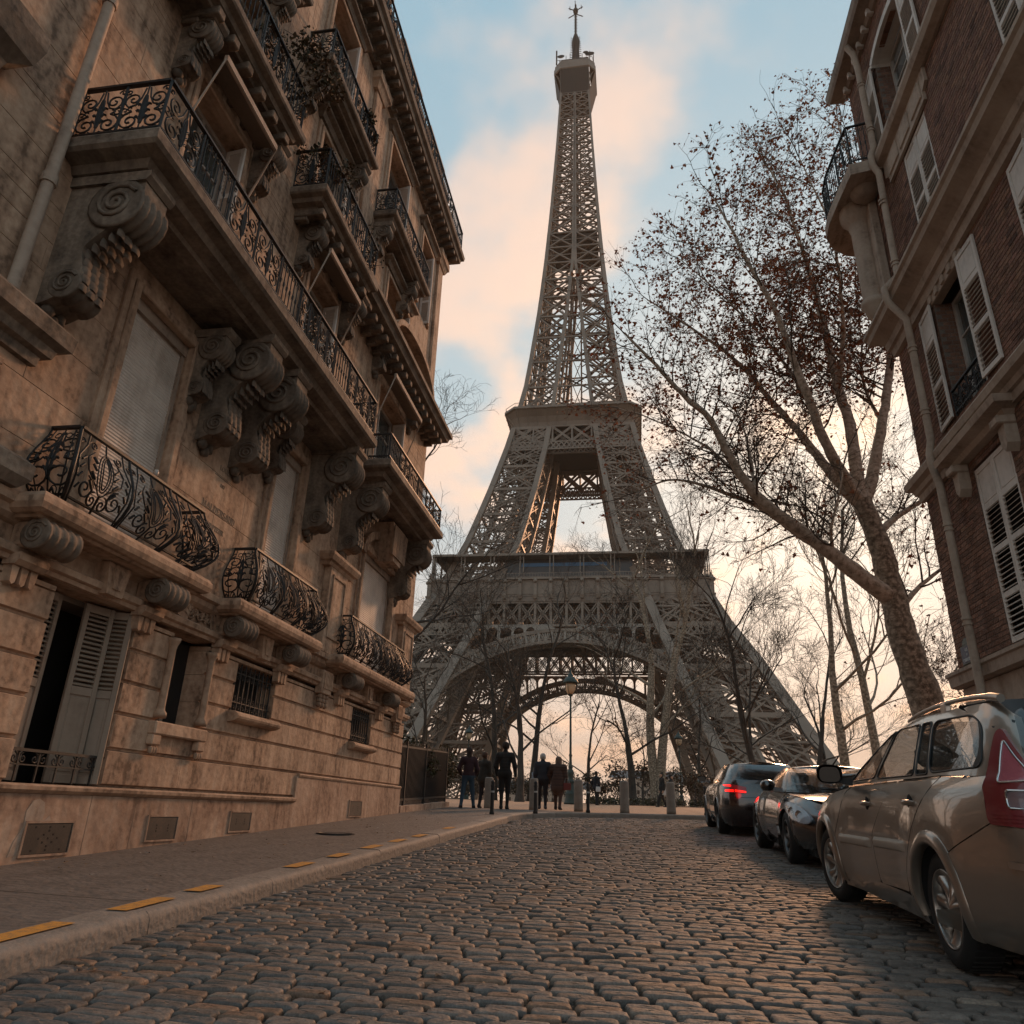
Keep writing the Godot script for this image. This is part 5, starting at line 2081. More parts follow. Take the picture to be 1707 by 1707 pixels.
	m.quad(Vector3(16.9, 17.6, -.4), Vector3(16.9, 17.6, -7), Vector3(16.4, 20.7, -7), Vector3(16.4, 20.5, -1.8))
	part("roof", m, MT.zinc, house)

func engraved(s: String, size: float, u: float, v: float) -> void:
	var tm := TextMesh.new()
	var f := SystemFont.new()
	f.font_names = PackedStringArray(["Droid Serif"])
	tm.font = f
	tm.text = s
	tm.font_size = 32
	tm.pixel_size = size / 32.0
	tm.depth = .004
	var o := inst("engraved_line", tm, MT.stone_dark, house)
	o.position = HT * Vector3(u, v, .003)

func lettering() -> void:
	engraved("LOUIS", .085, 8.15, 4.02)
	engraved("INV", .06, 8.16, 3.80)
	var m := hm(.7)
	m.box(Vector3(7.95, 3.895, .0), Vector3(8.4, 3.903, .003))
	part("engraved_line", m, MT.stone_dark, house)
	engraved("MALDERSAUD", .115, 8.19, 3.45)
	engraved("SCULPTEUR", .085, 8.13, 3.22)

# ---------------------------------------------------------------- brick house on the right; local x = -u, z = out over the street
func brick_mesh() -> Mesh:
	var m := M.new()
	m.tint(Color.WHITE)
	m.cbox(Vector3(-.5, -.5, -1), Vector3(.5, .5, 0), .04)
	return m.mesh()

func build_right_house() -> void:
	rng.seed = 57
	HT = Transform3D(Basis.IDENTITY, Vector3(9.0, .35, 0))
	house = thing("brick_house", "brown brick house with pale stone bands, white shutters and downpipe behind the parked cars", "house", Transform3D(Basis(Vector3(0, 0, 1), Vector3(0, 1, 0), Vector3(-1, 0, 0)), Vector3(5.0, EYE - .35, -9.0)))
	var S0 := -12.55
	var S1 := -4.6
	# openings (s0, s1, v0, v1)
	var W1 := [-10.77, -9.68, 2.28, 4.82]
	var W2 := [-10.86, -9.81, 5.78, 7.84]
	var W3 := [-10.81, -9.8, 9.15, 10.94]
	var W4 := [-11.1, -9.75, 11.9, 13.75]
	var col2 := [[-7.6, -6.55, 2.28, 4.82], [-7.6, -6.55, 5.78, 7.84], [-7.6, -6.6, 9.15, 10.94], [-7.7, -6.5, 11.9, 13.75]]
	var ops := [W1, W2, W3, W4] + col2
	var m := hm(.8)
	m.box(Vector3(S0 + .01, -.9, -9.0), Vector3(S1, 14.6, -.9))
	m.box(Vector3(S0 + .01, -.9, -.9), Vector3(S0 + .3, 14.6, -.25))
	m.box(Vector3(S1 - .3, -.9, -.9), Vector3(S1, 14.6, -.25))
	part("wall_core", m, MT.brick, house)

	# brick by brick
	var unit := brick_mesh()
	var xfs := []
	var cols := []
	var order := []
	var mort := hm(1.0)
	var pitch := .0715
	for zone in [[2.2, 5.08], [5.5, 8.0], [8.7, 11.5], [11.76, 14.62]]:
		var v: float = zone[0]
		var row := 0
		while v < zone[1] - .03:
			var vb := minf(v + pitch, zone[1])
			for r in free_runs(S0, S1, v, vb, ops):
				mort.quad(Vector3(r[0], v, -.007), Vector3(r[1], v, -.007), Vector3(r[1], vb, -.007), Vector3(r[0], vb, -.007))
				var a: float = r[0]
				var first := true
				while a < r[1] - .02:
					var l := .112 if (first and row % 2) else .225
					var b := minf(a + l, r[1])
					if r[1] - b < .06:
						b = r[1]
					var tone := rng.randf_range(.7, 1.2)
					var c := Color(tone, tone * rng.randf_range(.92, 1.02), tone * rng.randf_range(.88, 1.0))
					if rng.randf() < .08:
						c = c * .6
					var xf := Transform3D(Basis.from_scale(Vector3(b - a - .010, vb - v - .010, .10)), Vector3((a + b) / 2 + 9.0, (v + vb) / 2 + .35, rng.randf_range(-.002, .003)))
					xfs.append(xf)
					cols.append(c)
					if v < 4.2 and a < -9.0:
						order.append([v + (a + 12.5) * .2, xfs.size() - 1])
					a = b
					first = false
			v += pitch
			row += 1
	# brick reveals of the open windows
	for w in [W2, W4, col2[1], col2[3]]:
		var v: float = w[2]
		var row := 0
		while v < w[3] - .03:
			for k in 2:
				var z0 := -.015 - k * .15 - (.07 if row % 2 else 0.0)
				var tone := rng.randf_range(.75, 1.15)
				xfs.append(Transform3D(Basis(Vector3(0, 0, .14), Vector3(0, .061, 0), Vector3(.1, 0, 0)) , Vector3(w[0] + .004 + 9.0, v + .036 + .35, z0 - .07)))
				cols.append(Color(tone, tone, tone))
			v += pitch
			row += 1
		mort.quad(Vector3(w[0], w[2], 0), Vector3(w[0], w[2], -.4), Vector3(w[0], w[3], -.4), Vector3(w[0], w[3], 0))
	for zone in [[1.94, 2.21], [5.0, 5.5], [7.9, 8.72], [11.4, 11.77], [14.5, 14.65]]:
		mort.quad(Vector3(S0, zone[0], -.008), Vector3(S1, zone[0], -.008), Vector3(S1, zone[1], -.008), Vector3(S0, zone[1], -.008))
	mort.quad(Vector3(S0 + .004, -.9, -.4), Vector3(S0 + .004, -.9, -.006), Vector3(S0 + .004, 14.6, -.006), Vector3(S0 + .004, 14.6, -.4))
	part("mortar_bed", mort, MT.mortar, house)
	order.sort_custom(func(p, q): return p[0] < q[0])
	var single := {}
	var bm := []
	for k in 5:
		var mm: StandardMaterial3D = MT.brick.duplicate()
		var t := .75 + k * .12
		mm.albedo_color = Color(pow(t, .4545), pow(t * .97, .4545), pow(t * .94, .4545))
		bm.append(mm)
	for i in min(300, order.size()):
		var j: int = order[i][1]
		single[j] = true
		inst("brick", unit, bm[clampi(int((cols[j].r - .7) / .1), 0, 4)], house).transform = xfs[j]
	var rx := []
	var rc := []
	for j in xfs.size():
		if not single.has(j):
			rx.append(xfs[j])
			rc.append(cols[j])
	multi("bricks", unit, MT.brick, rx, rc, house)

	# ground floor: rendered wall, pier of brick, dark garage opening
	var go := [-10.55, -7.4, -.9, 1.22]
	for r in free_runs(S0, S1, -.9, 1.22, [go, [-12.25, -11.6, -.9, 1.6]]):
		m = hm(.95)
		m.cbox(Vector3(r[0], -.9, -.3), Vector3(r[1], 1.22, 0), .01)
		part("rendered_wall", m, MT.trim, house)
	m = hm(.95)
	m.cbox(Vector3(S0, 1.222, -.3), Vector3(S1, 1.95, 0), .01)
	part("rendered_wall", m, MT.trim, house)
	m = hm(.7)
	m.box(Vector3(-12.25, -.9, -.3), Vector3(-11.6, 1.22, -.05))
	part("brick_pier", m, MT.brick, house)
	m = hm()
	m.box(Vector3(go[0], go[2], -.5), Vector3(go[1], go[3], -.35))
	var gd := part("garage_door", m, MT.dark, house)
	m = hm(.7)
	for k in 10:
		m.box(Vector3(go[0] + .05 + k * .31, go[2], -.35), Vector3(go[0] + .33 + k * .31, go[3] - .03, -.335))
	part("door_boards", m, MT.wood_shutter, gd)

	# stone bands
	m = hm(.95)
	m.mould([Vector2(0, 1.95), Vector2(.06, 1.95), Vector2(.12, 1.98), Vector2(.13, 2.12), Vector2(.16, 2.14), Vector2(.16, 2.19), Vector2(0, 2.21)], S0, S1, true, false)
	part("stone_band", m, MT.trim, house)
	m = hm(.95)
	m.mould([Vector2(0, 5.08), Vector2(.07, 5.08), Vector2(.08, 5.2), Vector2(.12, 5.22), Vector2(.14, 5.3), Vector2(.22, 5.34), Vector2(.24, 5.44), Vector2(.22, 5.48), Vector2(0, 5.50)], S0, S1, true, false)
	part("stone_band", m, MT.trim, house)
	m = hm(.95)
	m.mould([Vector2(0, 7.98), Vector2(.06, 8.0), Vector2(.08, 8.14), Vector2(.13, 8.16), Vector2(.15, 8.3), Vector2(.22, 8.36), Vector2(.36, 8.46), Vector2(.38, 8.56), Vector2(.42, 8.6), Vector2(.42, 8.66), Vector2(0, 8.72)], S0, S1, true, false)
	part("stone_band", m, MT.trim, house)
	m = hm(.95)
	m.mould([Vector2(0, 11.5), Vector2(.05, 11.5), Vector2(.16, 11.56), Vector2(.2, 11.66), Vector2(.2, 11.73), Vector2(0, 11.76)], S0, S1, true, false)
	part("stone_band", m, MT.trim, house)
	# carved apron under the top window
	m = hm(1.0)
	m.prism(PackedVector2Array([Vector2(-11.5, 11.5), Vector2(-9.45, 11.5), Vector2(-9.45, 11.2), Vector2(-9.6, 11.12), Vector2(-9.6, 10.95), Vector2(-11.35, 10.95), Vector2(-11.35, 11.1), Vector2(-11.5, 11.2)]), 0, .05)
	var ap := part("apron_panel", m, MT.trim, house)
	m = hm(1.0)
	for k in 3:
		m.cbox(Vector3(-11.28 + k * .58, 11.05, .04), Vector3(-10.8 + k * .58, 11.42, .075), .02)
	part("raised_panel", m, MT.trim, ap)
	# hood over the lower window, on two consoles
	m = hm(1.0)
	m.mould([Vector2(0, 4.98), Vector2(.12, 4.99), Vector2(.16, 5.06), Vector2(.30, 5.1), Vector2(.32, 5.2), Vector2(0, 5.24)], -10.95, -9.5, true, true)
	part("window_hood", m, MT.trim, house)
	for s in [-10.98, -9.47]:
		m = hm(1.0)
		m.prism(PackedVector2Array([Vector2(s - .1, 4.98), Vector2(s + .1, 4.98), Vector2(s + .08, 4.6), Vector2(s, 4.5), Vector2(s - .08, 4.6)]), 0, .16)
		m.cbox(Vector3(s - .12, 4.86, 0), Vector3(s + .12, 4.985, .24), .02)
		part("hood_console", m, MT.trim, house)
	# stone lintel with toothed ends over the open window
	for w in [W2, col2[1]]:
		m = hm(.95)
		m.cbox(Vector3(w[0] - .12, w[3], -.12), Vector3(w[1] + .12, w[3] + .16, .03), .01)
		for k in 5:
			var x := lerpf(w[0], w[1], k / 4.0)
			m.cbox(Vector3(x - .06, w[3] + .02, .02), Vector3(x + .06, w[3] + .16, .06), .01)
		part("lintel", m, MT.trim, house)
	for w in [W4, col2[3]]:
		m = hm(1.0)
		for k in 10:
			var a1 := PI * k / 10.0
			var a2 := PI * (k + 1) / 10.0
			var c := Vector2((w[0] + w[1]) / 2, w[3] - .1)
			var hw: float = (w[1] - w[0]) / 2 + .06
			m.bar(Vector3(c.x + cos(a1) * hw, c.y + sin(a1) * .22, -.1), Vector3(c.x + cos(a2) * hw, c.y + sin(a2) * .22, -.1), .34, .14, Vector3(0, 1, 0))
		part("arched_lintel", m, MT.shutter_white, house)
	# windows and shutters
	for w in [W2, W4, col2[1], col2[3]]:
		sash(house, w, .3, 1, 2 if w[2] < 8 else 4)
	for w in [W1, W3, col2[0], col2[2]]:
		m = hm()
		m.quad(Vector3(w[0], w[2], -.12), Vector3(w[1], w[2], -.12), Vector3(w[1], w[3], -.12), Vector3(w[0], w[3], -.12))
		part("pane", m, MT.dark, house)
		var half: float = (w[1] - w[0]) / 2
		for k in 2:
			louvre_leaf("shutter", house, Transform3D(Basis.IDENTITY, Vector3(w[0] + k * half + .003, w[2] + .005, -.03)), half - .006, w[3] - w[2] - .01, MT.shutter_white, .24 if w[2] < 5 else .3, 3 if w[2] < 5 else 2, .07)
	for w in [W2, col2[1]]:
		for k in 2:
			louvre_leaf("shutter", house, Transform3D(Basis(Vector3.UP, -.06 if k == 0 else .06), Vector3(w[0] - .545 if k == 0 else w[1] + .01, w[2] + .01, .03 if k == 0 else .055)), .53, w[3] - w[2] + .02, MT.shutter_white, .28, 2, .07)
	for w in [W4, col2[3]]:
		louvre_leaf("shutter", house, Transform3D(Basis(Vector3.UP, -.10), Vector3(w[0] - .52, w[2] + .01, .04)), .5, w[3] - w[2] - .1, MT.shutter_white, .28, 2, .07)
		louvre_leaf("shutter", house, Transform3D(Basis(Vector3.UP, -.02), Vector3(w[1] + .01, w[2] + .01, .04)), .5, w[3] - w[2] - .1, MT.shutter_white, .28, 2, .07)
	# iron guard at the open window
	railing(house, PackedVector2Array([Vector2(-10.84, .02), Vector2(-9.83, .02)]), 5.78, 6.2, [0], 0.0, .5)

	# downpipe with collars and a swan neck past each band
	var pts := PackedVector3Array()
	for q in [[-.85, .2], [4.9, .2], [5.25, .26], [5.45, .26], [5.7, .2], [8.0, .2], [8.38, .44], [8.66, .46], [8.95, .2], [11.3, .17], [11.5, .25], [11.74, .25], [11.95, .17], [14.1, .17], [14.5, .2], [14.72, .3]]:
		pts.append(Vector3(-11.45, q[0], q[1]))
	m = hm(1.0)
	m.tube(pts, .06, 10)
	var dp := part("downpipe", m, MT.trim, house)
	for v in [1.2, 2.75, 4.2, 6.2, 7.4, 9.2, 10.6, 12.4, 13.6]:
		m = hm(1.0)
		for k in [-.04, .04]:
			m.lathe_hard([[.06, -.018], [.074, -.018], [.074, .018], [.06, .018]], 12, Transform3D(Basis.IDENTITY, Vector3(-11.45, v + k, .2 if v < 11 else .17)))
		part("pipe_collar", m, MT.trim, dp)

	# eaves
	m = hm(.7)
	m.mould([Vector2(0, 14.6), Vector2(.06, 14.62), Vector2(.1, 14.72), Vector2(.30, 14.78), Vector2(.34, 14.86), Vector2(.36, 15.0), Vector2(0, 15.1)], S0, S1, true, false)
	part("eaves", m, MT.trim, house)
	for k in 24:
		m = hm(1.1)
		var s := S0 + .1 + k * .34
		m.cbox(Vector3(s, 14.58, .0), Vector3(s + .09, 14.72, .14), .01)
		part("eaves_block", m, MT.shutter_white, house)
	m = hm()
	m.quad(Vector3(S0 - .36, 15.02, .36), Vector3(S1, 15.02, .36), Vector3(S1, 18.2, -2.5), Vector3(S0 + 1.8, 18.2, -2.5))
	m.quad(Vector3(S0 - .36, 15.02, -9), Vector3(S0 - .36, 15.02, .36), Vector3(S0 + 1.8, 18.2, -2.5), Vector3(S0 + 1.8, 18.2, -9))
	part("roof", m, MT.zinc, house)

	# corner balcony on an engaged column
	var root := sub("corner_balcony", house)
	var edge := PackedVector2Array([Vector2(-11.5, .0), Vector2(-11.62, .60), Vector2(-12.3, .66), Vector2(-12.9, .70), Vector2(-13.35, .66), Vector2(-13.7, .45), Vector2(-13.95, .1), Vector2(-14.05, -.4), Vector2(-14.0, -.9), Vector2(-12.6, -.95), Vector2(-12.6, .0)])
	m = M.new(HT * Transform3D(Basis(Vector3(1, 0, 0), Vector3(0, 0, 1), Vector3(0, -1, 0)), Vector3.ZERO))
	m.tint(Color(.95, .95, .95))
	m.prism(edge, -11.76, -11.5)
	part("balcony_slab", m, MT.trim, root)
	var rail := PackedVector2Array()
	for i in 9:
		rail.append(edge[i] * Vector2(1, 1) + Vector2(.06 if edge[i].x < -12 else 0.0, -.05))
	var rr := PackedVector2Array()
	for i in rail.size():
		rr.append(rail[rail.size() - 1 - i])
	railing(house, rr, 11.78, 12.7, [0, 2], 0.0, .45)
	m = hm(1.0)
	m.lathe([[0, 8.75], [.05, 8.8], [.16, 8.95], [.2, 9.12], [.24, 9.16], [.24, 9.26], [.19, 9.32], [.19, 11.0], [.22, 11.06], [.22, 11.14], [.34, 11.3], [.36, 11.5]], 16, Transform3D(Basis.IDENTITY, Vector3(-12.62, 0, .22)))
	part("engaged_column", m, MT.trim, root)
	m = hm(1.0)
	m.cbox(Vector3(-12.6, 8.72, 0), Vector3(-12.2, 11.5, .16), .02)
	part("quoin_strip", m, MT.trim, root)
	m = hm(.9)
	m.lathe([[0, 11.3], [.15, 11.32], [.24, 11.42], [.27, 11.5]], 18, Transform3D(Basis.IDENTITY, Vector3(-12.1, 0, .22)))
	part("balcony_corbel", m, MT.trim, root)

	# enamelled street name plate
	m = hm()
	m.cbox(Vector3(-12.32, 2.27, .005), Vector3(-11.88, 2.55, .02), .006)
	var arc := PackedVector2Array()
	for k in 9:
		arc.append(Vector2(-12.1 + cos(PI * k / 8.0) * .12, 2.55 + sin(PI * k / 8.0) * .10))
	m.prism(arc, .005, .019)
	var plate := part("street_name_plate", m, mat(lin(.05, .075, .06), .4), house)
	m = hm()
	m.cbox(Vector3(-12.30, 2.29, .018), Vector3(-11.90, 2.53, .023), .003)
	part("enamel_field", m, mat(lin(.022, .04, .09), .35), plate)
	var y := 2.475
	for s in [["RUE", .055], ["DE", .04], ["L'UNIVERSITE", .065]]:
		var tm := TextMesh.new()
		var f := SystemFont.new()
		f.font_names = PackedStringArray(["Droid Sans"])
		tm.font = f
		tm.text = s[0]
		tm.font_size = 32
		tm.pixel_size = float(s[1]) / 32.0
		tm.depth = .003
		var o := inst("plate_lettering", tm, mat(lin(.6, .6, .58), .5), plate)
		o.position = HT * Vector3(-12.1, y, .0245)
		if s[0].length() > 4:
			o.scale = Vector3(.82, 1, 1)
		y -= .072
	HT = Transform3D(Basis.IDENTITY, Vector3(-11.0, .35, 0))

# ---------------------------------------------------------------- parked cars
# car axes: x from rear bumper forwards, y up, z to the car's right
func cr(t: Array, x: float) -> float:
	var n := t.size()
	if x <= t[0][0]:
		return t[0][1]
	if x >= t[n - 1][0]:
		return t[n - 1][1]
	var i := 0
	while x > t[i + 1][0]:
		i += 1
	var x0: float = t[i][0]
	var x1: float = t[i + 1][0]
	var y0: float = t[i][1]
	var y1: float = t[i + 1][1]
	var m0: float = (y1 - y0) / (x1 - x0) if i == 0 else (y1 - float(t[i - 1][1])) / (x1 - float(t[i - 1][0]))
	var m1: float = (y1 - y0) / (x1 - x0) if i == n - 2 else (float(t[i + 2][1]) - y0) / (float(t[i + 2][0]) - x0)
	var h := x1 - x0
	var s := (x - x0) / h
	return (2 * s * s * s - 3 * s * s + 1) * y0 + (s * s * s - 2 * s * s + s) * h * m0 + (-2 * s * s * s + 3 * s * s) * y1 + (s * s * s - s * s) * h * m1

# lower body: half width at (x, y)
func body_z(S: Dictionary, x: float, y: float) -> float:
	var x0 := cr(S.rear, y)
	var x1 := cr(S.front, y)
	var a := (x1 - x0) / 2
	var q := absf(x - (x0 + x1) / 2) / a
	if q >= 1:
		return .02
	var z: float = cr(S.width, y) * pow(1.0 - pow(q, S.n), 1.0 / S.n)
	var top := cr(S.top, x)
	var e := clampf((y - (top - .14)) / .14, 0, 1)
	z -= S.shoulder * e * e
	for f in S.flare:
		var d := Vector2(x - f[0], y - f[1]).length()
		z += f[3] * smoothstep(f[2], f[2] * .45, d)
	return z

func body_x(S: Dictionary, z: float, y: float, rear: bool) -> float:
	var x0 := cr(S.rear, y)
	var x1 := cr(S.front, y)
	var a := (x1 - x0) / 2
	var b := cr(S.width, y)
	var q := clampf(absf(z) / b, 0, .9999)
	var k := a * pow(1.0 - pow(q, S.n), 1.0 / S.n)
	return (x0 + x1) / 2 + (-k if rear else k)

func cab_z(S: Dictionary, x: float, y: float) -> float:
	var x0 := cr(S.cab_rear, y)
	var x1 := cr(S.cab_front, y)
	var a := (x1 - x0) / 2
	var q := clampf(absf(x - (x0 + x1) / 2) / a, 0, .9999)
	return cr(S.cab_width, y) * pow(1.0 - pow(q, S.cab_n), 1.0 / S.cab_n)

func cab_x(S: Dictionary, z: float, y: float, rear: bool) -> float:
	var x0 := cr(S.cab_rear, y)
	var x1 := cr(S.cab_front, y)
	var a := (x1 - x0) / 2
	var q := clampf(absf(z) / cr(S.cab_width, y), 0, .9999)
	var k := a * pow(1.0 - pow(q, S.cab_n), 1.0 / S.cab_n)
	return (x0 + x1) / 2 + (-k if rear else k)

# lift a flat outline onto a curved surface: exact edges, smooth normals
func skin(m: M, poly: PackedVector2Array, f: Callable, step: float, flip := false) -> void:
	var lo := poly[0]
	var hi := poly[0]
	for p in poly:
		lo = lo.min(p)
		hi = hi.max(p)
	var nx := int(ceil((hi.x - lo.x) / step))
	var ny := int(ceil((hi.y - lo.y) / step))
	for i in nx:
		for j in ny:
			var a := lo + Vector2(i, j) * step
			var cell := PackedVector2Array([a, a + Vector2(step, 0), a + Vector2(step, step), a + Vector2(0, step)])
			for c in Geometry2D.intersect_polygons(cell, poly):
				if c.size() < 3:
					continue
				var cp: PackedVector2Array = c
				var idx := Geometry2D.triangulate_polygon(cp)
				var base := m.v.size()
				for p in cp:
					var e := .004
					var q: Vector3 = f.call(p)
					var qx: Vector3 = f.call(p + Vector2(e, 0)) - f.call(p - Vector2(e, 0))
					var qy: Vector3 = f.call(p + Vector2(0, e)) - f.call(p - Vector2(0, e))
					var nn := qx.cross(qy)
					if flip:
						nn = -nn
					m.v.append(m.t * q)
					m.n.append((m.t.basis * nn).normalized())
					m.c.append(m.col)
				for k in range(0, idx.size(), 3):
					var p0 := cp[idx[k]]
					var p1 := cp[idx[k + 1]]
					var p2 := cp[idx[k + 2]]
					var ccw := (p1 - p0).cross(p2 - p0) > 0
					if ccw != flip:
						m.ix.append(base + idx[k]); m.ix.append(base + idx[k + 2]); m.ix.append(base + idx[k + 1])
					else:
						m.ix.append(base + idx[k]); m.ix.append(base + idx[k + 1]); m.ix.append(base + idx[k + 2])

func shrink(p: PackedVector2Array, d: float) -> Array:
	return Geometry2D.offset_polygon(p, -d, Geometry2D.JOIN_ROUND)

func pv(a: Array) -> PackedVector2Array:
	var p := PackedVector2Array()
	for q in a:
		p.append(Vector2(q[0], q[1]))
	return p

func rounded(a: Array, r: float) -> PackedVector2Array:
	var p := pv(a)
	if Geometry2D.is_polygon_clockwise(p):
		p.reverse()
	var o := PackedVector2Array()
	var n := p.size()
	for i in n:
		var v := p[i]
		var d0 := p[(i + n - 1) % n] - v
		var d1 := p[(i + 1) % n] - v
		var k := minf(r * 1.6, minf(d0.length(), d1.length()) * .45)
		var e0 := v + d0.normalized() * k
		var e1 := v + d1.normalized() * k
		for j in 6:
			var f := j / 5.0
			o.append(e0.lerp(v, f).lerp(v.lerp(e1, f), f))
	return o

# point on the wrapped body: th = 0 at the end's middle, PI/2 at mid-side
func wrap_pt(S: Dictionary, th: float, y: float, s: float, rear: bool, lift: float, cab := -1.0) -> Vector3:
	var get := func(kr: String, kf: String, kw: String, kn: String) -> Vector3:
		var x0 := cr(S[kr], y)
		var x1 := cr(S[kf], y)
		var a := (x1 - x0) / 2
		var k: float = a * pow(cos(th), 2.0 / S[kn])
		return Vector3((x0 + x1) / 2 + (-k if rear else k), y, s * cr(S[kw], y) * pow(sin(th), 2.0 / S[kn]))
	var p: Vector3 = get.call("rear", "front", "width", "n")
	if cab > 0.0 and y > cab:
		p = p.lerp(get.call("cab_rear", "cab_front", "cab_width", "cab_n"), smoothstep(cab, cab + .1, y))
	return p + Vector3((-1.0 if rear else 1.0) * cos(th), 0, s * sin(th)) * (lift + (.03 * smoothstep(cab - .05, cab + .04, y) if cab > 0.0 and lift > 0.0 else 0.0))

func wrap_panel(called: String, root: Node, S: Dictionary, poly: PackedVector2Array, s: float, rear: bool, mt: Material, lift: float, cab := -1.0, step := .05) -> MeshInstance3D:
	var m := M.new()
	skin(m, poly, func(q: Vector2) -> Vector3: return wrap_pt(S, clampf(q.x, .02, 1.55), q.y, s, rear, lift, cab), step, (s < 0) == rear)
	for i in poly.size():
		var a := poly[i]
		var b := poly[(i + 1) % poly.size()]
		m.quad(wrap_pt(S, a.x, a.y, s, rear, lift, cab), wrap_pt(S, b.x, b.y, s, rear, lift, cab), wrap_pt(S, b.x, b.y, s, rear, -.01, cab), wrap_pt(S, a.x, a.y, s, rear, -.01, cab))
	return part(called, m, mt, root)

# a body panel in side view, cut by the wheel arches, on one side (s = -1 left, 1 right)
func side_panel(called: String, root: Node, S: Dictionary, poly: PackedVector2Array, s: float, mt: Material, cab := false, lift := 0.0, gap := .0045, step := .07) -> MeshInstance3D:
	var m := M.new()
	var list := shrink(poly, gap) if gap > 0 else [poly]
	if not cab and S.has("arches"):
		for w in S.arches:
			var cut := PackedVector2Array()
			for k in 40:
				cut.append(Vector2(w[0] + cos(TAU * k / 40) * w[2], w[1] + sin(TAU * k / 40) * w[2]))
			var nx := []
			for p in list:
				nx.append_array(Geometry2D.clip_polygons(p, cut))
			list = nx
	for p in list:
		if Geometry2D.is_polygon_clockwise(p):
			continue
		var f := func(q: Vector2) -> Vector3:
			return Vector3(q.x, q.y, s * ((cab_z(S, q.x, q.y) if cab else body_z(S, q.x, q.y)) + lift))
		skin(m, p, f, step, s < 0)
		if lift > .004:
			var deep := Vector3(0, 0, -s * lift * 1.2)
			for i in p.size():
				var a: Vector3 = f.call(p[i])
				var b: Vector3 = f.call(p[(i + 1) % p.size()])
				m.quad(a, b, b + deep, a + deep)
	return part(called, m, mt, root)

func end_panel(called: String, root: Node, S: Dictionary, poly: PackedVector2Array, rear: bool, mt: Material, cab := false, lift := 0.0, gap := .003, step := .07) -> MeshInstance3D:
	var m := M.new()
	for p in (shrink(poly, gap) if gap > 0 else [poly]):
		var f := func(q: Vector2) -> Vector3:
			return Vector3((cab_x(S, q.x, q.y, rear) if cab else body_x(S, q.x, q.y, rear)) + (-lift if rear else lift), q.y, q.x)
		skin(m, p, f, step, rear == false)
	return part(called, m, mt, root)

func wheel(root: Node, c: Vector3, r: float, w: float, s: float, spokes: int, rim_mat: Material, twist := 0.0, steer := 0.0) -> void:
	var n := sub("wheel", root)
	n.transform = Transform3D(Basis(Vector3.UP, steer) * Basis(Vector3.RIGHT, s * PI / 2), c)
	var m := M.new()
	var rr := r * .67
	m.lathe([[rr, -w / 2 + .01], [r * .8, -w / 2 - .006], [r * .94, -w / 2 + .012], [r, -w / 2 + .045], [r, w / 2 - .045], [r * .94, w / 2 - .012], [r * .8, w / 2 + .006], [rr * 1.03, w / 2 - .004], [rr, w / 2 - .01], [rr * .98, 0]], 40)
	var ty := part("tyre", m, MT.rubber, n)
	m = M.new()
	for k in 48:
		var an := TAU * k / 48
		m.bar(Vector3(cos(an) * r * .999, -w * .36, sin(an) * r * .999), Vector3(cos(an + .05) * r * .999, w * .36, sin(an + .05) * r * .999), .006, .006)
	part("tread", m, MT.dark, ty)
	m = M.new()
	m.lathe([[rr * 1.0, w / 2 - .012], [rr * .985, w / 2 - .002], [rr * .95, w / 2 - .008], [rr * .92, w / 2 - .05], [rr * .90, -w / 2 + .02]], 40)
	m.lathe([[rr * .18, w / 2 - .05], [rr * .18, w / 2 - .028], [rr * .12, w / 2 - .020], [.001, w / 2 - .018]], 20)
	var rim := part("rim", m, rim_mat, n)
	for k in spokes:
		var an := TAU * k / spokes
		m = M.new()
		var rows := []
		for i in 7:
			var f := i / 6.0
			var rad := lerpf(rr * .13, rr * .94, f)
			var a2 := an + twist * f
			var hw := lerpf(.030, .026, f) * (1.0 + .5 * pow(f, 3))
			var d := Vector3(cos(a2), 0, sin(a2))
			var t := Vector3(-sin(a2), 0, cos(a2))
			var h := w / 2 - .026 - .018 * sin(f * PI)
			rows.append(PackedVector3Array([d * rad - t * hw + Vector3(0, h - .03, 0), d * rad - t * hw * .8 + Vector3(0, h, 0), d * rad + Vector3(0, h + .006, 0), d * rad + t * hw * .8 + Vector3(0, h, 0), d * rad + t * hw + Vector3(0, h - .03, 0)]))
		m.grid(rows, false, true)
		part("spoke", m, rim_mat, rim)
	m = M.new()
	m.lathe([[rr * .88, -w / 2 + .05], [rr * .3, -w / 2 + .06], [.001, -w / 2 + .06]], 24)
	m.lathe([[rr * .62, -.01], [rr * .62, .005], [rr * .3, .006]], 24)
	part("brake_disc", m, MT.iron_old, n)

func arch_liner(root: Node, S: Dictionary, s: float) -> void:
	for w in S.arches:
		var m := M.new()
		var rows := []
		for k in 21:
			var an := -.35 + (PI + .7) * k / 20
			var p := Vector2(w[0] + cos(an) * w[2], w[1] + sin(an) * w[2])
			var z := body_z(S, p.x, clampf(p.y, .2, 1.0))
			rows.append(PackedVector3Array([Vector3(p.x, p.y, s * (z - .004)), Vector3(p.x, p.y, s * .45), Vector3(w[0], w[1], s * .45)]))
		m.grid(rows)
		part("wheel_well", m, MT.dark, root)

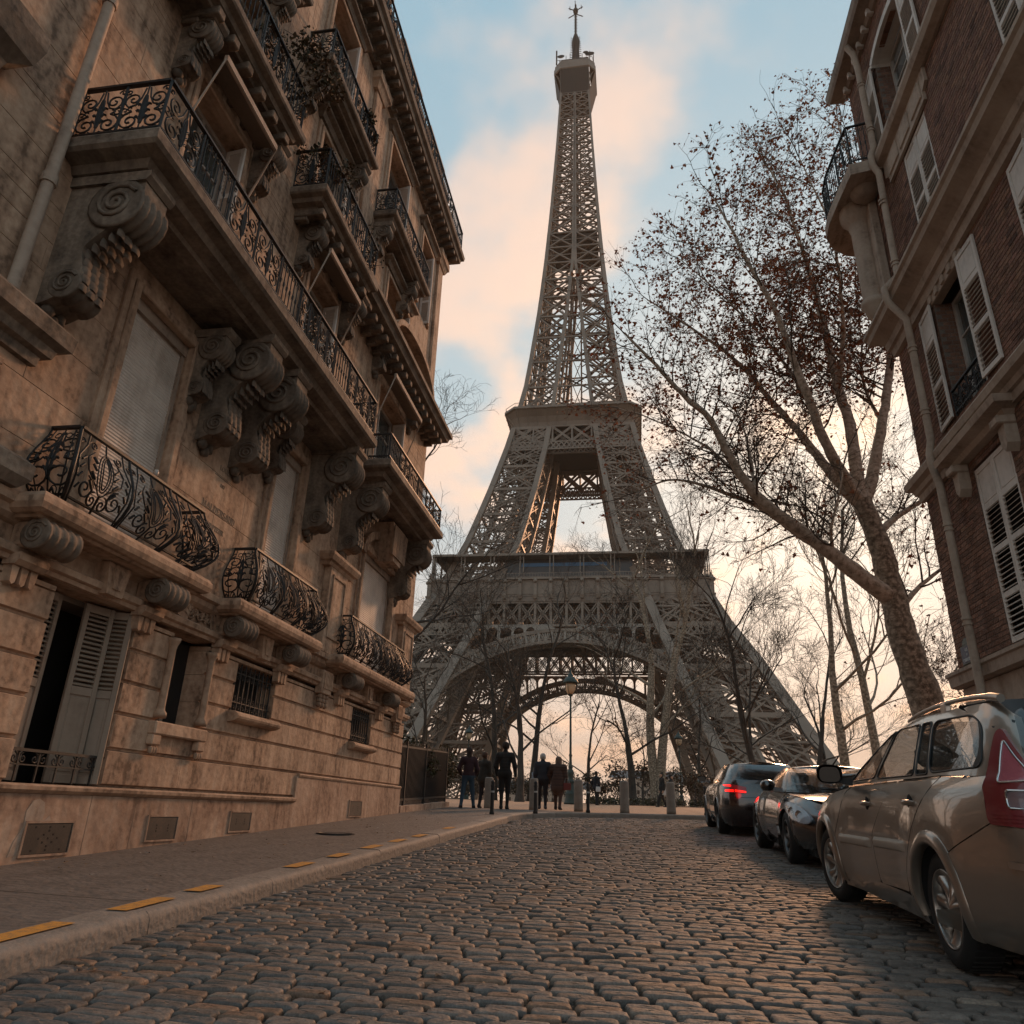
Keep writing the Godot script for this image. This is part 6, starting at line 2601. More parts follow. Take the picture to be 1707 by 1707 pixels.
func arch_lip(root: Node, S: Dictionary, s: float, width: float, proud: float, mt: Material, called := "wheel_arch") -> void:
	for w in S.arches:
		var m := M.new()
		var rows := []
		for k in 33:
			var an := -.22 + (PI + .44) * k / 32
			var row := PackedVector3Array()
			for e in [[-.004, -.03], [-.004, proud * .7], [width * .2, proud], [width * .6, proud * .9], [width * .95, proud * .35], [width, -.004]]:
				var rad: float = w[2] + e[0]
				var p := Vector2(w[0] + cos(an) * rad, w[1] + sin(an) * rad)
				row.append(Vector3(p.x, p.y, s * (body_z(S, p.x, clampf(p.y, .15, 1.0)) + e[1])))
			rows.append(row)
		m.grid(rows, false, s > 0)
		part(called, m, mt, root)

func top_skin(called: String, root: Node, x0: float, x1: float, edge_y: Callable, edge_z: Callable, crown: float, mt: Material, n := 14) -> void:
	var m := M.new()
	var rows := []
	for i in n + 1:
		var x := lerpf(x0, x1, float(i) / n)
		var row := PackedVector3Array()
		var zz: float = edge_z.call(x)
		for k in 17:
			var q := k / 8.0 - 1.0
			row.append(Vector3(x, edge_y.call(x) + crown * (1 - q * q) , zz * q))
		rows.append(row)
	m.grid(rows, false, true)
	part(called, m, mt, root)

func mirror(root: Node, at_: Vector3, s: float, mt: Material) -> void:
	var m := M.new()
	var xf := Transform3D(Basis(Vector3.UP, s * .12), at_ + Vector3(0, 0, s * .13))
	var rows := []
	for i in 7:
		var f := i / 6.0
		var row := PackedVector3Array()
		for k in 14:
			var an := TAU * k / 14
			var q := pow(pow(absf(cos(an)), 3.0) + pow(absf(sin(an)), 3.0), -.333)
			var sc := sqrt(maxf(0.0, 1 - pow(f * .98, 2.6)))
			row.append(xf * Vector3(-.04 + f * .12, sin(an) * .075 * q * sc + .01, cos(an) * .10 * q * sc))
		rows.append(row)
	m.grid(rows, true)
	var b := part("door_mirror", m, mt, root)
	m = M.new()
	m.bar(at_ + Vector3(.02, -.05, -s * .05), at_ + Vector3(.02, -.03, s * .07), .05, .05)
	part("mirror_arm", m, mt, b)
	m = M.new()
	m.t = xf
	m.t = xf * Transform3D(Basis(Vector3.UP, -PI / 2), Vector3(-.0405, 0, 0))
	m.prism(rounded([[-.08, -.05], [.08, -.05], [.075, .065], [-.075, .065]], .03), -.002, .004)
	part("mirror_glass", m, MT.mirror, b)

func cabin(root: Node, S: Dictionary, x0: float, x1: float, y: float) -> void:
	var m := M.new()
	m.box(Vector3(x0, .3, -.66), Vector3(x1, y - .03, .66))
	part("interior", m, MT.dark, root)
	for x in S.seats:
		for z in [-.36, .36]:
			m = M.new()
			m.cbox(Vector3(x - .09, y - .35, z - .22), Vector3(x + .07, y + .12, z + .22), .06)
			m.cbox(Vector3(x - .10, y + .14, z - .13), Vector3(x, y + .29, z + .13), .04)
			part("seat", m, MT.seat, root)

func build_cars() -> void:
	MT.rubber = mat(lin(.012, .012, .012), .75)
	MT.mirror = mat(lin(.10, .10, .10), .05, 1.0)
	MT.seat = mat(lin(.03, .028, .026), .9)
	MT.black_plastic = mat(lin(.015, .015, .015), .5)
	var cg := mat(Color(.16, .18, .17, .50), .02)
	cg.transparency = BaseMaterial3D.TRANSPARENCY_ALPHA
	cg.metallic_specular = 1.0
	MT.car_glass = cg
	var sp := mat(lin(.30, .25, .205), .30, .75)
	sp.clearcoat_enabled = true
	sp.clearcoat = 1.0
	sp.clearcoat_roughness = .04
	MT.champagne = sp
	var bp := mat(lin(.008, .008, .009), .22, .0)
	bp.clearcoat_enabled = true
	bp.clearcoat = 1.0
	bp.clearcoat_roughness = .02
	bp.metallic_specular = .7
	MT.black_paint = bp
	MT.alloy = mat(lin(.42, .39, .36), .28, .9)
	MT.alloy_dark = mat(lin(.12, .12, .12), .35, .8)
	var rl := mat(lin(.15, .004, .007), .08)
	rl.clearcoat_enabled = true
	rl.clearcoat = 1.0
	MT.red_lens = rl
	var wl := mat(Color(.62, .62, .64, .35), .04)
	wl.transparency = BaseMaterial3D.TRANSPARENCY_ALPHA
	MT.clear_lens = wl
	MT.headlamp = mat(lin(.50, .55, .62), .35, .15)
	var mo := mat(lin(.36, .31, .26), .38, .3)
	MT.moulding = mo
	var pk := mat(Color(.75, .42, .46, .55), .05)
	pk.transparency = BaseMaterial3D.TRANSPARENCY_ALPHA
	MT.pink_lens = pk
	MT.chrome = mat(lin(.62, .61, .60), .12, 1.0)
	silver_estate()
	black_coupe()
	black_hatchback()

func on_road(x: float, u: float, forward: bool) -> Transform3D:
	var b := Basis(Vector3(0, 0, -1), Vector3(0, 1, 0), Vector3(1, 0, 0))
	if not forward:
		b = Basis(Vector3.UP, PI) * b
	b = Basis(Vector3.RIGHT, atan(.039)) * b
	return Transform3D(b, Vector3(x, gy(u), -u))

func silver_estate() -> void:
	var car := thing("estate_car", "champagne silver estate car with roof rails, nearest of the parked row", "car", on_road(2.57, 4.02, true))
	var S := {"n": 9.0, "cab_n": 7.0, "shoulder": .035,
		"rear": [[.15, .16], [.3, .05], [.5, .0], [.7, .03], [.85, .11], [1.0, .16]],
		"front": [[.15, 4.25], [.3, 4.42], [.5, 4.45], [.65, 4.4], [.8, 4.2], [1.0, 4.0]],
		"width": [[.15, .80], [.3, .855], [.5, .872], [.62, .872], [.8, .862], [.92, .84], [1.05, .80]],
		"top": [[0, 1.02], [.5, 1.03], [1.5, .995], [2.6, .955], [3.1, .935], [3.4, .90], [4.0, .78], [4.3, .68], [4.45, .6]],
		"cab_rear": [[.85, .12], [1.0, .17], [1.15, .26], [1.3, .40], [1.42, .56]],
		"cab_front": [[.85, 3.62], [.95, 3.40], [1.1, 3.02], [1.25, 2.62], [1.36, 2.25], [1.42, 1.95]],
		"cab_width": [[.85, .84], [.95, .815], [1.1, .765], [1.25, .70], [1.34, .655], [1.42, .60]],
		"arches": [[1.05, .29, .345], [3.65, .29, .345]], "flare": [[1.05, .4, .75, .03], [3.65, .4, .75, .03]], "seats": [1.3, 2.35]}
	var P: Material = MT.champagne
	for s in [-1.0, 1.0]:
		# dark shell just behind the skin shows in the gaps
		side_panel("inner_shell", car, S, pv([[.3, .2], [4.2, .2], [4.3, .55], [3.9, .72], [3.3, .86], [1.5, .96], [.3, .98]]), s, MT.dark, false, -.012, 0.0, .1)
		side_panel("sill_panel", car, S, pv([[1.3, .16], [3.4, .16], [3.4, .30], [1.3, .30]]), s, P)
		var d1 := side_panel("door", car, S, rounded([[2.26, .29], [3.26, .27], [3.32, .5], [3.16, .72], [3.06, .9], [2.9, .945], [1.78, .985], [2.3, .61]], .03), s, P)
		var d2 := side_panel("door", car, S, rounded([[1.60, .31], [2.26, .29], [2.3, .61], [1.80, .985], [1.0, 1.01], [1.06, .95], [1.36, .68], [1.58, .42]], .03), s, P)
		side_panel("front_wing", car, S, pv([[3.26, .18], [4.4, .18], [4.4, .58], [4.28, .685], [4.0, .775], [3.4, .895], [2.95, .94], [3.06, .9], [3.16, .72], [3.32, .5]]), s, P)
		side_panel("rear_wing", car, S, pv([[1.58, .18], [1.60, .31], [1.58, .42], [1.36, .68], [1.06, .95], [1.0, 1.01], [.5, 1.025], [.34, 1.02], [.34, .78], [.80, .60], [1.2, .18]]), s, P)
		side_panel("bumper_corner", car, S, pv([[.02, .2], [.75, .2], [.8, .60], [.34, .78], [.02, .80]]), s, P, false, .004)
		# moulding strips, handles
		for q in [[2.34, 3.2, .55], [1.52, 2.26, .585]]:
			var mm := M.new()
			var mrows := []
			for k in 13:
				var f := k / 12.0
				var x := lerpf(q[0], q[1], f)
				var y: float = q[2] - .02 * f
				var row := PackedVector3Array()
				for e in [[-.036, -.004], [-.034, .016], [-.022, .024], [.012, .026], [.026, .018], [.036, -.004]]:
					row.append(Vector3(x, y + e[0], s * (body_z(S, x, y + e[0]) + (e[1] if k > 0 and k < 12 else -.004))))
				mrows.append(row)
			mm.grid(mrows, false, s > 0)
			part("side_moulding", mm, MT.moulding, car)
		for q in [[2.36, .82, d1], [1.38, .85, d2]]:
			var hm_ := M.new()
			var z := body_z(S, q[0], q[1])
			var pts := PackedVector3Array()
			for k in 9:
				var f := k / 8.0
				pts.append(Vector3(q[0] + (f - .5) * .19, q[1], s * (z + .004 + .028 * sin(f * PI))))
			var rad := PackedFloat32Array([.010, .014, .017, .018, .018, .018, .017, .014, .010])
			hm_.tube(pts, rad, 8)
			part("handle", hm_, P, q[2])
			var cup := M.new()
			cup.lathe([[.001, .0], [.04, .001], [.055, -.004]], 14, Transform3D(Basis(Vector3.RIGHT, s * PI / 2), Vector3(q[0], q[1] - .005, s * (z + .0035))))
			part("handle_recess", cup, MT.dark, q[2])
		# glasshouse
		var cabp := pv([[.19, 1.0], [.28, 1.14], [.44, 1.30], [.62, 1.40], [1.9, 1.40], [2.35, 1.31], [2.75, 1.18], [3.15, 1.02], [3.38, .93], [2.9, .95], [1.8, .985], [1.0, 1.01]])
		var g1 := rounded([[2.30, 1.00], [3.02, .975], [2.86, 1.09], [2.56, 1.22], [2.30, 1.30], [2.10, 1.335]], .03)
		var g2 := rounded([[1.46, 1.015], [2.24, .995], [2.05, 1.335], [1.60, 1.345]], .03)
		var g3 := rounded([[1.22, 1.02], [1.42, 1.015], [1.56, 1.345], [1.40, 1.345]], .015)
		var g4 := rounded([[.50, 1.05], [1.19, 1.025], [1.36, 1.345], [.78, 1.34], [.62, 1.27]], .05)
		var frame := [cabp]
		for g in [g1, g2, g3, g4]:
			var big: PackedVector2Array = Geometry2D.offset_polygon(g, .006, Geometry2D.JOIN_ROUND)[0]
			var nx := []
			var mid := 0.0
			for q in big:
				mid += q.x
			mid /= big.size()
			for p in frame:
				for half in [pv([[mid, 0], [mid, 2], [-3, 2], [-3, 0]]), pv([[mid, 0], [9, 0], [9, 2], [mid, 2]])]:
					for c in Geometry2D.intersect_polygons(p, half):
						for e in Geometry2D.clip_polygons(c, big):
							nx.append(e)
			frame = nx
		var fm := M.new()
		for p in frame:
			if Geometry2D.is_polygon_clockwise(p):
				continue
			skin(fm, p, func(q: Vector2) -> Vector3: return Vector3(q.x, q.y, s * cab_z(S, q.x, q.y)), .06, s < 0)
		part("pillar_frame", fm, P, car)
		for g in [g1, g2, g3, g4]:
			side_panel("side_window", car, S, g, s, MT.car_glass, true, -.006, 0.0, .06)
			# rubber seal round the pane
			var seal := M.new()
			var pts := PackedVector3Array()
			for k in g.size() + 1:
				var q: Vector2 = g[k % g.size()]
				pts.append(Vector3(q.x, q.y, s * (cab_z(S, q.x, q.y) + .001)))
			seal.tube(pts, .0065, 4, false)
			part("window_seal", seal, MT.black_plastic, car)
		# roof rail
		var rm := M.new()
		var rp := PackedVector3Array()
		for k in 15:
			var f := k / 14.0
			rp.append(Vector3(lerpf(.52, 2.0, f), 1.375 + .085 * pow(sin(PI * clampf(f * .94 + .03, 0, 1)), .4) - .02 * f, s * (.60 - .01 * f)))
		var rad := PackedFloat32Array()
		for k in 15:
			rad.append(.024 if k < 2 else .017)
		rm.tube(rp, rad, 8)
		var rr := part("roof_rail", rm, MT.alloy, car)
		rm = M.new()
		rm.cbox(Vector3(1.25, 1.38, s * .60 - .02), Vector3(1.33, 1.45, s * .60 + .02), .008)
		part("rail_foot", rm, MT.alloy, rr)
		mirror(car, Vector3(2.88, 1.02, s * .86), s, MT.black_plastic)
		arch_liner(car, S, s)
		arch_lip(car, S, s, .075, .026, P)
		for x in [1.05, 3.65]:
			wheel(car, Vector3(x, .30, s * .765), .305, .195, s, 9, MT.alloy, .12, (.18 if x > 2 else 0.0))
		# tall tail light wrapped round the corner: red body, pale upper lens, reversing lamp
		var tl := rounded([[.30, .765], [1.02, .775], [1.0, .95], [.96, 1.1], [.90, 1.22], [.80, 1.25], [.68, 1.16], [.52, 1.05], [.30, .99]], .03)
		var tail := wrap_panel("tail_light", car, S, tl, s, true, MT.red_lens, .014, .93, .06)
		wrap_panel("upper_lens", car, S, rounded([[.46, .985], [.84, .97], [.82, 1.10], [.78, 1.19], [.66, 1.10]], .03), s, true, MT.pink_lens, .018, .93, .06)
		for ring in [[[.46, .985], [.84, .97], [.82, 1.10], [.78, 1.19], [.66, 1.10]], [[.36, .85], [.72, .855], [.72, .935], [.36, .935]]]:
			var rg := rounded(ring, .03)
			var tp := PackedVector3Array()
			for k in rg.size() + 1:
				tp.append(wrap_pt(S, rg[k % rg.size()].x, rg[k % rg.size()].y, s, true, .020, .93))
			var tm := M.new()
			tm.tube(tp, .006, 5, false)
			part("lens_trim", tm, MT.chrome, tail)
		for k in 3:
			var y := .79 + k * .016
			wrap_panel("lens_rib", tail, S, rounded([[.34, y], [.96, y], [.96, y + .006], [.34, y + .006]], .002), s, true, MT.red_lens, .019, .93, .08)
		wrap_panel("reversing_lens", car, S, rounded([[.36, .85], [.72, .855], [.72, .935], [.36, .935]], .02), s, true, MT.clear_lens, .018, .93, .06)
	# ends and top
	end_panel("rear_bumper", car, S, pv([[-.86, .2], [.86, .2], [.866, .62], [.86, .78], [-.86, .78], [-.866, .62]]), true, P, false, .02)
	end_panel("tailgate", car, S, pv([[-.8, .78], [.8, .78], [.78, 1.02], [-.78, 1.02]]), true, P)
	end_panel("rear_window", car, S, rounded([[-.66, 1.07], [.66, 1.07], [.56, 1.36], [-.56, 1.36]], .05), true, MT.car_glass, true, .004, 0)
	end_panel("rear_frame", car, S, pv([[-.80, .98], [.80, .98], [.62, 1.41], [-.62, 1.41]]), true, MT.black_plastic, true, -.006, 0)
	for s in [-1.0, 1.0]:
		wrap_panel("bumper_strip", car, S, rounded([[.05, .575], [.88, .59], [.88, .62], [.05, .605]], .008), s, true, MT.alloy, .032)
	end_panel("number_plate", car, S, pv([[-.26, .82], [.26, .82], [.26, .93], [-.26, .93]]), true, mat(lin(.6, .6, .58), .5), false, .015, 0)
	end_panel("front_bumper", car, S, pv([[-.85, .2], [.85, .2], [.85, .6], [-.85, .6]]), false, P, false, 0, 0)
	end_panel("windscreen", car, S, pv([[-.79, .94], [.79, .94], [.60, 1.40], [-.60, 1.40]]), false, MT.car_glass, true, 0, 0)
	top_skin("bonnet", car, 3.1, 4.36, func(x): return cr(S.top, x) - .004, func(x): return body_z(S, x, cr(S.top, x)), .05, P)
	top_skin("roof", car, .54, 2.03, func(x): return minf(1.40, 1.40 - .0), func(x): return cab_z(S, x, 1.398), .045, P)
	cabin(car, S, .4, 3.2, .95)
	var um := M.new()
	um.box(Vector3(.35, .17, -.70), Vector3(4.1, .3, .70))
	part("underbody", um, MT.dark, car)
	um = M.new()
	um.bar(Vector3(.55, 1.30, 0), Vector3(.40, 1.62, 0), .008)
	part("aerial", um, MT.black_plastic, car)

func black_coupe() -> void:
	var car := thing("sports_coupe", "low glossy black sports coupe with oval headlights, parked facing the estate car", "car", on_road(2.80, 14.35, false))
	var S := {"n": 4.6, "cab_n": 3.6, "shoulder": .05,
		"rear": [[.15, .2], [.35, .05], [.5, .0], [.65, .05], [.8, .3]],
		"front": [[.12, 4.2], [.25, 4.38], [.42, 4.42], [.55, 4.36], [.68, 4.16], [.85, 3.9]],
		"width": [[.12, .78], [.3, .86], [.5, .885], [.65, .87], [.8, .82], [.9, .76]],
		"top": [[0, .62], [.5, .80], [1.0, .86], [1.8, .86], [2.9, .84], [3.4, .82], [3.8, .79], [4.15, .70], [4.38, .54]],
		"cab_rear": [[.75, .35], [.85, .6], [1.0, .98], [1.12, 1.35], [1.2, 1.7]],
		"cab_front": [[.75, 3.25], [.85, 3.05], [1.0, 2.75], [1.12, 2.5], [1.2, 2.28]],
		"cab_width": [[.75, .80], [.85, .77], [1.0, .70], [1.12, .62], [1.2, .55]],
		"arches": [[.95, .31, .345], [3.45, .31, .34]], "flare": [[.95, .5, .8, .05], [3.45, .5, .7, .045]], "seats": [1.9]}
	var P: Material = MT.black_paint
	for s in [-1.0, 1.0]:
		side_panel("inner_shell", car, S, pv([[.3, .2], [4.1, .2], [4.1, .5], [3.7, .66], [2.9, .76], [1, .78], [.4, .6]]), s, MT.dark, false, -.012, 0, .1)
		side_panel("door", car, S, rounded([[1.75, .24], [2.95, .22], [3.02, .5], [2.98, .80], [2.9, .838], [1.72, .858]], .04), s, P)
		side_panel("rear_wing", car, S, pv([[.1, .2], [1.75, .2], [1.72, .858], [1.0, .856], [.5, .795], [.2, .68], [.06, .55]]), s, P)
		side_panel("front_wing", car, S, pv([[2.95, .2], [4.15, .2], [4.3, .45], [4.16, .69], [3.8, .785], [3.4, .815], [2.98, .835], [3.02, .5]]), s, P)
		side_panel("sill_panel", car, S, pv([[1.2, .13], [3.2, .13], [3.2, .22], [1.2, .22]]), s, P)
		side_panel("pillar_frame", car, S, pv([[.75, .85], [1.0, .98], [1.3, 1.09], [1.72, 1.185], [2.28, 1.185], [2.75, .99], [3.05, .85]]), s, P, true, 0, 0)
		side_panel("side_window", car, S, rounded([[1.25, .89], [2.86, .87], [2.55, 1.02], [2.28, 1.135], [1.75, 1.14], [1.4, 1.03]], .03), s, MT.car_glass, true, .006, 0)
		mirror(car, Vector3(2.78, .92, s * .84), s, P)
		arch_liner(car, S, s)
		arch_lip(car, S, s, .03, .012, P)
		wheel(car, Vector3(.95, .315, s * .80), .318, .24, s, 10, MT.alloy_dark)
		wheel(car, Vector3(3.45, .31, s * .80), .312, .21, s, 10, MT.alloy_dark)
		# oval headlight wrapped round the nose
		var hl := PackedVector2Array()
		for k in 28:
			var an := TAU * k / 28
			var rr := 1.0 + .25 * cos(an - PI * .8)
			hl.append(Vector2(1.0 + cos(an) * .30 * rr, .615 + sin(an) * .095 * rr + cos(an) * .06))
		var hd := wrap_panel("headlight", car, S, hl, s, false, MT.headlamp, .045, -1.0, .05)
		wrap_panel("headlight_lens", car, S, Geometry2D.offset_polygon(hl, .006)[0], s, false, MT.clear_lens, .058, -1.0, .05)
		for q in [[1.06, .63], [.88, .60]]:
			var bm := M.new()
			var c := wrap_pt(S, q[0], q[1], s, false, .050)
			bm.lathe([[.001, -.012], [.03, -.008], [.048, .004], [.05, .0]], 16, Transform3D(Basis(Quaternion(Vector3.UP, Vector3(cos(q[0]), .1, s * sin(q[0])).normalized())), c))
			part("reflector", bm, MT.chrome, hd)
		# red rear lamp
		side_panel("tail_light", car, S, rounded([[.08, .56], [.36, .62], [.30, .70], [.12, .66]], .02), s, MT.red_lens, false, .006, 0)
	end_panel("front_bumper", car, S, pv([[-.87, .14], [.87, .14], [.885, .44], [.8, .56], [-.8, .56], [-.885, .44]]), false, P, false, .002, 0, .05)
	end_panel("air_intake", car, S, rounded([[-.62, .18], [-.28, .18], [-.28, .28], [-.60, .28]], .03), false, MT.dark, false, .006, 0)
	end_panel("air_intake", car, S, rounded([[.28, .18], [.62, .18], [.60, .28], [.28, .28]], .03), false, MT.dark, false, .006, 0)
	end_panel("air_intake", car, S, rounded([[-.24, .2], [.24, .2], [.24, .27], [-.24, .27]], .02), false, MT.dark, false, .006, 0)
	end_panel("number_plate", car, S, pv([[-.26, .32], [.26, .32], [.26, .42], [-.26, .42]]), false, MT.black_plastic, false, .01, 0)
	end_panel("rear_bumper", car, S, pv([[-.86, .18], [.86, .18], [.87, .5], [.8, .64], [-.8, .64], [-.87, .5]]), true, P, false, 0, 0)
	end_panel("windscreen", car, S, pv([[-.77, .85], [.77, .85], [.56, 1.185], [-.56, 1.185]]), false, MT.car_glass, true, 0, 0)
	end_panel("rear_window", car, S, pv([[-.75, .86], [.75, .86], [.56, 1.185], [-.56, 1.185]]), true, MT.car_glass, true, 0, 0)
	top_skin("bonnet", car, 2.7, 4.32, func(x): return cr(S.top, x) - .006, func(x): return body_z(S, x, cr(S.top, x)), .01, P)
	top_skin("engine_cover", car, .12, 1.35, func(x): return cr(S.top, x) - .004, func(x): return body_z(S, x, cr(S.top, x)), .06, P)
	top_skin("roof", car, 1.62, 2.36, func(x): return 1.185, func(x): return cab_z(S, x, 1.185), .04, P)
	cabin(car, S, 1.0, 2.8, .83)
	var um := M.new()
	um.box(Vector3(.3, .13, -.70), Vector3(4.1, .26, .70))
	part("underbody", um, MT.dark, car)
	# wiper and dashboard edge
	um = M.new()
	um.bar(Vector3(3.02, .885, -.4), Vector3(2.93, .92, .3), .012)
	part("wiper", um, MT.black_plastic, car)

func black_hatchback() -> void:
	var car := thing("hatchback_car", "black hatchback with glowing red rear light, farthest of the parked row", "car", on_road(2.50, 15.75, true))
	var S := {"n": 6.0, "cab_n": 4.5, "shoulder": .05,
		"rear": [[.15, .14], [.35, .03], [.55, .0], [.75, .03], [.95, .10], [1.05, .16]],
		"front": [[.15, 4.15], [.3, 4.3], [.5, 4.35], [.7, 4.25], [.9, 4.0]],
		"width": [[.15, .80], [.35, .87], [.55, .885], [.75, .875], [.95, .84], [1.05, .79]],
		"top": [[0, 1.0], [.6, 1.02], [1.5, .98], [2.6, .94], [3.2, .90], [3.8, .80], [4.3, .66]],
		"cab_rear": [[.9, .10], [1.02, .20], [1.2, .42], [1.33, .62]],
		"cab_front": [[.9, 3.3], [1.0, 3.05], [1.2, 2.55], [1.33, 2.2]],
		"cab_width": [[.9, .83], [1.02, .79], [1.2, .69], [1.33, .60]],
		"arches": [[.92, .32, .355], [3.45, .32, .355]], "flare": [[.92, .45, .8, .03], [3.45, .45, .8, .03]], "seats": [1.3, 2.3]}
	var P: Material = MT.black_paint
	var glow := mat(lin(.35, .01, .008), .2)
	glow.emission_enabled = true
	glow.emission = Color(1.0, .09, .05)
	glow.emission_energy_multiplier = 1.6
	for s in [-1.0, 1.0]:
		side_panel("inner_shell", car, S, pv([[.3, .2], [4.1, .2], [4.1, .55], [3.4, .8], [1.5, .93], [.3, .95]]), s, MT.dark, false, -.012, 0, .1)
		side_panel("door", car, S, rounded([[2.2, .24], [3.1, .24], [3.12, .6], [3.0, .90], [1.9, .965], [2.2, .6]], .03), s, P)
		side_panel("door", car, S, rounded([[1.45, .25], [2.2, .24], [2.2, .6], [1.92, .965], [1.1, .995], [1.35, .7]], .03), s, P)
		side_panel("rear_wing", car, S, pv([[.08, .2], [1.45, .25], [1.35, .7], [1.1, .995], [.6, 1.018], [.15, .99], [.03, .7]]), s, P)
		side_panel("front_wing", car, S, pv([[3.1, .24], [4.2, .2], [4.28, .6], [3.8, .79], [3.2, .895], [3.0, .90], [3.12, .6]]), s, P)
		side_panel("sill_panel", car, S, pv([[1.1, .14], [3.3, .14], [3.3, .25], [1.1, .25]]), s, P)
		side_panel("pillar_frame", car, S, pv([[.16, .99], [.42, 1.2], [.64, 1.32], [2.2, 1.32], [2.55, 1.2], [3.2, .92], [1.8, .97]]), s, P, true, 0, 0)
		side_panel("side_window", car, S, rounded([[.62, 1.03], [2.95, .965], [2.5, 1.17], [2.2, 1.27], [.9, 1.28]], .04), s, MT.car_glass, true, .006, 0)
		mirror(car, Vector3(2.75, 1.02, s * .88), s, P)
		arch_liner(car, S, s)
		arch_lip(car, S, s, .03, .012, P)
		for x in [.92, 3.45]:
			wheel(car, Vector3(x, .32, s * .79), .325, .22, s, 5, MT.alloy_dark)
		# L-shaped glowing lamp
		var lamp := sub("tail_light", car)
		var tm := M.new()
		var fx := func(q: Vector2) -> Vector3: return Vector3(body_x(S, s * q.x, q.y, true) - .012, q.y, s * q.x)
		skin(tm, rounded([[.42, .77], [.84, .79], [.85, .93], [.74, .95], [.40, .89]], .02), func(q: Vector2) -> Vector3: return Vector3(body_x(S, s * q.x, q.y, true) - .006, q.y, s * q.x), .04, s < 0)
		part("lens", tm, MT.red_lens, lamp)
		tm = M.new()
		for b in [[[.42, .785], [.62, .805], [.62, .838], [.42, .815]], [[.645, .80], [.84, .80], [.84, .835], [.645, .838]], [[.805, .835], [.84, .835], [.845, .92], [.81, .92]], [[.68, .895], [.845, .90], [.845, .925], [.68, .925]]]:
			skin(tm, pv(b), fx, .04, s < 0)
		part("lit_strip", tm, glow, lamp)
		var l := OmniLight3D.new()
		l.name = "rear_light_glow"
		l.light_color = Color(1, .08, .05)
		l.light_energy = .03
		l.light_size = .12
		l.omni_range = 3.0
		l.omni_attenuation = 2.0
		l.shadow_enabled = true
		l.position = Vector3(-.12, .86, s * .66)
		lamp.add_child(l, true)
	end_panel("rear_bumper", car, S, pv([[-.87, .18], [.87, .18], [.88, .55], [.87, .70], [-.87, .70], [-.88, .55]]), true, P, false, .012, .003)
	end_panel("tailgate", car, S, pv([[-.85, .70], [.85, .70], [.80, 1.02], [-.80, 1.02]]), true, P)
	end_panel("rear_window", car, S, rounded([[-.70, 1.04], [.70, 1.04], [.56, 1.29], [-.56, 1.29]], .04), true, MT.car_glass, true, .005, 0)
	end_panel("rear_frame", car, S, pv([[-.80, .97], [.80, .97], [.60, 1.325], [-.60, 1.325]]), true, P, true, -.002, 0)
	end_panel("number_plate", car, S, pv([[-.26, .58], [.26, .58], [.26, .68], [-.26, .68]]), true, mat(lin(.5, .5, .48), .5), false, .02, 0)
	end_panel("front_bumper", car, S, pv([[-.86, .2], [.86, .2], [.86, .66], [-.86, .66]]), false, P, false, 0, 0)
	end_panel("windscreen", car, S, pv([[-.78, .93], [.78, .93], [.6, 1.32], [-.6, 1.32]]), false, MT.car_glass, true, 0, 0)
	top_skin("bonnet", car, 2.9, 4.28, func(x): return cr(S.top, x) - .004, func(x): return body_z(S, x, cr(S.top, x)), .05, P)
	top_skin("roof", car, .62, 2.22, func(x): return 1.322, func(x): return cab_z(S, x, 1.322), .045, P)
	cabin(car, S, .4, 3.0, .93)
	var um := M.new()
	um.box(Vector3(.3, .15, -.70), Vector3(4.0, .28, .70))
	part("underbody", um, MT.dark, car)

# ---------------------------------------------------------------- people: one skin per body, meshed from smooth-joined tapered bones
# bones: [a, b, ra, rb]; colours by nearest bone group
func field(bones: Array, p: Vector3, k: float) -> float:
	var d := 1e9
	for b in bones:
		var a: Vector3 = b[0]
		var e: Vector3 = b[1]
		var ab := e - a
		var h := clampf((p - a).dot(ab) / maxf(ab.length_squared(), 1e-9), 0, 1)
		var q := (p - a - ab * h)
		if b.size() > 4:
			q *= b[4]
		var dd := q.length() - lerpf(b[2], b[3], h)
		var m := maxf(k - absf(d - dd), 0) / k
		d = minf(d, dd) - m * m * k * .25
	return d

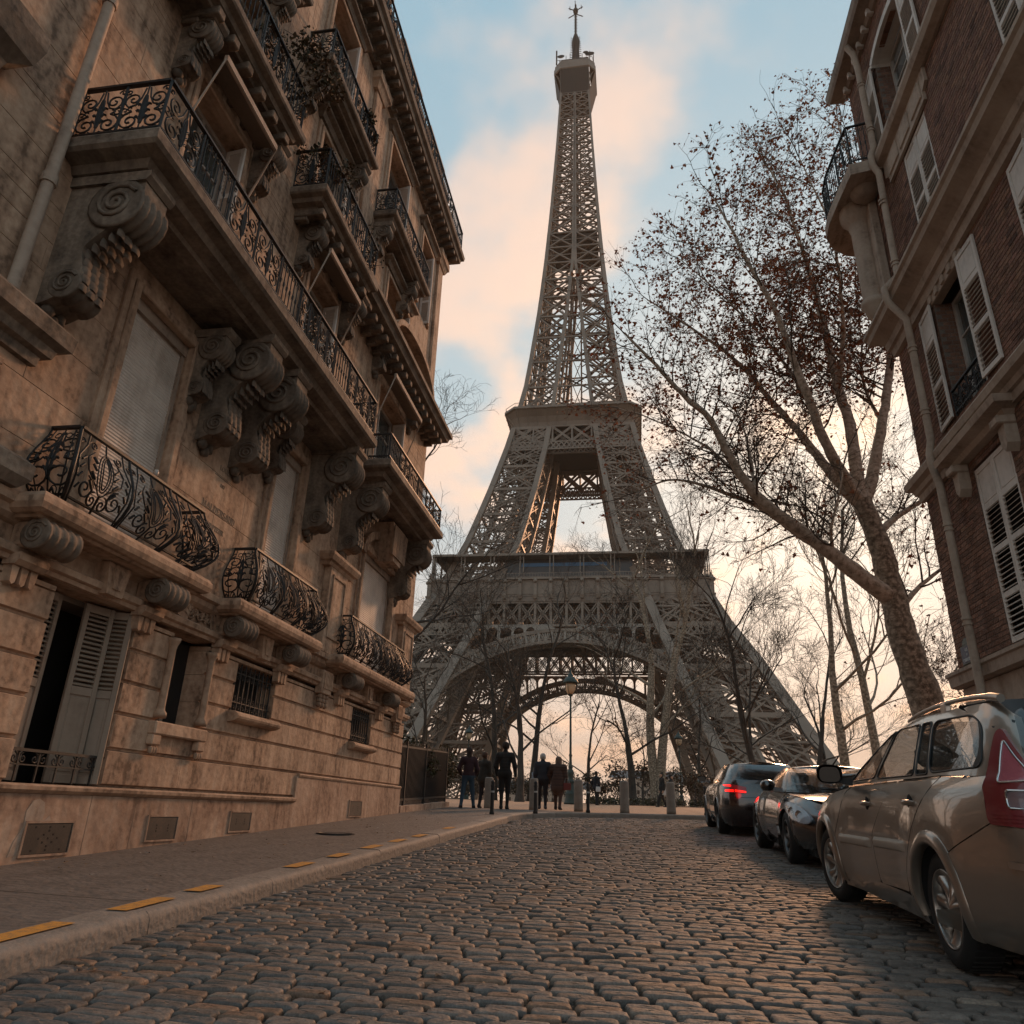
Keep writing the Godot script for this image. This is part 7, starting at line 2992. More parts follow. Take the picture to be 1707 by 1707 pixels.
func nets(m: M, bones: Array, cell: float, k: float, paint: Callable) -> void:
	var lo := Vector3(1e9, 1e9, 1e9)
	var hi := -lo
	for b in bones:
		var r := maxf(b[2], b[3]) + cell * 2
		for e in [b[0], b[1]]:
			lo = lo.min(e - Vector3.ONE * r)
			hi = hi.max(e + Vector3.ONE * r)
	var n := Vector3i(((hi - lo) / cell).ceil()) + Vector3i.ONE
	var sx := n.y * n.z
	var sy := n.z
	var val := PackedFloat32Array()
	val.resize(n.x * n.y * n.z)
	val.fill(1.0)
	# only visit the cells near each bone
	for b in bones:
		var r := maxf(b[2], b[3]) + cell * 2.5
		var l: Vector3 = b[0].min(b[1]) - Vector3.ONE * r
		var h: Vector3 = b[0].max(b[1]) + Vector3.ONE * r
		var i0 := Vector3i(((l - lo) / cell).floor()).clamp(Vector3i.ZERO, n - Vector3i.ONE)
		var i1 := Vector3i(((h - lo) / cell).ceil()).clamp(Vector3i.ZERO, n - Vector3i.ONE)
		for x in range(i0.x, i1.x + 1):
			for y in range(i0.y, i1.y + 1):
				for z in range(i0.z, i1.z + 1):
					var id := x * sx + y * sy + z
					if val[id] == 1.0:
						val[id] = field(bones, lo + Vector3(x, y, z) * cell, k)
	var vid := {}
	var e := cell * .4
	for x in n.x - 1:
		for y in n.y - 1:
			for z in n.z - 1:
				var id := x * sx + y * sy + z
				var neg := 0
				var c := [val[id], val[id + sx], val[id + sy], val[id + sx + sy], val[id + 1], val[id + sx + 1], val[id + sy + 1], val[id + sx + sy + 1]]
				for q in c:
					if q < 0:
						neg += 1
				if neg == 0 or neg == 8:
					continue
				var sum := Vector3.ZERO
				var cnt := 0
				for q in [[0, 1], [2, 3], [4, 5], [6, 7], [0, 2], [1, 3], [4, 6], [5, 7], [0, 4], [1, 5], [2, 6], [3, 7]]:
					var va: float = c[q[0]]
					var vb: float = c[q[1]]
					if (va < 0) != (vb < 0):
						var t := va / (va - vb)
						var pa := Vector3(q[0] & 1, (q[0] >> 1) & 1, (q[0] >> 2) & 1)
						var pb := Vector3(q[1] & 1, (q[1] >> 1) & 1, (q[1] >> 2) & 1)
						sum += pa.lerp(pb, t)
						cnt += 1
				var p := lo + (Vector3(x, y, z) + sum / cnt) * cell
				var g := Vector3(field(bones, p + Vector3(e, 0, 0), k) - field(bones, p - Vector3(e, 0, 0), k), field(bones, p + Vector3(0, e, 0), k) - field(bones, p - Vector3(0, e, 0), k), field(bones, p + Vector3(0, 0, e), k) - field(bones, p - Vector3(0, 0, e), k))
				vid[id] = m.v.size()
				m.v.append(m.t * p)
				m.n.append((m.t.basis * g).normalized())
				m.c.append(paint.call(p))
	m.colored = true
	for x in range(1, n.x - 1):
		for y in range(1, n.y - 1):
			for z in range(1, n.z - 1):
				var id := x * sx + y * sy + z
				var a := val[id] < 0
				for ax in 3:
					var st: int = [sx, sy, 1][ax]
					var b := val[id + st] < 0
					if a == b:
						continue
					var u: int = [sy, 1, sx][ax]
					var w: int = [1, sx, sy][ax]
					if not (vid.has(id) and vid.has(id - u) and vid.has(id - w) and vid.has(id - u - w)):
						continue
					var q := [vid[id], vid[id - u], vid[id - u - w], vid[id - w]]
					if a:
						q.reverse()
					m.ix.append(q[0]); m.ix.append(q[1]); m.ix.append(q[2])
					m.ix.append(q[0]); m.ix.append(q[2]); m.ix.append(q[3])

# P: height, pose and colours. Figure faces +z of its own axes.
func person(P: Dictionary, xf: Transform3D) -> void:
	var root := thing("person", P.label, "person", xf)
	var H: float = P.h
	var lean: float = P.get("lean", 0.0)
	var hip := H * .52
	var sh := H * .815
	var wd: float = P.get("wide", 1.0)
	var up := func(y: float, x := 0.0, z := 0.0) -> Vector3: return Vector3(x, y, z + maxf(0.0, y - hip) * lean)
	var bones := []
	var step: Array = P.get("step", [0.0, 0.0])
	var hands := []
	# legs: hip, knee, ankle, toe
	for i in 2:
		var s := -1.0 if i == 0 else 1.0
		var z: float = step[i]
		var spread: float = P.get("spread", .085)
		var hp := Vector3(s * .085 * wd, hip, 0)
		var an := Vector3(s * spread, H * .045, z)
		var kn := hp.lerp(an, .5) + Vector3(0, .0, .035 + absf(z) * .12)
		bones.append([hp, kn, .088 * wd, .062])
		bones.append([kn, an, .062, .043])
		bones.append([an + Vector3(0, -.02, -.03), an + Vector3(s * .025, -.045, .13), .044, .034])
	# trunk
	bones.append([up.call(hip + .02, -.06 * wd), up.call(hip + .02, .06 * wd), .115 * wd, .115 * wd])
	bones.append([up.call(hip + .05), up.call(H * .66), .135 * wd, .13 * wd])
	bones.append([up.call(H * .66), up.call(sh - .06), .13 * wd, .12 * wd])
	bones.append([up.call(sh - .07, -.11 * wd), up.call(sh - .07, .11 * wd), .095 * wd, .095 * wd])
	bones.append([up.call(sh - .01, -.13 * wd), up.call(sh - .01, .13 * wd), .06, .06])
	if P.has("coat"):
		# skirt of a long coat
		var cl: float = P.coat
		bones.append([up.call(hip + .1), Vector3(0, cl + .1, .0), .15 * wd, .175 * wd])
		bones.append([Vector3(-.07, cl + .12, 0), Vector3(.07, cl + .12, 0), .13 * wd, .13 * wd])
	# neck and head
	var hz: float = P.get("nod", 0.0)
	var nk: Vector3 = up.call(sh + .02)
	var hc: Vector3 = up.call(H * .925, 0, .02 + hz)
	bones.append([nk, hc + Vector3(0, -.05, -.01), .055, .058])
	# arms: shoulder, elbow, hand
	for i in 2:
		var s := -1.0 if i == 0 else 1.0
		var shp: Vector3 = up.call(sh - .03, s * .175 * wd)
		var el: Vector3 = shp + Vector3(s * P.arms[i][0].x, P.arms[i][0].y, P.arms[i][0].z)
		var ha: Vector3 = el + Vector3(s * P.arms[i][1].x, P.arms[i][1].y, P.arms[i][1].z)
		bones.append([shp, el, .068 * P.get("sleeve", 1.0), .055 * P.get("sleeve", 1.0)])
		bones.append([el, ha, .055 * P.get("sleeve", 1.0), .042 * P.get("sleeve", 1.0)])
		hands.append([el, ha, s])
	var top: Color = P.top
	var trousers: Color = P.trousers
	var shoe: Color = P.shoe
	var hem: float = P.get("coat", hip + .02)
	var paint := func(p: Vector3) -> Color:
		if p.y < H * .062:
			return shoe
		if p.y < hem:
			return trousers
		if P.has("quilt") and fposmod(p.y, .085) < .018:
			return top * .45
		return top
	var m := M.new()
	nets(m, bones, .024, .05, paint)
	# hands of palm, four fingers and thumb, joined to the same skin
	var skin_c: Color = P.get("glove", Color(.42, .26, .18))
	for h in hands:
		var d: Vector3 = (h[1] - h[0]).normalized()
		var side: Vector3 = d.cross(Vector3(h[2], 0, 0)).normalized()
		var nrm := d.cross(side)
		var hb := [[h[1] - d * .02, h[1] + d * .07, .026, .030]]
		for f in 4:
			var o := side * (f - 1.5) * .019
			var l: float = [.062, .074, .07, .056][f]
			var k0: Vector3 = h[1] + d * .085 + o
			var k1 := k0 + d * l * .55 + nrm * .008
			hb.append([k0, k1, .0095, .0088])
			hb.append([k1, k1 + d * l * .4 + nrm * .022, .0088, .0078])
		var tb: Vector3 = h[1] + d * .03 + side * -.03
		hb.append([tb, tb + d * .035 - side * .025, .0115, .010])
		hb.append([tb + d * .035 - side * .025, tb + d * .07 - side * .022 + nrm * .012, .010, .0085])
		nets(m, hb, .0085, .006, func(_p): return skin_c)
	# head with brow, nose, chin and ears
	var hs := H / 1.72
	var face: Color = P.get("skin", Color(.42, .27, .19))
	var hd := [[hc + Vector3(0, .03, -.012) * hs, hc + Vector3(0, .015, .0) * hs, .090 * hs, .088 * hs], [hc + Vector3(0, -.05, .02) * hs, hc + Vector3(0, -.075, .045) * hs, .062 * hs, .045 * hs],
		[hc + Vector3(0, .0, .088) * hs, hc + Vector3(0, -.028, .108) * hs, .012 * hs, .016 * hs], [hc + Vector3(-.03, -.062, .075) * hs, hc + Vector3(.03, -.062, .075) * hs, .012 * hs, .012 * hs], [hc + Vector3(-.05, .02, .07) * hs, hc + Vector3(.05, .02, .07) * hs, .016 * hs, .016 * hs]]
	for s in [-1.0, 1.0]:
		hd.append([hc + Vector3(s * .085, .01, -.005) * hs, hc + Vector3(s * .082, -.03, .0) * hs, .018 * hs, .012 * hs])
	nets(m, hd, .013, .022, func(p):
		if absf(p.y - hc.y) < .011 and absf(absf(p.x - hc.x) - .032) < .015 and p.z > hc.z + .07:
			return Color(.03, .025, .02)
		if absf(p.y - hc.y + .062 * hs) < .009 and absf(p.x - hc.x) < .028 and p.z > hc.z + .06:
			return Color(.22, .09, .07)
		return face)
	part("body", m, MT.cloth, root)
	# hair or hat
	var hair := M.new()
	var hb2 := [[hc + Vector3(0, .045, -.025) * hs, hc + Vector3(0, .03, -.03) * hs, .098 * hs, .099 * hs]]
	if P.get("long_hair", false):
		hb2.append([hc + Vector3(0, .0, -.05) * hs, hc + Vector3(0, -.2, -.06) * hs, .085 * hs, .07 * hs])
	if P.get("bun", false):
		hb2.append([hc + Vector3(0, .11, -.06) * hs, hc + Vector3(0, .12, -.07) * hs, .05 * hs, .05 * hs])
	if P.get("hood", false):
		hb2 = [[hc + Vector3(0, .03, -.03) * hs, hc + Vector3(0, -.04, -.03) * hs, .112 * hs, .115 * hs], [hc + Vector3(0, -.1, -.03) * hs, hc + Vector3(0, -.15, -.03) * hs, .10 * hs, .12 * hs]]
	nets(hair, hb2, .018, .03, func(_p): return P.hair)
	part("hood" if P.get("hood", false) else "hair", hair, MT.cloth, root)
	# coat collar, pocket line and hem give the clothes an edge
	var cm := M.new()
	cm.tint(P.top * .7)
	var ring := PackedVector3Array()
	for k in 17:
		var an := TAU * k / 16
		ring.append(nk + Vector3(cos(an) * .085, .0 + .012 * sin(an), sin(an) * .078))
	cm.tube(ring, .022, 6, false)
	part("collar", cm, MT.cloth, root)

func build_people() -> void:
	MT.cloth = mat(Color.WHITE, .9)
	MT.cloth.vertex_color_use_as_albedo = true
	var V := func(x: float, y: float, z: float) -> Vector3: return Vector3(x, y, z)
	var dn: Array = [V.call(.03, -.27, -.02), V.call(.0, -.24, .06)]
	var pocket: Array = [V.call(.07, -.26, -.05), V.call(-.06, -.2, .14)]
	var away := PI   # facing up the street
	var g := func(u: float) -> float: return gy(u) + KERB - .01
	person({"label": "woman-height figure in maroon jacket and blue jeans standing with legs apart", "h": 1.64, "top": Color(.035, .014, .016), "trousers": Color(.03, .055, .085), "shoe": Color(.012, .01, .01), "hair": Color(.03, .018, .012), "long_hair": true, "arms": [pocket, [V.call(.09, -.25, .05), V.call(-.1, -.16, .18)]], "spread": .19, "step": [.05, -.12], "lean": .02}, at(-4.62, g.call(21.6), 21.6, away + .35))
	person({"label": "person in dark knee-length coat half hidden beside the one in jeans", "h": 1.56, "top": Color(.02, .016, .015), "trousers": Color(.015, .015, .016), "shoe": Color(.012, .012, .012), "hair": Color(.06, .03, .018), "coat": .68, "arms": [dn, pocket], "step": [.08, -.08]}, at(-4.42, g.call(22.9), 22.9, away - .4))
	person({"label": "tall man in black padded jacket and black trousers standing mid-path", "h": 1.80, "top": Color(.012, .013, .014), "trousers": Color(.009, .009, .01), "shoe": Color(.01, .01, .01), "hair": Color(.02, .014, .011), "wide": 1.12, "quilt": true, "sleeve": 1.15, "arms": [[V.call(.08, -.28, -.02), V.call(.02, -.25, .05)], [V.call(.07, -.28, .0), V.call(-.04, -.24, .08)]], "step": [.02, -.05], "spread": .075}, at(-3.62, g.call(21.8), 21.8, away + .05))
	person({"label": "white-haired person in navy jacket walking away arm in arm", "h": 1.60, "top": Color(.018, .020, .028), "trousers": Color(.010, .010, .012), "shoe": Color(.05, .05, .055), "hair": Color(.38, .36, .34), "wide": 1.08, "sleeve": 1.15, "arms": [[V.call(.1, -.24, .02), V.call(.0, -.18, .16)], dn], "step": [-.1, .16], "lean": .05}, at(-2.80, g.call(23.9), 23.9, away + .15))
	person({"label": "person in long brown quilted coat and scarf walking bent forward", "h": 1.52, "top": Color(.055, .030, .022), "trousers": Color(.06, .035, .025), "shoe": Color(.02, .013, .01), "hair": Color(.12, .08, .06), "wide": 1.1, "quilt": true, "hood": true, "coat": .52, "sleeve": 1.25, "arms": [dn, [V.call(.1, -.25, .03), V.call(.02, -.2, .1)]], "step": [-.12, .14], "lean": .12, "nod": .05}, at(-2.33, g.call(23.8), 23.8, away - .1))
	person({"label": "person in black coat with a white bag, between two granite bollards", "h": 1.62, "top": Color(.011, .011, .012), "trousers": Color(.013, .013, .014), "shoe": Color(.01, .01, .01), "hair": Color(.018, .012, .01), "coat": .75, "arms": [dn, pocket], "step": [-.06, .1]}, at(-1.98, gy(40.0) + KERB - .03, 40.0, away - .7))
	person({"label": "dark-dressed person striding with a pale carrier bag near the flower bed", "h": 1.66, "top": Color(.012, .012, .012), "trousers": Color(.012, .012, .014), "shoe": Color(.01, .01, .01), "hair": Color(.015, .012, .01), "bun": true, "coat": .85, "arms": [dn, dn], "step": [-.22, .28]}, at(1.30, gy(41.0) + KERB - .03, 41.0, -1.2))
	person({"label": "bun-haired person mostly hidden behind the granite bollard by the hatchback", "h": 1.58, "top": Color(.02, .016, .016), "trousers": Color(.014, .014, .016), "shoe": Color(.01, .01, .01), "hair": Color(.015, .011, .01), "bun": true, "arms": [dn, dn], "step": [-.1, .1]}, at(1.78, gy(41.5) + KERB - .03, 41.5, 1.4))
	# things in hands
	for q in [["carrier_bag", "white paper carrier bag held by the striding person", 1.36, 41.0, .30, .34, .56], ["carrier_bag", "small white bag carried by the person in black", -1.88, 39.85, .22, .24, .62], ["shoulder_bag", "red-brown handbag hanging beside the quilted coat", -2.05, 23.75, .24, .2, .55], ["carrier_bag", "pale blue bag on the arm of the navy jacket", -3.06, 23.95, .16, .34, .70]]:
		var y: float = gy(q[3]) + KERB + q[6]
		var t := thing(q[0], q[1], "bag", at(q[2], y, q[3], .4))
		var m := M.new()
		m.tint(Color(.5, .49, .47) if "white" in q[1] else (Color(.12, .03, .025) if "red" in q[1] else Color(.2, .25, .3)))
		m.cbox(Vector3(-q[4] / 2, 0, -.05), Vector3(q[4] / 2, q[5], .05), .015)
		part("bag_body", m, MT.cloth, t)
		m = M.new()
		m.tint(Color(.2, .2, .2))
		for s in [-1.0, 1.0]:
			m.tube(PackedVector3Array([Vector3(-q[4] * .3, q[5], s * .03), Vector3(-q[4] * .2, q[5] + .13, 0), Vector3(q[4] * .2, q[5] + .13, 0), Vector3(q[4] * .3, q[5], s * .03)]), .006, 4, false)
		part("bag_handle", m, MT.cloth, t)

# ---------------------------------------------------------------- plane tree at the street's end and the bare trees behind
const LIMBS := [
	[[[6.17, 2.07, 17.00], [6.07, 3.02, 17.00], [5.89, 4.06, 17.00], [5.77, 4.84, 17.00], [5.72, 5.51, 17.00], [5.67, 5.99, 17.00], [5.64, 6.62, 17.00], [5.50, 7.28, 17.00], [5.39, 7.88, 17.00]], 0.460, 0.260],
	[[[5.72, 5.51, 17.00], [5.29, 5.76, 16.80], [4.41, 6.40, 16.40], [3.50, 7.01, 16.00], [2.78, 7.53, 15.60], [2.27, 8.28, 15.30], [1.85, 9.14, 15.00], [1.31, 9.64, 14.80], [0.65, 10.45, 14.60], [0.03, 11.20, 14.50]], 0.260, 0.030],
	[[[4.57, 6.27, 16.50], [3.83, 7.03, 16.80], [3.10, 7.89, 17.20], [2.14, 8.57, 17.60], [1.15, 9.04, 18.00], [0.22, 8.86, 18.30]], 0.130, 0.020],
	[[[5.40, 7.73, 17.00], [5.12, 8.04, 17.00], [4.82, 8.75, 17.20], [4.27, 10.14, 17.60], [3.73, 11.39, 18.00], [3.12, 12.76, 18.40], [1.96, 14.30, 18.80], [0.79, 15.53, 19.00]], 0.170, 0.025],
	[[[5.38, 7.84, 17.00], [4.92, 8.41, 16.60], [4.51, 9.15, 16.20], [4.25, 9.95, 15.90], [3.95, 10.98, 15.70], [3.61, 12.35, 15.50], [3.11, 13.49, 15.30], [2.71, 14.75, 15.20], [2.40, 15.63, 15.20]], 0.180, 0.025],
	[[[5.39, 7.88, 17.00], [5.35, 8.42, 17.00], [5.45, 9.86, 17.20], [5.40, 11.23, 17.50], [5.43, 12.46, 17.80], [5.45, 14.17, 18.20], [5.41, 16.03, 18.60], [5.33, 17.73, 19.00], [5.16, 19.73, 19.30], [4.63, 21.65, 19.60]], 0.200, 0.025],
	[[[5.43, 7.88, 17.00], [5.70, 8.45, 17.10], [6.23, 10.05, 17.30], [6.62, 11.35, 17.50], [6.98, 12.89, 17.80], [7.17, 15.20, 18.00], [7.13, 18.01, 18.20], [6.88, 20.42, 18.30], [6.85, 21.57, 18.30]], 0.190, 0.020],
	[[[5.65, 7.06, 17.00], [6.08, 7.49, 17.20], [6.98, 8.12, 17.60], [8.02, 8.77, 18.00]], 0.110, 0.040],
	[[[5.89, 5.37, 17.00], [6.38, 5.86, 17.30], [7.00, 6.35, 17.60], [7.82, 6.92, 18.00]], 0.085, 0.030],
	[[[4.44, 6.38, 16.40], [4.35, 6.86, 16.00], [4.55, 7.58, 15.70], [4.66, 8.10, 15.60]], 0.060, 0.015],
	[[[2.78, 7.53, 15.60], [2.84, 8.77, 16.20], [2.78, 9.94, 16.60], [2.68, 10.23, 16.80]], 0.060, 0.020],
	[[[4.51, 9.15, 16.20], [4.26, 10.98, 16.80], [3.66, 12.87, 17.40], [2.59, 14.86, 17.80], [1.67, 16.18, 18.00]], 0.080, 0.015],
	[[[5.40, 11.23, 17.50], [5.55, 12.44, 17.00], [5.52, 13.74, 16.50], [5.35, 15.06, 16.00], [4.93, 16.42, 15.70], [4.70, 17.18, 15.60]], 0.090, 0.015],
	[[[6.23, 10.05, 17.30], [6.30, 11.77, 18.30], [6.68, 13.76, 19.00], [6.88, 15.73, 19.40]], 0.070, 0.015],
	[[[3.50, 7.01, 16.00], [2.78, 8.52, 17.00], [1.93, 9.84, 17.60], [0.76, 10.83, 18.00], [-0.19, 11.42, 18.30]], 0.080, 0.015]]

func wander(a: Vector3, dir: Vector3, length: float, n: int, bend: float, lift: float, r: RandomNumberGenerator) -> PackedVector3Array:
	var p := PackedVector3Array([a])
	var d := dir.normalized()
	for i in n:
		d = (d + Vector3(r.randf_range(-1, 1), r.randf_range(-1, 1), r.randf_range(-1, 1)) * bend + Vector3.UP * lift).normalized()
		p.append(p[-1] + d * length / n)
	return p

func taper(r0: float, r1: float, n: int) -> PackedFloat32Array:
	var o := PackedFloat32Array()
	for i in n:
		o.append(lerpf(r0, r1, pow(float(i) / (n - 1), .8)))
	return o

func leaf_mesh() -> Mesh:
	var m := M.new()
	m.tint(Color.WHITE)
	# folded five-pointed plane leaf
	var pts := [[0, 0], [.32, .05], [.5, .34], [.28, .42], [.2, .75], [0, 1.0], [-.2, .75], [-.28, .42], [-.5, .34], [-.32, .05]]
	for i in pts.size():
		var a: Array = pts[i]
		var b: Array = pts[(i + 1) % pts.size()]
		m.tri(Vector3(0, .4, 0), Vector3(a[0], a[1], absf(a[0]) * .35), Vector3(b[0], b[1], absf(b[0]) * .35))
	return m.mesh()

func build_big_tree() -> void:
	var r := RandomNumberGenerator.new()
	r.seed = 4242
	var base := Vector3(6.25, gy(17) + KERB, -17.0)
	var tree := thing("plane_tree", "large leaning plane tree with mottled bark and dry brown leaves beside the brick house", "tree", Transform3D(Basis.IDENTITY, base))
	var off := Transform3D(Basis.IDENTITY, -base)
	var tw := M.new(off)
	var leaves := []
	var cols := []
	var secs := []
	for i in LIMBS.size():
		var src: Array = LIMBS[i][0]
		var c := Curve3D.new()
		var n := src.size()
		var pts := []
		for q in src:
			pts.append(Vector3(q[0], q[1], -q[2]))
		if i == 0:
			pts.push_front(Vector3(6.28, gy(17) + .05, -17.0))
			n += 1
		for k in n:
			var t: Vector3 = (pts[min(k + 1, n - 1)] - pts[max(k - 1, 0)]) / 6.0
			c.add_point(pts[k], -t, t)
		var len := c.get_baked_length()
		var ns := int(maxf(8, len / .22))
		var line := PackedVector3Array()
		var rad := PackedFloat32Array()
		for k in ns + 1:
			var f := float(k) / ns
			line.append(c.sample_baked(len * f) + Vector3(r.randf_range(-1, 1), r.randf_range(-1, 1), r.randf_range(-1, 1)) * .012)
			var rr := lerpf(LIMBS[i][1] * (1.0 if i == 0 else .85), LIMBS[i][2] * .8, pow(f, .7)) * r.randf_range(.94, 1.06)
			if i == 0 and f < .2:
				rr *= 1.0 + pow(1 - f / .2, 2) * .35
			rad.append(rr)
		var m := M.new(off)
		m.tint(Color.WHITE)
		m.tube(line, rad, 14 if i == 0 else (10 if LIMBS[i][1] > .12 else 7))
		part("trunk" if i == 0 else "limb", m, MT.bark if i == 0 else MT.bark_pale, tree)
		if i == 0:
			continue
		# secondary branches
		var s := len * (.22 if i in [1, 3, 4, 5, 6] else .1)
		while s < len:
			var f := s / len
			var p := c.sample_baked(s)
			var d := (c.sample_baked(minf(s + .1, len)) - c.sample_baked(maxf(s - .1, 0))).normalized()
			var side := Vector3(r.randf_range(-1, 1), r.randf_range(-.25, .9), r.randf_range(-1, 1))
			side = (side - d * side.dot(d) * .6).normalized()
			var ln := r.randf_range(.9, 2.5) * (1.1 - .35 * f)
			secs.append([p, (d * .55 + side).normalized(), ln, lerpf(.030, .014, f)])
			s += r.randf_range(.13, .30)
		secs.append([c.sample_baked(len), (c.sample_baked(len) - c.sample_baked(len - .3)).normalized(), 1.6, .018])
	for q in secs:
		var ln: float = q[2]
		var pts := wander(q[0], q[1], ln, 6, .22, .035, r)
		if pts[-1].x > 4.4 and pts[-1].z > -13.4:
			continue
		tw.tube(pts, taper(q[3], .006, pts.size()), 4, false)
		var nt := int(ln / .125)
		for k in nt:
			var f := r.randf_range(.15, 1.0)
			var a := pts[int(f * 5.99)].lerp(pts[min(int(f * 5.99) + 1, 6)], fposmod(f * 5.99, 1.0))
			var d := Vector3(r.randf_range(-1, 1), r.randf_range(-.7, .9), r.randf_range(-1, 1)).normalized() + (pts[6] - pts[0]).normalized() * .7
			var tp := wander(a, d, r.randf_range(.3, .85), 3, .3, -.02, r)
			tw.tube(tp, taper(.0075, .0035, 4), 3, false)
			for e in 3:
				var b := tp[1 + r.randi() % 3]
				var t2 := wander(b, (tp[3] - tp[0]).normalized() + Vector3(r.randf_range(-1, 1), r.randf_range(-1, .6), r.randf_range(-1, 1)), r.randf_range(.14, .4), 2, .3, -.05, r)
				tw.tube(t2, .0032, 3, false)
				# leaves stay on in the upper crown, few are left below
				var keep := .85 if t2[2].y > 11.2 else (.45 if t2[2].y > 9.5 else .17)
				for z in 2:
					if r.randf() > keep:
						continue
					var lp := t2[1 + z] + Vector3(r.randf_range(-.06, .06), r.randf_range(-.1, .02), r.randf_range(-.06, .06))
					var sc := r.randf_range(.05, .115)
					var bs := Basis.from_euler(Vector3(r.randf_range(0, TAU), r.randf_range(0, TAU), r.randf_range(0, TAU))).scaled(Vector3.ONE * sc)
					leaves.append(Transform3D(bs, lp - base))
					var g := r.randf_range(.55, 1.25)
					cols.append(Color(.27 * g, .125 * g, .065 * g) if r.randf() < .7 else Color(.31 * g, .18 * g, .095 * g))
	part("branches", tw, MT.twig_pale, tree).set_meta("kind", "stuff")
	var lm := mat(Color.WHITE, .8)
	lm.vertex_color_use_as_albedo = true
	lm.backlight_enabled = true
	lm.backlight = Color(.5, .27, .14)
	MT.leaf = lm
	multi("foliage", leaf_mesh(), lm, leaves, cols, tree)
	print("leaves ", leaves.size(), " secs ", secs.size())

# bare winter tree grown by forking
func bare_tree(label: String, base: Vector3, height: float, rad: float, lean: Vector3, seed_: int, bark: Material, spread := .7, fork := .3, leafy := 0, twin_stem := false, dense := 1.0) -> void:
	var r := RandomNumberGenerator.new()
	r.seed = seed_
	var tree := thing("bare_tree", label, "tree", Transform3D(Basis.IDENTITY, base), "bare trees of the park")
	var tm := M.new()
	tm.tint(Color.WHITE)
	var bm := M.new()
	bm.tint(Color.WHITE)
	var tw := M.new()
	var leaves := []
	var cols := []
	var stack := []
	for k in (2 if twin_stem else 1):
		var d := (Vector3.UP + lean + (Vector3(.16 * (1 if k else -1), 0, .05) if twin_stem else Vector3.ZERO)).normalized()
		var pts := wander(Vector3.ZERO, d, height * (fork + .1), 7, .06, .05, r)
		var ra := taper(rad, rad * .62, pts.size())
		ra[0] = rad * 1.35
		tm.tube(pts, ra, 9)
		stack.append([pts[-1], (pts[-1] - pts[-3]).normalized(), height * .42, rad * .6, 0])
		for q in 3:
			stack.append([pts[4 + q], (Vector3(r.randf_range(-1, 1), .6, r.randf_range(-1, 1))).normalized(), height * .33, rad * .32, 1])
	part("trunk", tm, bark, tree)
	while stack.size() > 0:
		var s: Array = stack.pop_back()
		var lev: int = s[4]
		var n := 5 if lev < 3 else (3 if lev < 4 else 2)
		var pts := wander(s[0], s[1], s[2], n, .13 + .06 * lev, .03, r)
		var r1: float = maxf(s[3] * .5, .006)
		(bm if lev < 3 else tw).tube(pts, taper(s[3], r1, pts.size()), 6 if lev < 2 else (4 if lev < 3 else 3), false)
		if lev >= 5:
			if leafy > 0 and r.randi() % 10 < leafy:
				leaves.append(Transform3D(Basis.from_euler(Vector3(r.randf() * TAU, r.randf() * TAU, r.randf() * TAU)).scaled(Vector3.ONE * r.randf_range(.08, .16)), pts[-1]))
				var g := r.randf_range(.6, 1.2)
				cols.append(Color(.15 * g, .08 * g, .035 * g))
			continue
		var kids := int((3 + r.randi() % 3) * dense) if lev < 3 else (5 if lev == 3 else 3)
		for k in kids:
			var f := lerpf(.3, 1.0, float(k + 1) / kids)
			var i := int(f * n - .01)
			var a := pts[i].lerp(pts[i + 1], fposmod(f * n - .01, 1.0))
			var d := (pts[i + 1] - pts[i]).normalized()
			var o := Vector3(r.randf_range(-1, 1), r.randf_range(-.35, .8), r.randf_range(-1, 1))
			o = (o - d * o.dot(d)).normalized()
			stack.append([a, (d + o * spread * r.randf_range(.6, 1.3)).normalized(), s[2] * r.randf_range(.45, .7), maxf(r1 * r.randf_range(.6, .95), .006), lev + 1])
	part("boughs", bm, bark, tree)
	part("twigs", tw, MT.twig, tree).set_meta("kind", "stuff")
	if leaves.size() > 0:
		multi("foliage", leaf_mesh(), MT.leaf, leaves, cols, tree)

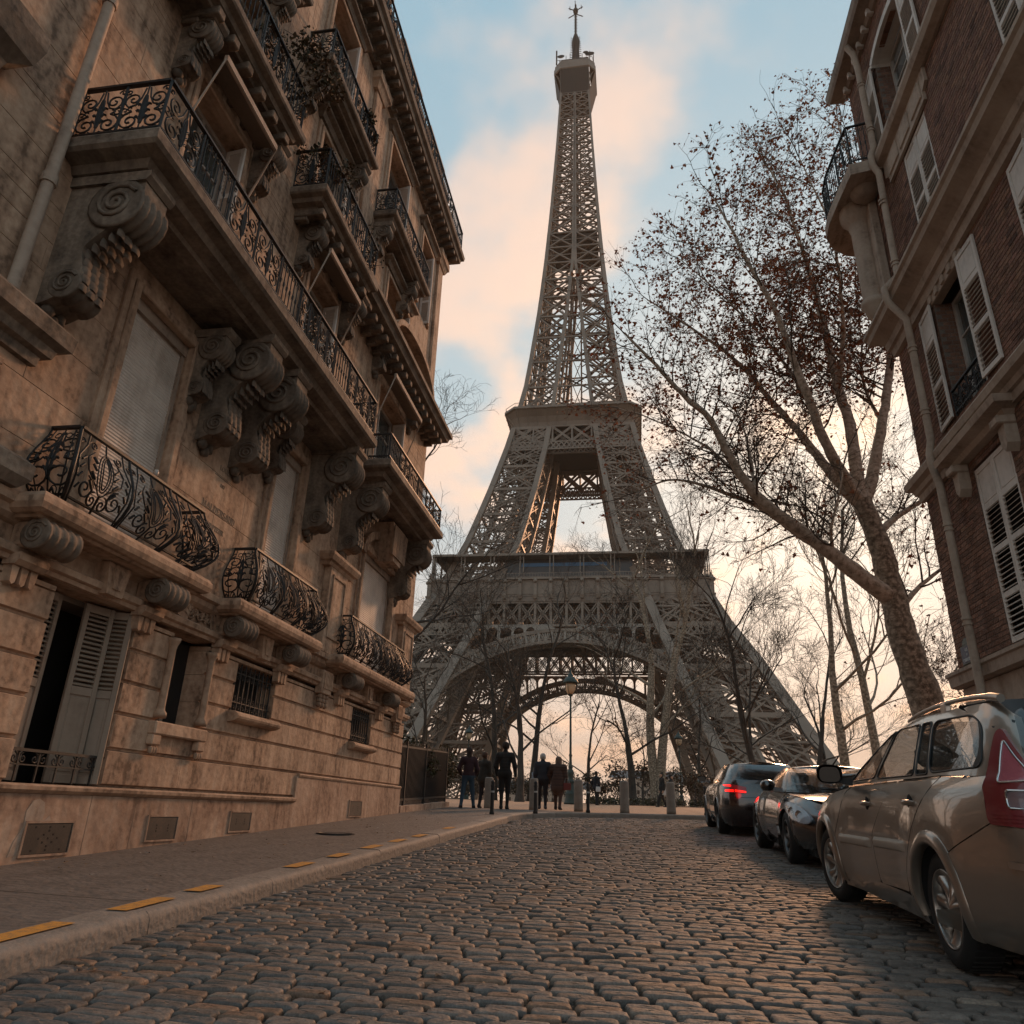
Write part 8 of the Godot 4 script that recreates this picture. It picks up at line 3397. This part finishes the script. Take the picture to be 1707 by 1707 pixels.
func build_trees() -> void:
	var g := func(x: float, u: float) -> Vector3: return Vector3(x, far_y(u), -u)
	var V := Vector3(0, 0, 0)
	bare_tree("slim bare tree rising behind the end of the stone house", g.call(-9.5, 27.0), 14.0, .22, Vector3(.06, 0, 0), 11, MT.bark_dark, .75, .42)
	bare_tree("dark bare tree behind the tall man and white-haired walker", g.call(-6.6, 45.0), 12.0, .24, V, 12, MT.bark_dark, .8, .22)
	bare_tree("dark forked bare tree just right of the ornate street lamp", g.call(-.2, 48.0), 11.5, .26, Vector3(.02, 0, 0), 13, MT.bark_dark, .75, .24, 2)
	bare_tree("thick pale twin-stemmed tree between two granite bollards", g.call(1.35, 52.0), 16.0, .36, V, 14, MT.bark, .7, .45, 0, true, 1.2)
	bare_tree("bare tree leaning towards the arch above the hatchback", g.call(5.4, 36.0), 11.0, .17, Vector3(-.14, 0, 0), 15, MT.bark_dark, .6, .34)
	bare_tree("straight bare tree left of the plane tree trunk", g.call(7.5, 30.0), 11.0, .20, Vector3(-.02, 0, 0), 16, MT.bark, .65, .36, 1)
	bare_tree("tall pale bare tree nearest the plane tree trunk", g.call(9.4, 32.0), 13.5, .20, Vector3(-.07, 0, 0), 17, MT.bark, .6, .42, 1)
	bare_tree("dark crowned tree before the tower's far left leg", g.call(-10.5, 58.0), 15.5, .30, Vector3(.04, 0, 0), 18, MT.bark_dark, .85, .3, 0, false, 1.2)
	bare_tree("dark bushy-topped tree beside the left street lantern", g.call(-8.2, 62.0), 17.0, .30, V, 19, MT.bark_dark, .85, .36, 0, false, 1.2)
	bare_tree("small rust-leaved tree at the brick house's far corner", g.call(17.4, 44.0), 8.5, .14, V, 20, MT.bark_dark, .6, .25, 7)
	bare_tree("bare tree standing behind the sports coupe's roof", g.call(9.8, 46.0), 11.0, .18, Vector3(.03, 0, 0), 21, MT.bark_dark, .7, .3)
	bare_tree("thin bare tree between the two pale trees and the coupe", g.call(7.2, 52.0), 11.0, .16, V, 22, MT.bark_dark, .7, .3)
	bare_tree("crooked bare tree under the middle of the arch", g.call(-3.9, 66.0), 11.0, .20, Vector3(-.08, 0, 0), 23, MT.bark_dark, .8, .25, 3)
	bare_tree("bare tree beyond the right street lantern", g.call(6.0, 78.0), 13.0, .22, V, 24, MT.bark_dark, .75, .3)
	bare_tree("bare tree low against the tower's right leg", g.call(13.8, 60.0), 10.5, .2, V, 25, MT.bark_dark, .75, .28)
	bare_tree("bare tree half hidden behind the iron-fenced hedge", g.call(-13.5, 48.0), 9.5, .2, Vector3(.05, 0, 0), 26, MT.bark_dark, .8, .25)
	bare_tree("far bare tree below the crown of the arch", g.call(.8, 95.0), 12.0, .22, V, 27, MT.bark_dark, .8, .25)

# ---------------------------------------------------------------- bollards, lamps, fence, planting, far houses
func build_street() -> void:
	var granite := [["granite bollard in front of the pair by the iron fence", -4.17, 22.4], ["granite bollard behind the white-haired walker", -2.86, 22.3], ["granite bollard just right of the ornate lamp's foot", -1.63, 22.7], ["granite bollard below the twin-stemmed pale tree", -.33, 22.4], ["granite bollard hiding the bun-haired person", .95, 22.8], ["granite bollard at the hatchback's rear corner", 2.28, 23.4]]
	var proto: Node3D = null
	for q in granite:
		var xf := at(q[1], gy(q[2]) + KERB - .01, q[2], q[1])
		if proto == null:
			proto = thing("granite_bollard", q[0], "bollard", xf, "granite bollards along the far kerb")
			var m := M.new()
			m.tint(Color.WHITE)
			m.lathe([[.0, 0], [.132, 0], [.132, .10], [.128, .12], [.122, .80], [.112, .835], [.09, .85], [0, .852]], 20)
			part("bollard_shaft", m, MT.kerb, proto)
			m = M.new()
			m.tint(Color(1.2, 1.2, 1.2))
			m.lathe([[.1235, .60], [.1265, .60], [.1255, .72], [.1215, .72]], 20)
			part("reflector_band", m, MT.kerb, proto)
		else:
			var o := proto.duplicate()
			o.name = numbered("granite_bollard")
			add_child(o)
			o.transform = xf
			o.set_meta("label", q[0])
	var iron := [["thin black post at the kerb in front of the tall man", -3.40, 18.75], ["thin black post in front of the navy jacket", -2.55, 20.25], ["thin black post right of the ornate lamp", -1.31, 21.85], ["thin black post left of the hatchback", 1.91, 22.95]]
	proto = null
	for q in iron:
		var xf := at(q[1], gy(q[2]) + KERB - .01, q[2])
		if proto == null:
			proto = thing("iron_post", q[0], "post", xf, "black iron posts at the kerb")
			var m := M.new()
			m.lathe([[0, 0], [.06, 0], [.06, .05], [.045, .08], [.042, .62], [.05, .64], [.05, .67], [.038, .69], [.048, .735], [.035, .77], [0, .785]], 14)
			part("post_shaft", m, MT.iron, proto)
			m = M.new()
			m.lathe([[.0435, .50], [.0455, .50], [.0455, .54], [.043, .54]], 14)
			part("post_ring", m, mat(lin(.4, .4, .38), .4), proto)
		else:
			var o := proto.duplicate()
			o.name = numbered("iron_post")
			add_child(o)
			o.transform = xf
			o.set_meta("label", q[0])
	# ornate street lamps
	var lamps := [["ornate dark green street lamp standing under the middle of the arch", -3.27, 40.0], ["green street lantern right of the twin-stemmed tree, farther off", 3.95, 72.0], ["green street lantern above the two people by the fence, farther off", -15.1, 70.0]]
	proto = null
	for q in lamps:
		var xf := at(q[1], far_y(q[2]) if q[2] > 50 else gy(q[2]) + KERB - .03, q[2])
		if proto == null:
			proto = thing("street_lamp", q[0], "street lamp", xf, "green street lamps of the park")
			var green := mat(lin(.02, .035, .028), .5)
			var m := M.new()
			m.lathe([[0, 0], [.34, 0], [.34, .12], [.28, .16], [.26, .5], [.29, .54], [.22, .6], [.2, .9], [.16, 1.0], [.21, 1.06], [.21, 1.14], [.12, 1.22], [.15, 1.4], [.19, 1.5], [.15, 1.62], [.09, 1.7], [.12, 1.78], [.12, 1.85], [.075, 1.9], [.065, 2.3], [.10, 2.35], [.06, 2.42], [.05, 4.9], [.075, 4.95], [.05, 5.0], [.045, 5.3], [.13, 5.38], [.13, 5.42], [.0, 5.44]], 16)
			part("lamp_post", m, green, proto)
			var lan := sub("lantern", proto)
			m = M.new()
			m.lathe([[0, 5.42], [.16, 5.46], [.25, 5.62], [.28, 5.85], [.25, 6.0], [0, 6.02]], 16)
			var gl := mat(lin(.62, .45, .28), .35)
			gl.backlight_enabled = true
			gl.backlight = Color(.6, .4, .22)
			part("lamp_globe", m, gl, lan)
			m = M.new()
			m.lathe([[.26, 5.98], [.40, 6.0], [.42, 6.05], [.36, 6.18], [.28, 6.28], [.16, 6.36], [.16, 6.44], [.10, 6.5], [.06, 6.58], [.03, 6.7], [0, 6.78]], 16)
			part("lamp_cap", m, green, lan)
			for k in 4:
				m = M.new()
				var an := TAU * k / 4 + .4
				m.tube(PackedVector3Array([Vector3(cos(an) * .14, 5.4, sin(an) * .14), Vector3(cos(an) * .30, 5.66, sin(an) * .30), Vector3(cos(an) * .33, 6.0, sin(an) * .33)]), .014, 5)
				part("lantern_rib", m, green, lan)
		else:
			var o := proto.duplicate()
			o.name = numbered("street_lamp")
			add_child(o)
			o.transform = xf
			o.set_meta("label", q[0])
	# railings at the end of the stone house
	var f0 := Vector2(-5.32, 17.25)
	var f1 := Vector2(-5.22, 21.5)
	var fence := thing("iron_fence", "tall black iron railing on a stone kerb at the stone house's end", "fence", at(f0.x, gy(f0.y) + .16, f0.y))
	var loc := func(f: float, y: float) -> Vector3:
		var p := f0.lerp(f1, f)
		return Vector3(p.x - f0.x, gy(p.y) - gy(f0.y) + y, -(p.y - f0.y))
	for k in 3:
		var m := M.new()
		m.tint(Color.WHITE)
		m.bar(loc.call(k / 3.0 + .002, -.0), loc.call((k + 1) / 3.0 - .002, -.0), .24, .26)
		part("fence_kerb", m, MT.plinth, fence)
	for y in [.26, 1.42]:
		var m := M.new()
		m.bar(loc.call(0, y), loc.call(1, y), .03, .045)
		part("fence_rail", m, MT.iron, fence)
	for k in 3:
		var m := M.new()
		m.bar(loc.call([.12, .5, .985][k], .1), loc.call([.12, .5, .985][k], 1.55), .05, .05)
		part("fence_post", m, MT.iron, fence)
	for k in 46:
		var m := M.new()
		var f := (k + .5) / 46.0
		m.bar(loc.call(f, .14), loc.call(f, 1.46), .02, .02)
		m.tri(loc.call(f - .003, 1.46), loc.call(f + .003, 1.46), loc.call(f, 1.56))
		part("fence_bar", m, MT.iron, fence)
	var sm := M.new()
	sm.bar(loc.call(0, .85) + Vector3(-.07, 0, 0), loc.call(1, .85) + Vector3(-.07, 0, 0), .006, 1.15)
	part("backing_sheet", sm, MT.iron_old, fence)

# leafy mass: many small leaf faces through a volume
func leaf_cloud(called: String, parent: Node, lumps: Array, count: int, size: float, cols: Array, seed_: int) -> void:
	var r := RandomNumberGenerator.new()
	r.seed = seed_
	var xfs := []
	var cl := []
	for i in count:
		var b: Array = lumps[r.randi() % lumps.size()]
		var d := Vector3(r.randfn(), r.randfn(), r.randfn()).normalized() * pow(r.randf(), .45)
		var p: Vector3 = b[0] + d * b[1]
		if p.y < .02:
			continue
		xfs.append(Transform3D(Basis.from_euler(Vector3(r.randf() * TAU, r.randf() * TAU, r.randf() * TAU)).scaled(Vector3.ONE * size * r.randf_range(.6, 1.4)), p))
		var c: Color = cols[r.randi() % cols.size()]
		var g := r.randf_range(.6, 1.3)
		cl.append(Color(c.r * g, c.g * g, c.b * g))
	multi(called, leaf_mesh(), MT.leaf, xfs, cl, parent)

func shrub(label: String, base: Vector3, w: float, h: float, seed_: int, cols: Array, count := 900, size := .07, group := "") -> Node3D:
	var r := RandomNumberGenerator.new()
	r.seed = seed_
	var t := thing("shrub", label, "shrub", Transform3D(Basis.IDENTITY, base), group)
	var m := M.new()
	var lumps := []
	for k in 9:
		var e := Vector3(r.randf_range(-w, w) * .45, h * r.randf_range(.35, .9), r.randf_range(-w, w) * .4)
		m.tube(wander(Vector3(r.randf_range(-.05, .05), 0, 0), e, e.length(), 4, .15, 0, r), taper(.014, .005, 5), 4, false)
		lumps.append([e, Vector3(w * .22, h * .22, w * .22)])
		for q in 5:
			m.tube(wander(e * r.randf_range(.5, 1.0), Vector3(r.randf_range(-1, 1), .7, r.randf_range(-1, 1)), h * .3, 3, .3, 0, r), .0035, 3, false)
	part("stems", m, MT.twig, t)
	leaf_cloud("foliage", t, lumps, count, size, cols, seed_ + 1)
	return t

func build_park() -> void:
	var green := [Color(.030, .042, .016), Color(.045, .055, .022), Color(.025, .030, .012)]
	var brown := [Color(.060, .040, .022), Color(.075, .052, .028), Color(.045, .034, .02), Color(.05, .05, .024)]
	# hedge behind the railing
	shrub("dark evergreen hedge spilling over the iron railing's top", Vector3(-6.2, gy(19.0) + .1, -19.0), 1.9, 1.95, 61, green, 3200, .08)
	shrub("olive green shrub at the railing's far end", Vector3(-5.75, gy(22.6) + .1, -22.6), 1.5, 1.7, 62, [Color(.05, .055, .02), Color(.07, .06, .025)], 1800, .07)
	# shrubs across the park, each its own bush
	var r := RandomNumberGenerator.new()
	r.seed = 99
	var where := ["behind the fenced hedge", "left of the tall man", "behind the tall man", "behind the walking pair", "left of the ornate lamp", "right of the ornate lamp", "behind the person in black", "left of the forked dark tree", "right of the forked dark tree", "behind the twin-stemmed tree", "behind the striding person", "under the right lantern", "left of the hatchback", "behind the hatchback", "behind the coupe", "behind the estate car's bonnet"]
	for k in where.size():
		var f := float(k) / (where.size() - 1)
		var u := r.randf_range(54.0, 66.0)
		var x := lerpf(-14.0, 15.5, f) * u / 58.0
		shrub("bare brown park shrub " + where[k], Vector3(x, far_y(u), -u), r.randf_range(3.2, 4.6), r.randf_range(1.9, 3.1), 200 + k, brown, 1500, .13, "brown shrubs across the park")
	# bed of low plants and pale flowers behind a knee-high hoop fence
	var bed := M.new()
	bed.tint(Color.WHITE)
	var rows := []
	for u in [43.5, 46.0, 50.0, 54.0]:
		rows.append(PackedVector3Array([Vector3(-3.0, gy(u) + KERB + .02, -u), Vector3(3, gy(u) + KERB + .02, -u), Vector3(9.5, gy(u) + KERB + .02, -u)]))
	bed.grid(rows)
	struct("flower_bed", bed, MT.earth)
	var plants := Node3D.new()
	plants.name = "bedding_plants"
	add_child(plants)
	tag(plants, "low leafy bedding plants with pale flowers filling the bed", "plants", "", "stuff")
	var lumps := []
	for k in 170:
		var u := r.randf_range(43.6, 49.0)
		lumps.append([Vector3(r.randf_range(-2.9, 9.3), gy(u) + KERB + .18, -u), Vector3(.24, .22, .24)])
	leaf_cloud("leaves", plants, lumps, 6000, .10, [Color(.04, .05, .02), Color(.055, .06, .025), Color(.05, .04, .02)], 71)
	leaf_cloud("blooms", plants, lumps, 900, .09, [Color(.34, .33, .30), Color(.26, .25, .2)], 72)
	var hf := thing("hoop_fence", "knee-high wire hoop fence along the flower bed", "fence", at(-3.0, gy(43.2) + KERB, 43.2))
	for k in 42:
		var m := M.new()
		var pts := PackedVector3Array()
		for q in 9:
			var an := PI * q / 8.0
			pts.append(Vector3(k * .3 + .2 - cos(an) * .2, sin(an) * .5 + .02, 0))
		m.tube(pts, .012, 4, false)
		part("hoop", m, MT.iron, hf)
	for k in 7:
		var m := M.new()
		m.bar(Vector3(k * 2.0 + .1, 0, -.05), Vector3(k * 2.0 + .1, 1.25, -.05), .035)
		part("stake", m, MT.iron, hf)
	# far houses seen between the trunks
	for q in [["pale far house with grey roof seen between the dark and twin-stemmed trees", 9.0, 420.0, 26.0, 21.0, 5], ["far apartment block right of the twin-stemmed tree", 42.0, 440.0, 22.0, 19.0, 5], ["low far building under the left half of the arch", -50.0, 430.0, 40.0, 15.0, 4]]:
		var t := thing("far_house", q[0], "house", at(q[1], -1.9, q[2]), "far houses beyond the tower")
		var m := M.new()
		m.tint(Color.WHITE)
		m.box(Vector3(-q[3] / 2, 0, -10), Vector3(q[3] / 2, q[4], 0))
		part("wall", m, MT.trim, t)
		m = M.new()
		m.tint(Color.WHITE)
		m.mould([Vector2(.3, q[4]), Vector2(-1.2, q[4] + 3.5), Vector2(-5, q[4] + 4.2)], -q[3] / 2, q[3] / 2, true, true, -10)
		part("roof", m, MT.zinc, t)
		var n := int(q[3] / 3.4)
		for a in n:
			for b in q[5]:
				m = M.new()
				var x: float = -q[3] / 2 + 1.7 + a * 3.4
				var y: float = 1.5 + b * (q[4] - 1.5) / q[5]
				m.box(Vector3(x - .6, y, -.05), Vector3(x + .6, y + 2.0, .04))
				part("window", m, MT.dark, t)
	# balcony plants on the stone house
	var dry := [Color(.045, .045, .02), Color(.06, .05, .025), Color(.035, .038, .016)]
	for q in [["straggly shrub growing out over the third-floor balcony rail", -4.86, 9.42, 7.25, 1.2, 1.5, 81], ["leafy shrub on the small third-floor balcony below", -4.88, 9.4, 8.85, 1.1, 1.0, 82], ["bushy plant at the fourth-floor window balcony", -4.95, 12.0, 10.2, .7, .8, 83], ["dry twiggy plant at the far end of the third-floor balcony", -4.88, 9.4, 10.6, .9, 1.0, 84]]:
		var s := shrub(q[0], Vector3(q[1], q[2] + EYE - .12, -q[3]), q[4], q[5], q[6], dry, 900 if q[6] < 84 else 60, .055)
		var m := M.new()
		m.tint(Color.WHITE)
		m.lathe([[0, -.06], [.09, -.06], [.12, .1], [.125, .13], [.105, .13], [.10, .1], [0, .1]], 12)
		part("pot", m, MT.brick, s)
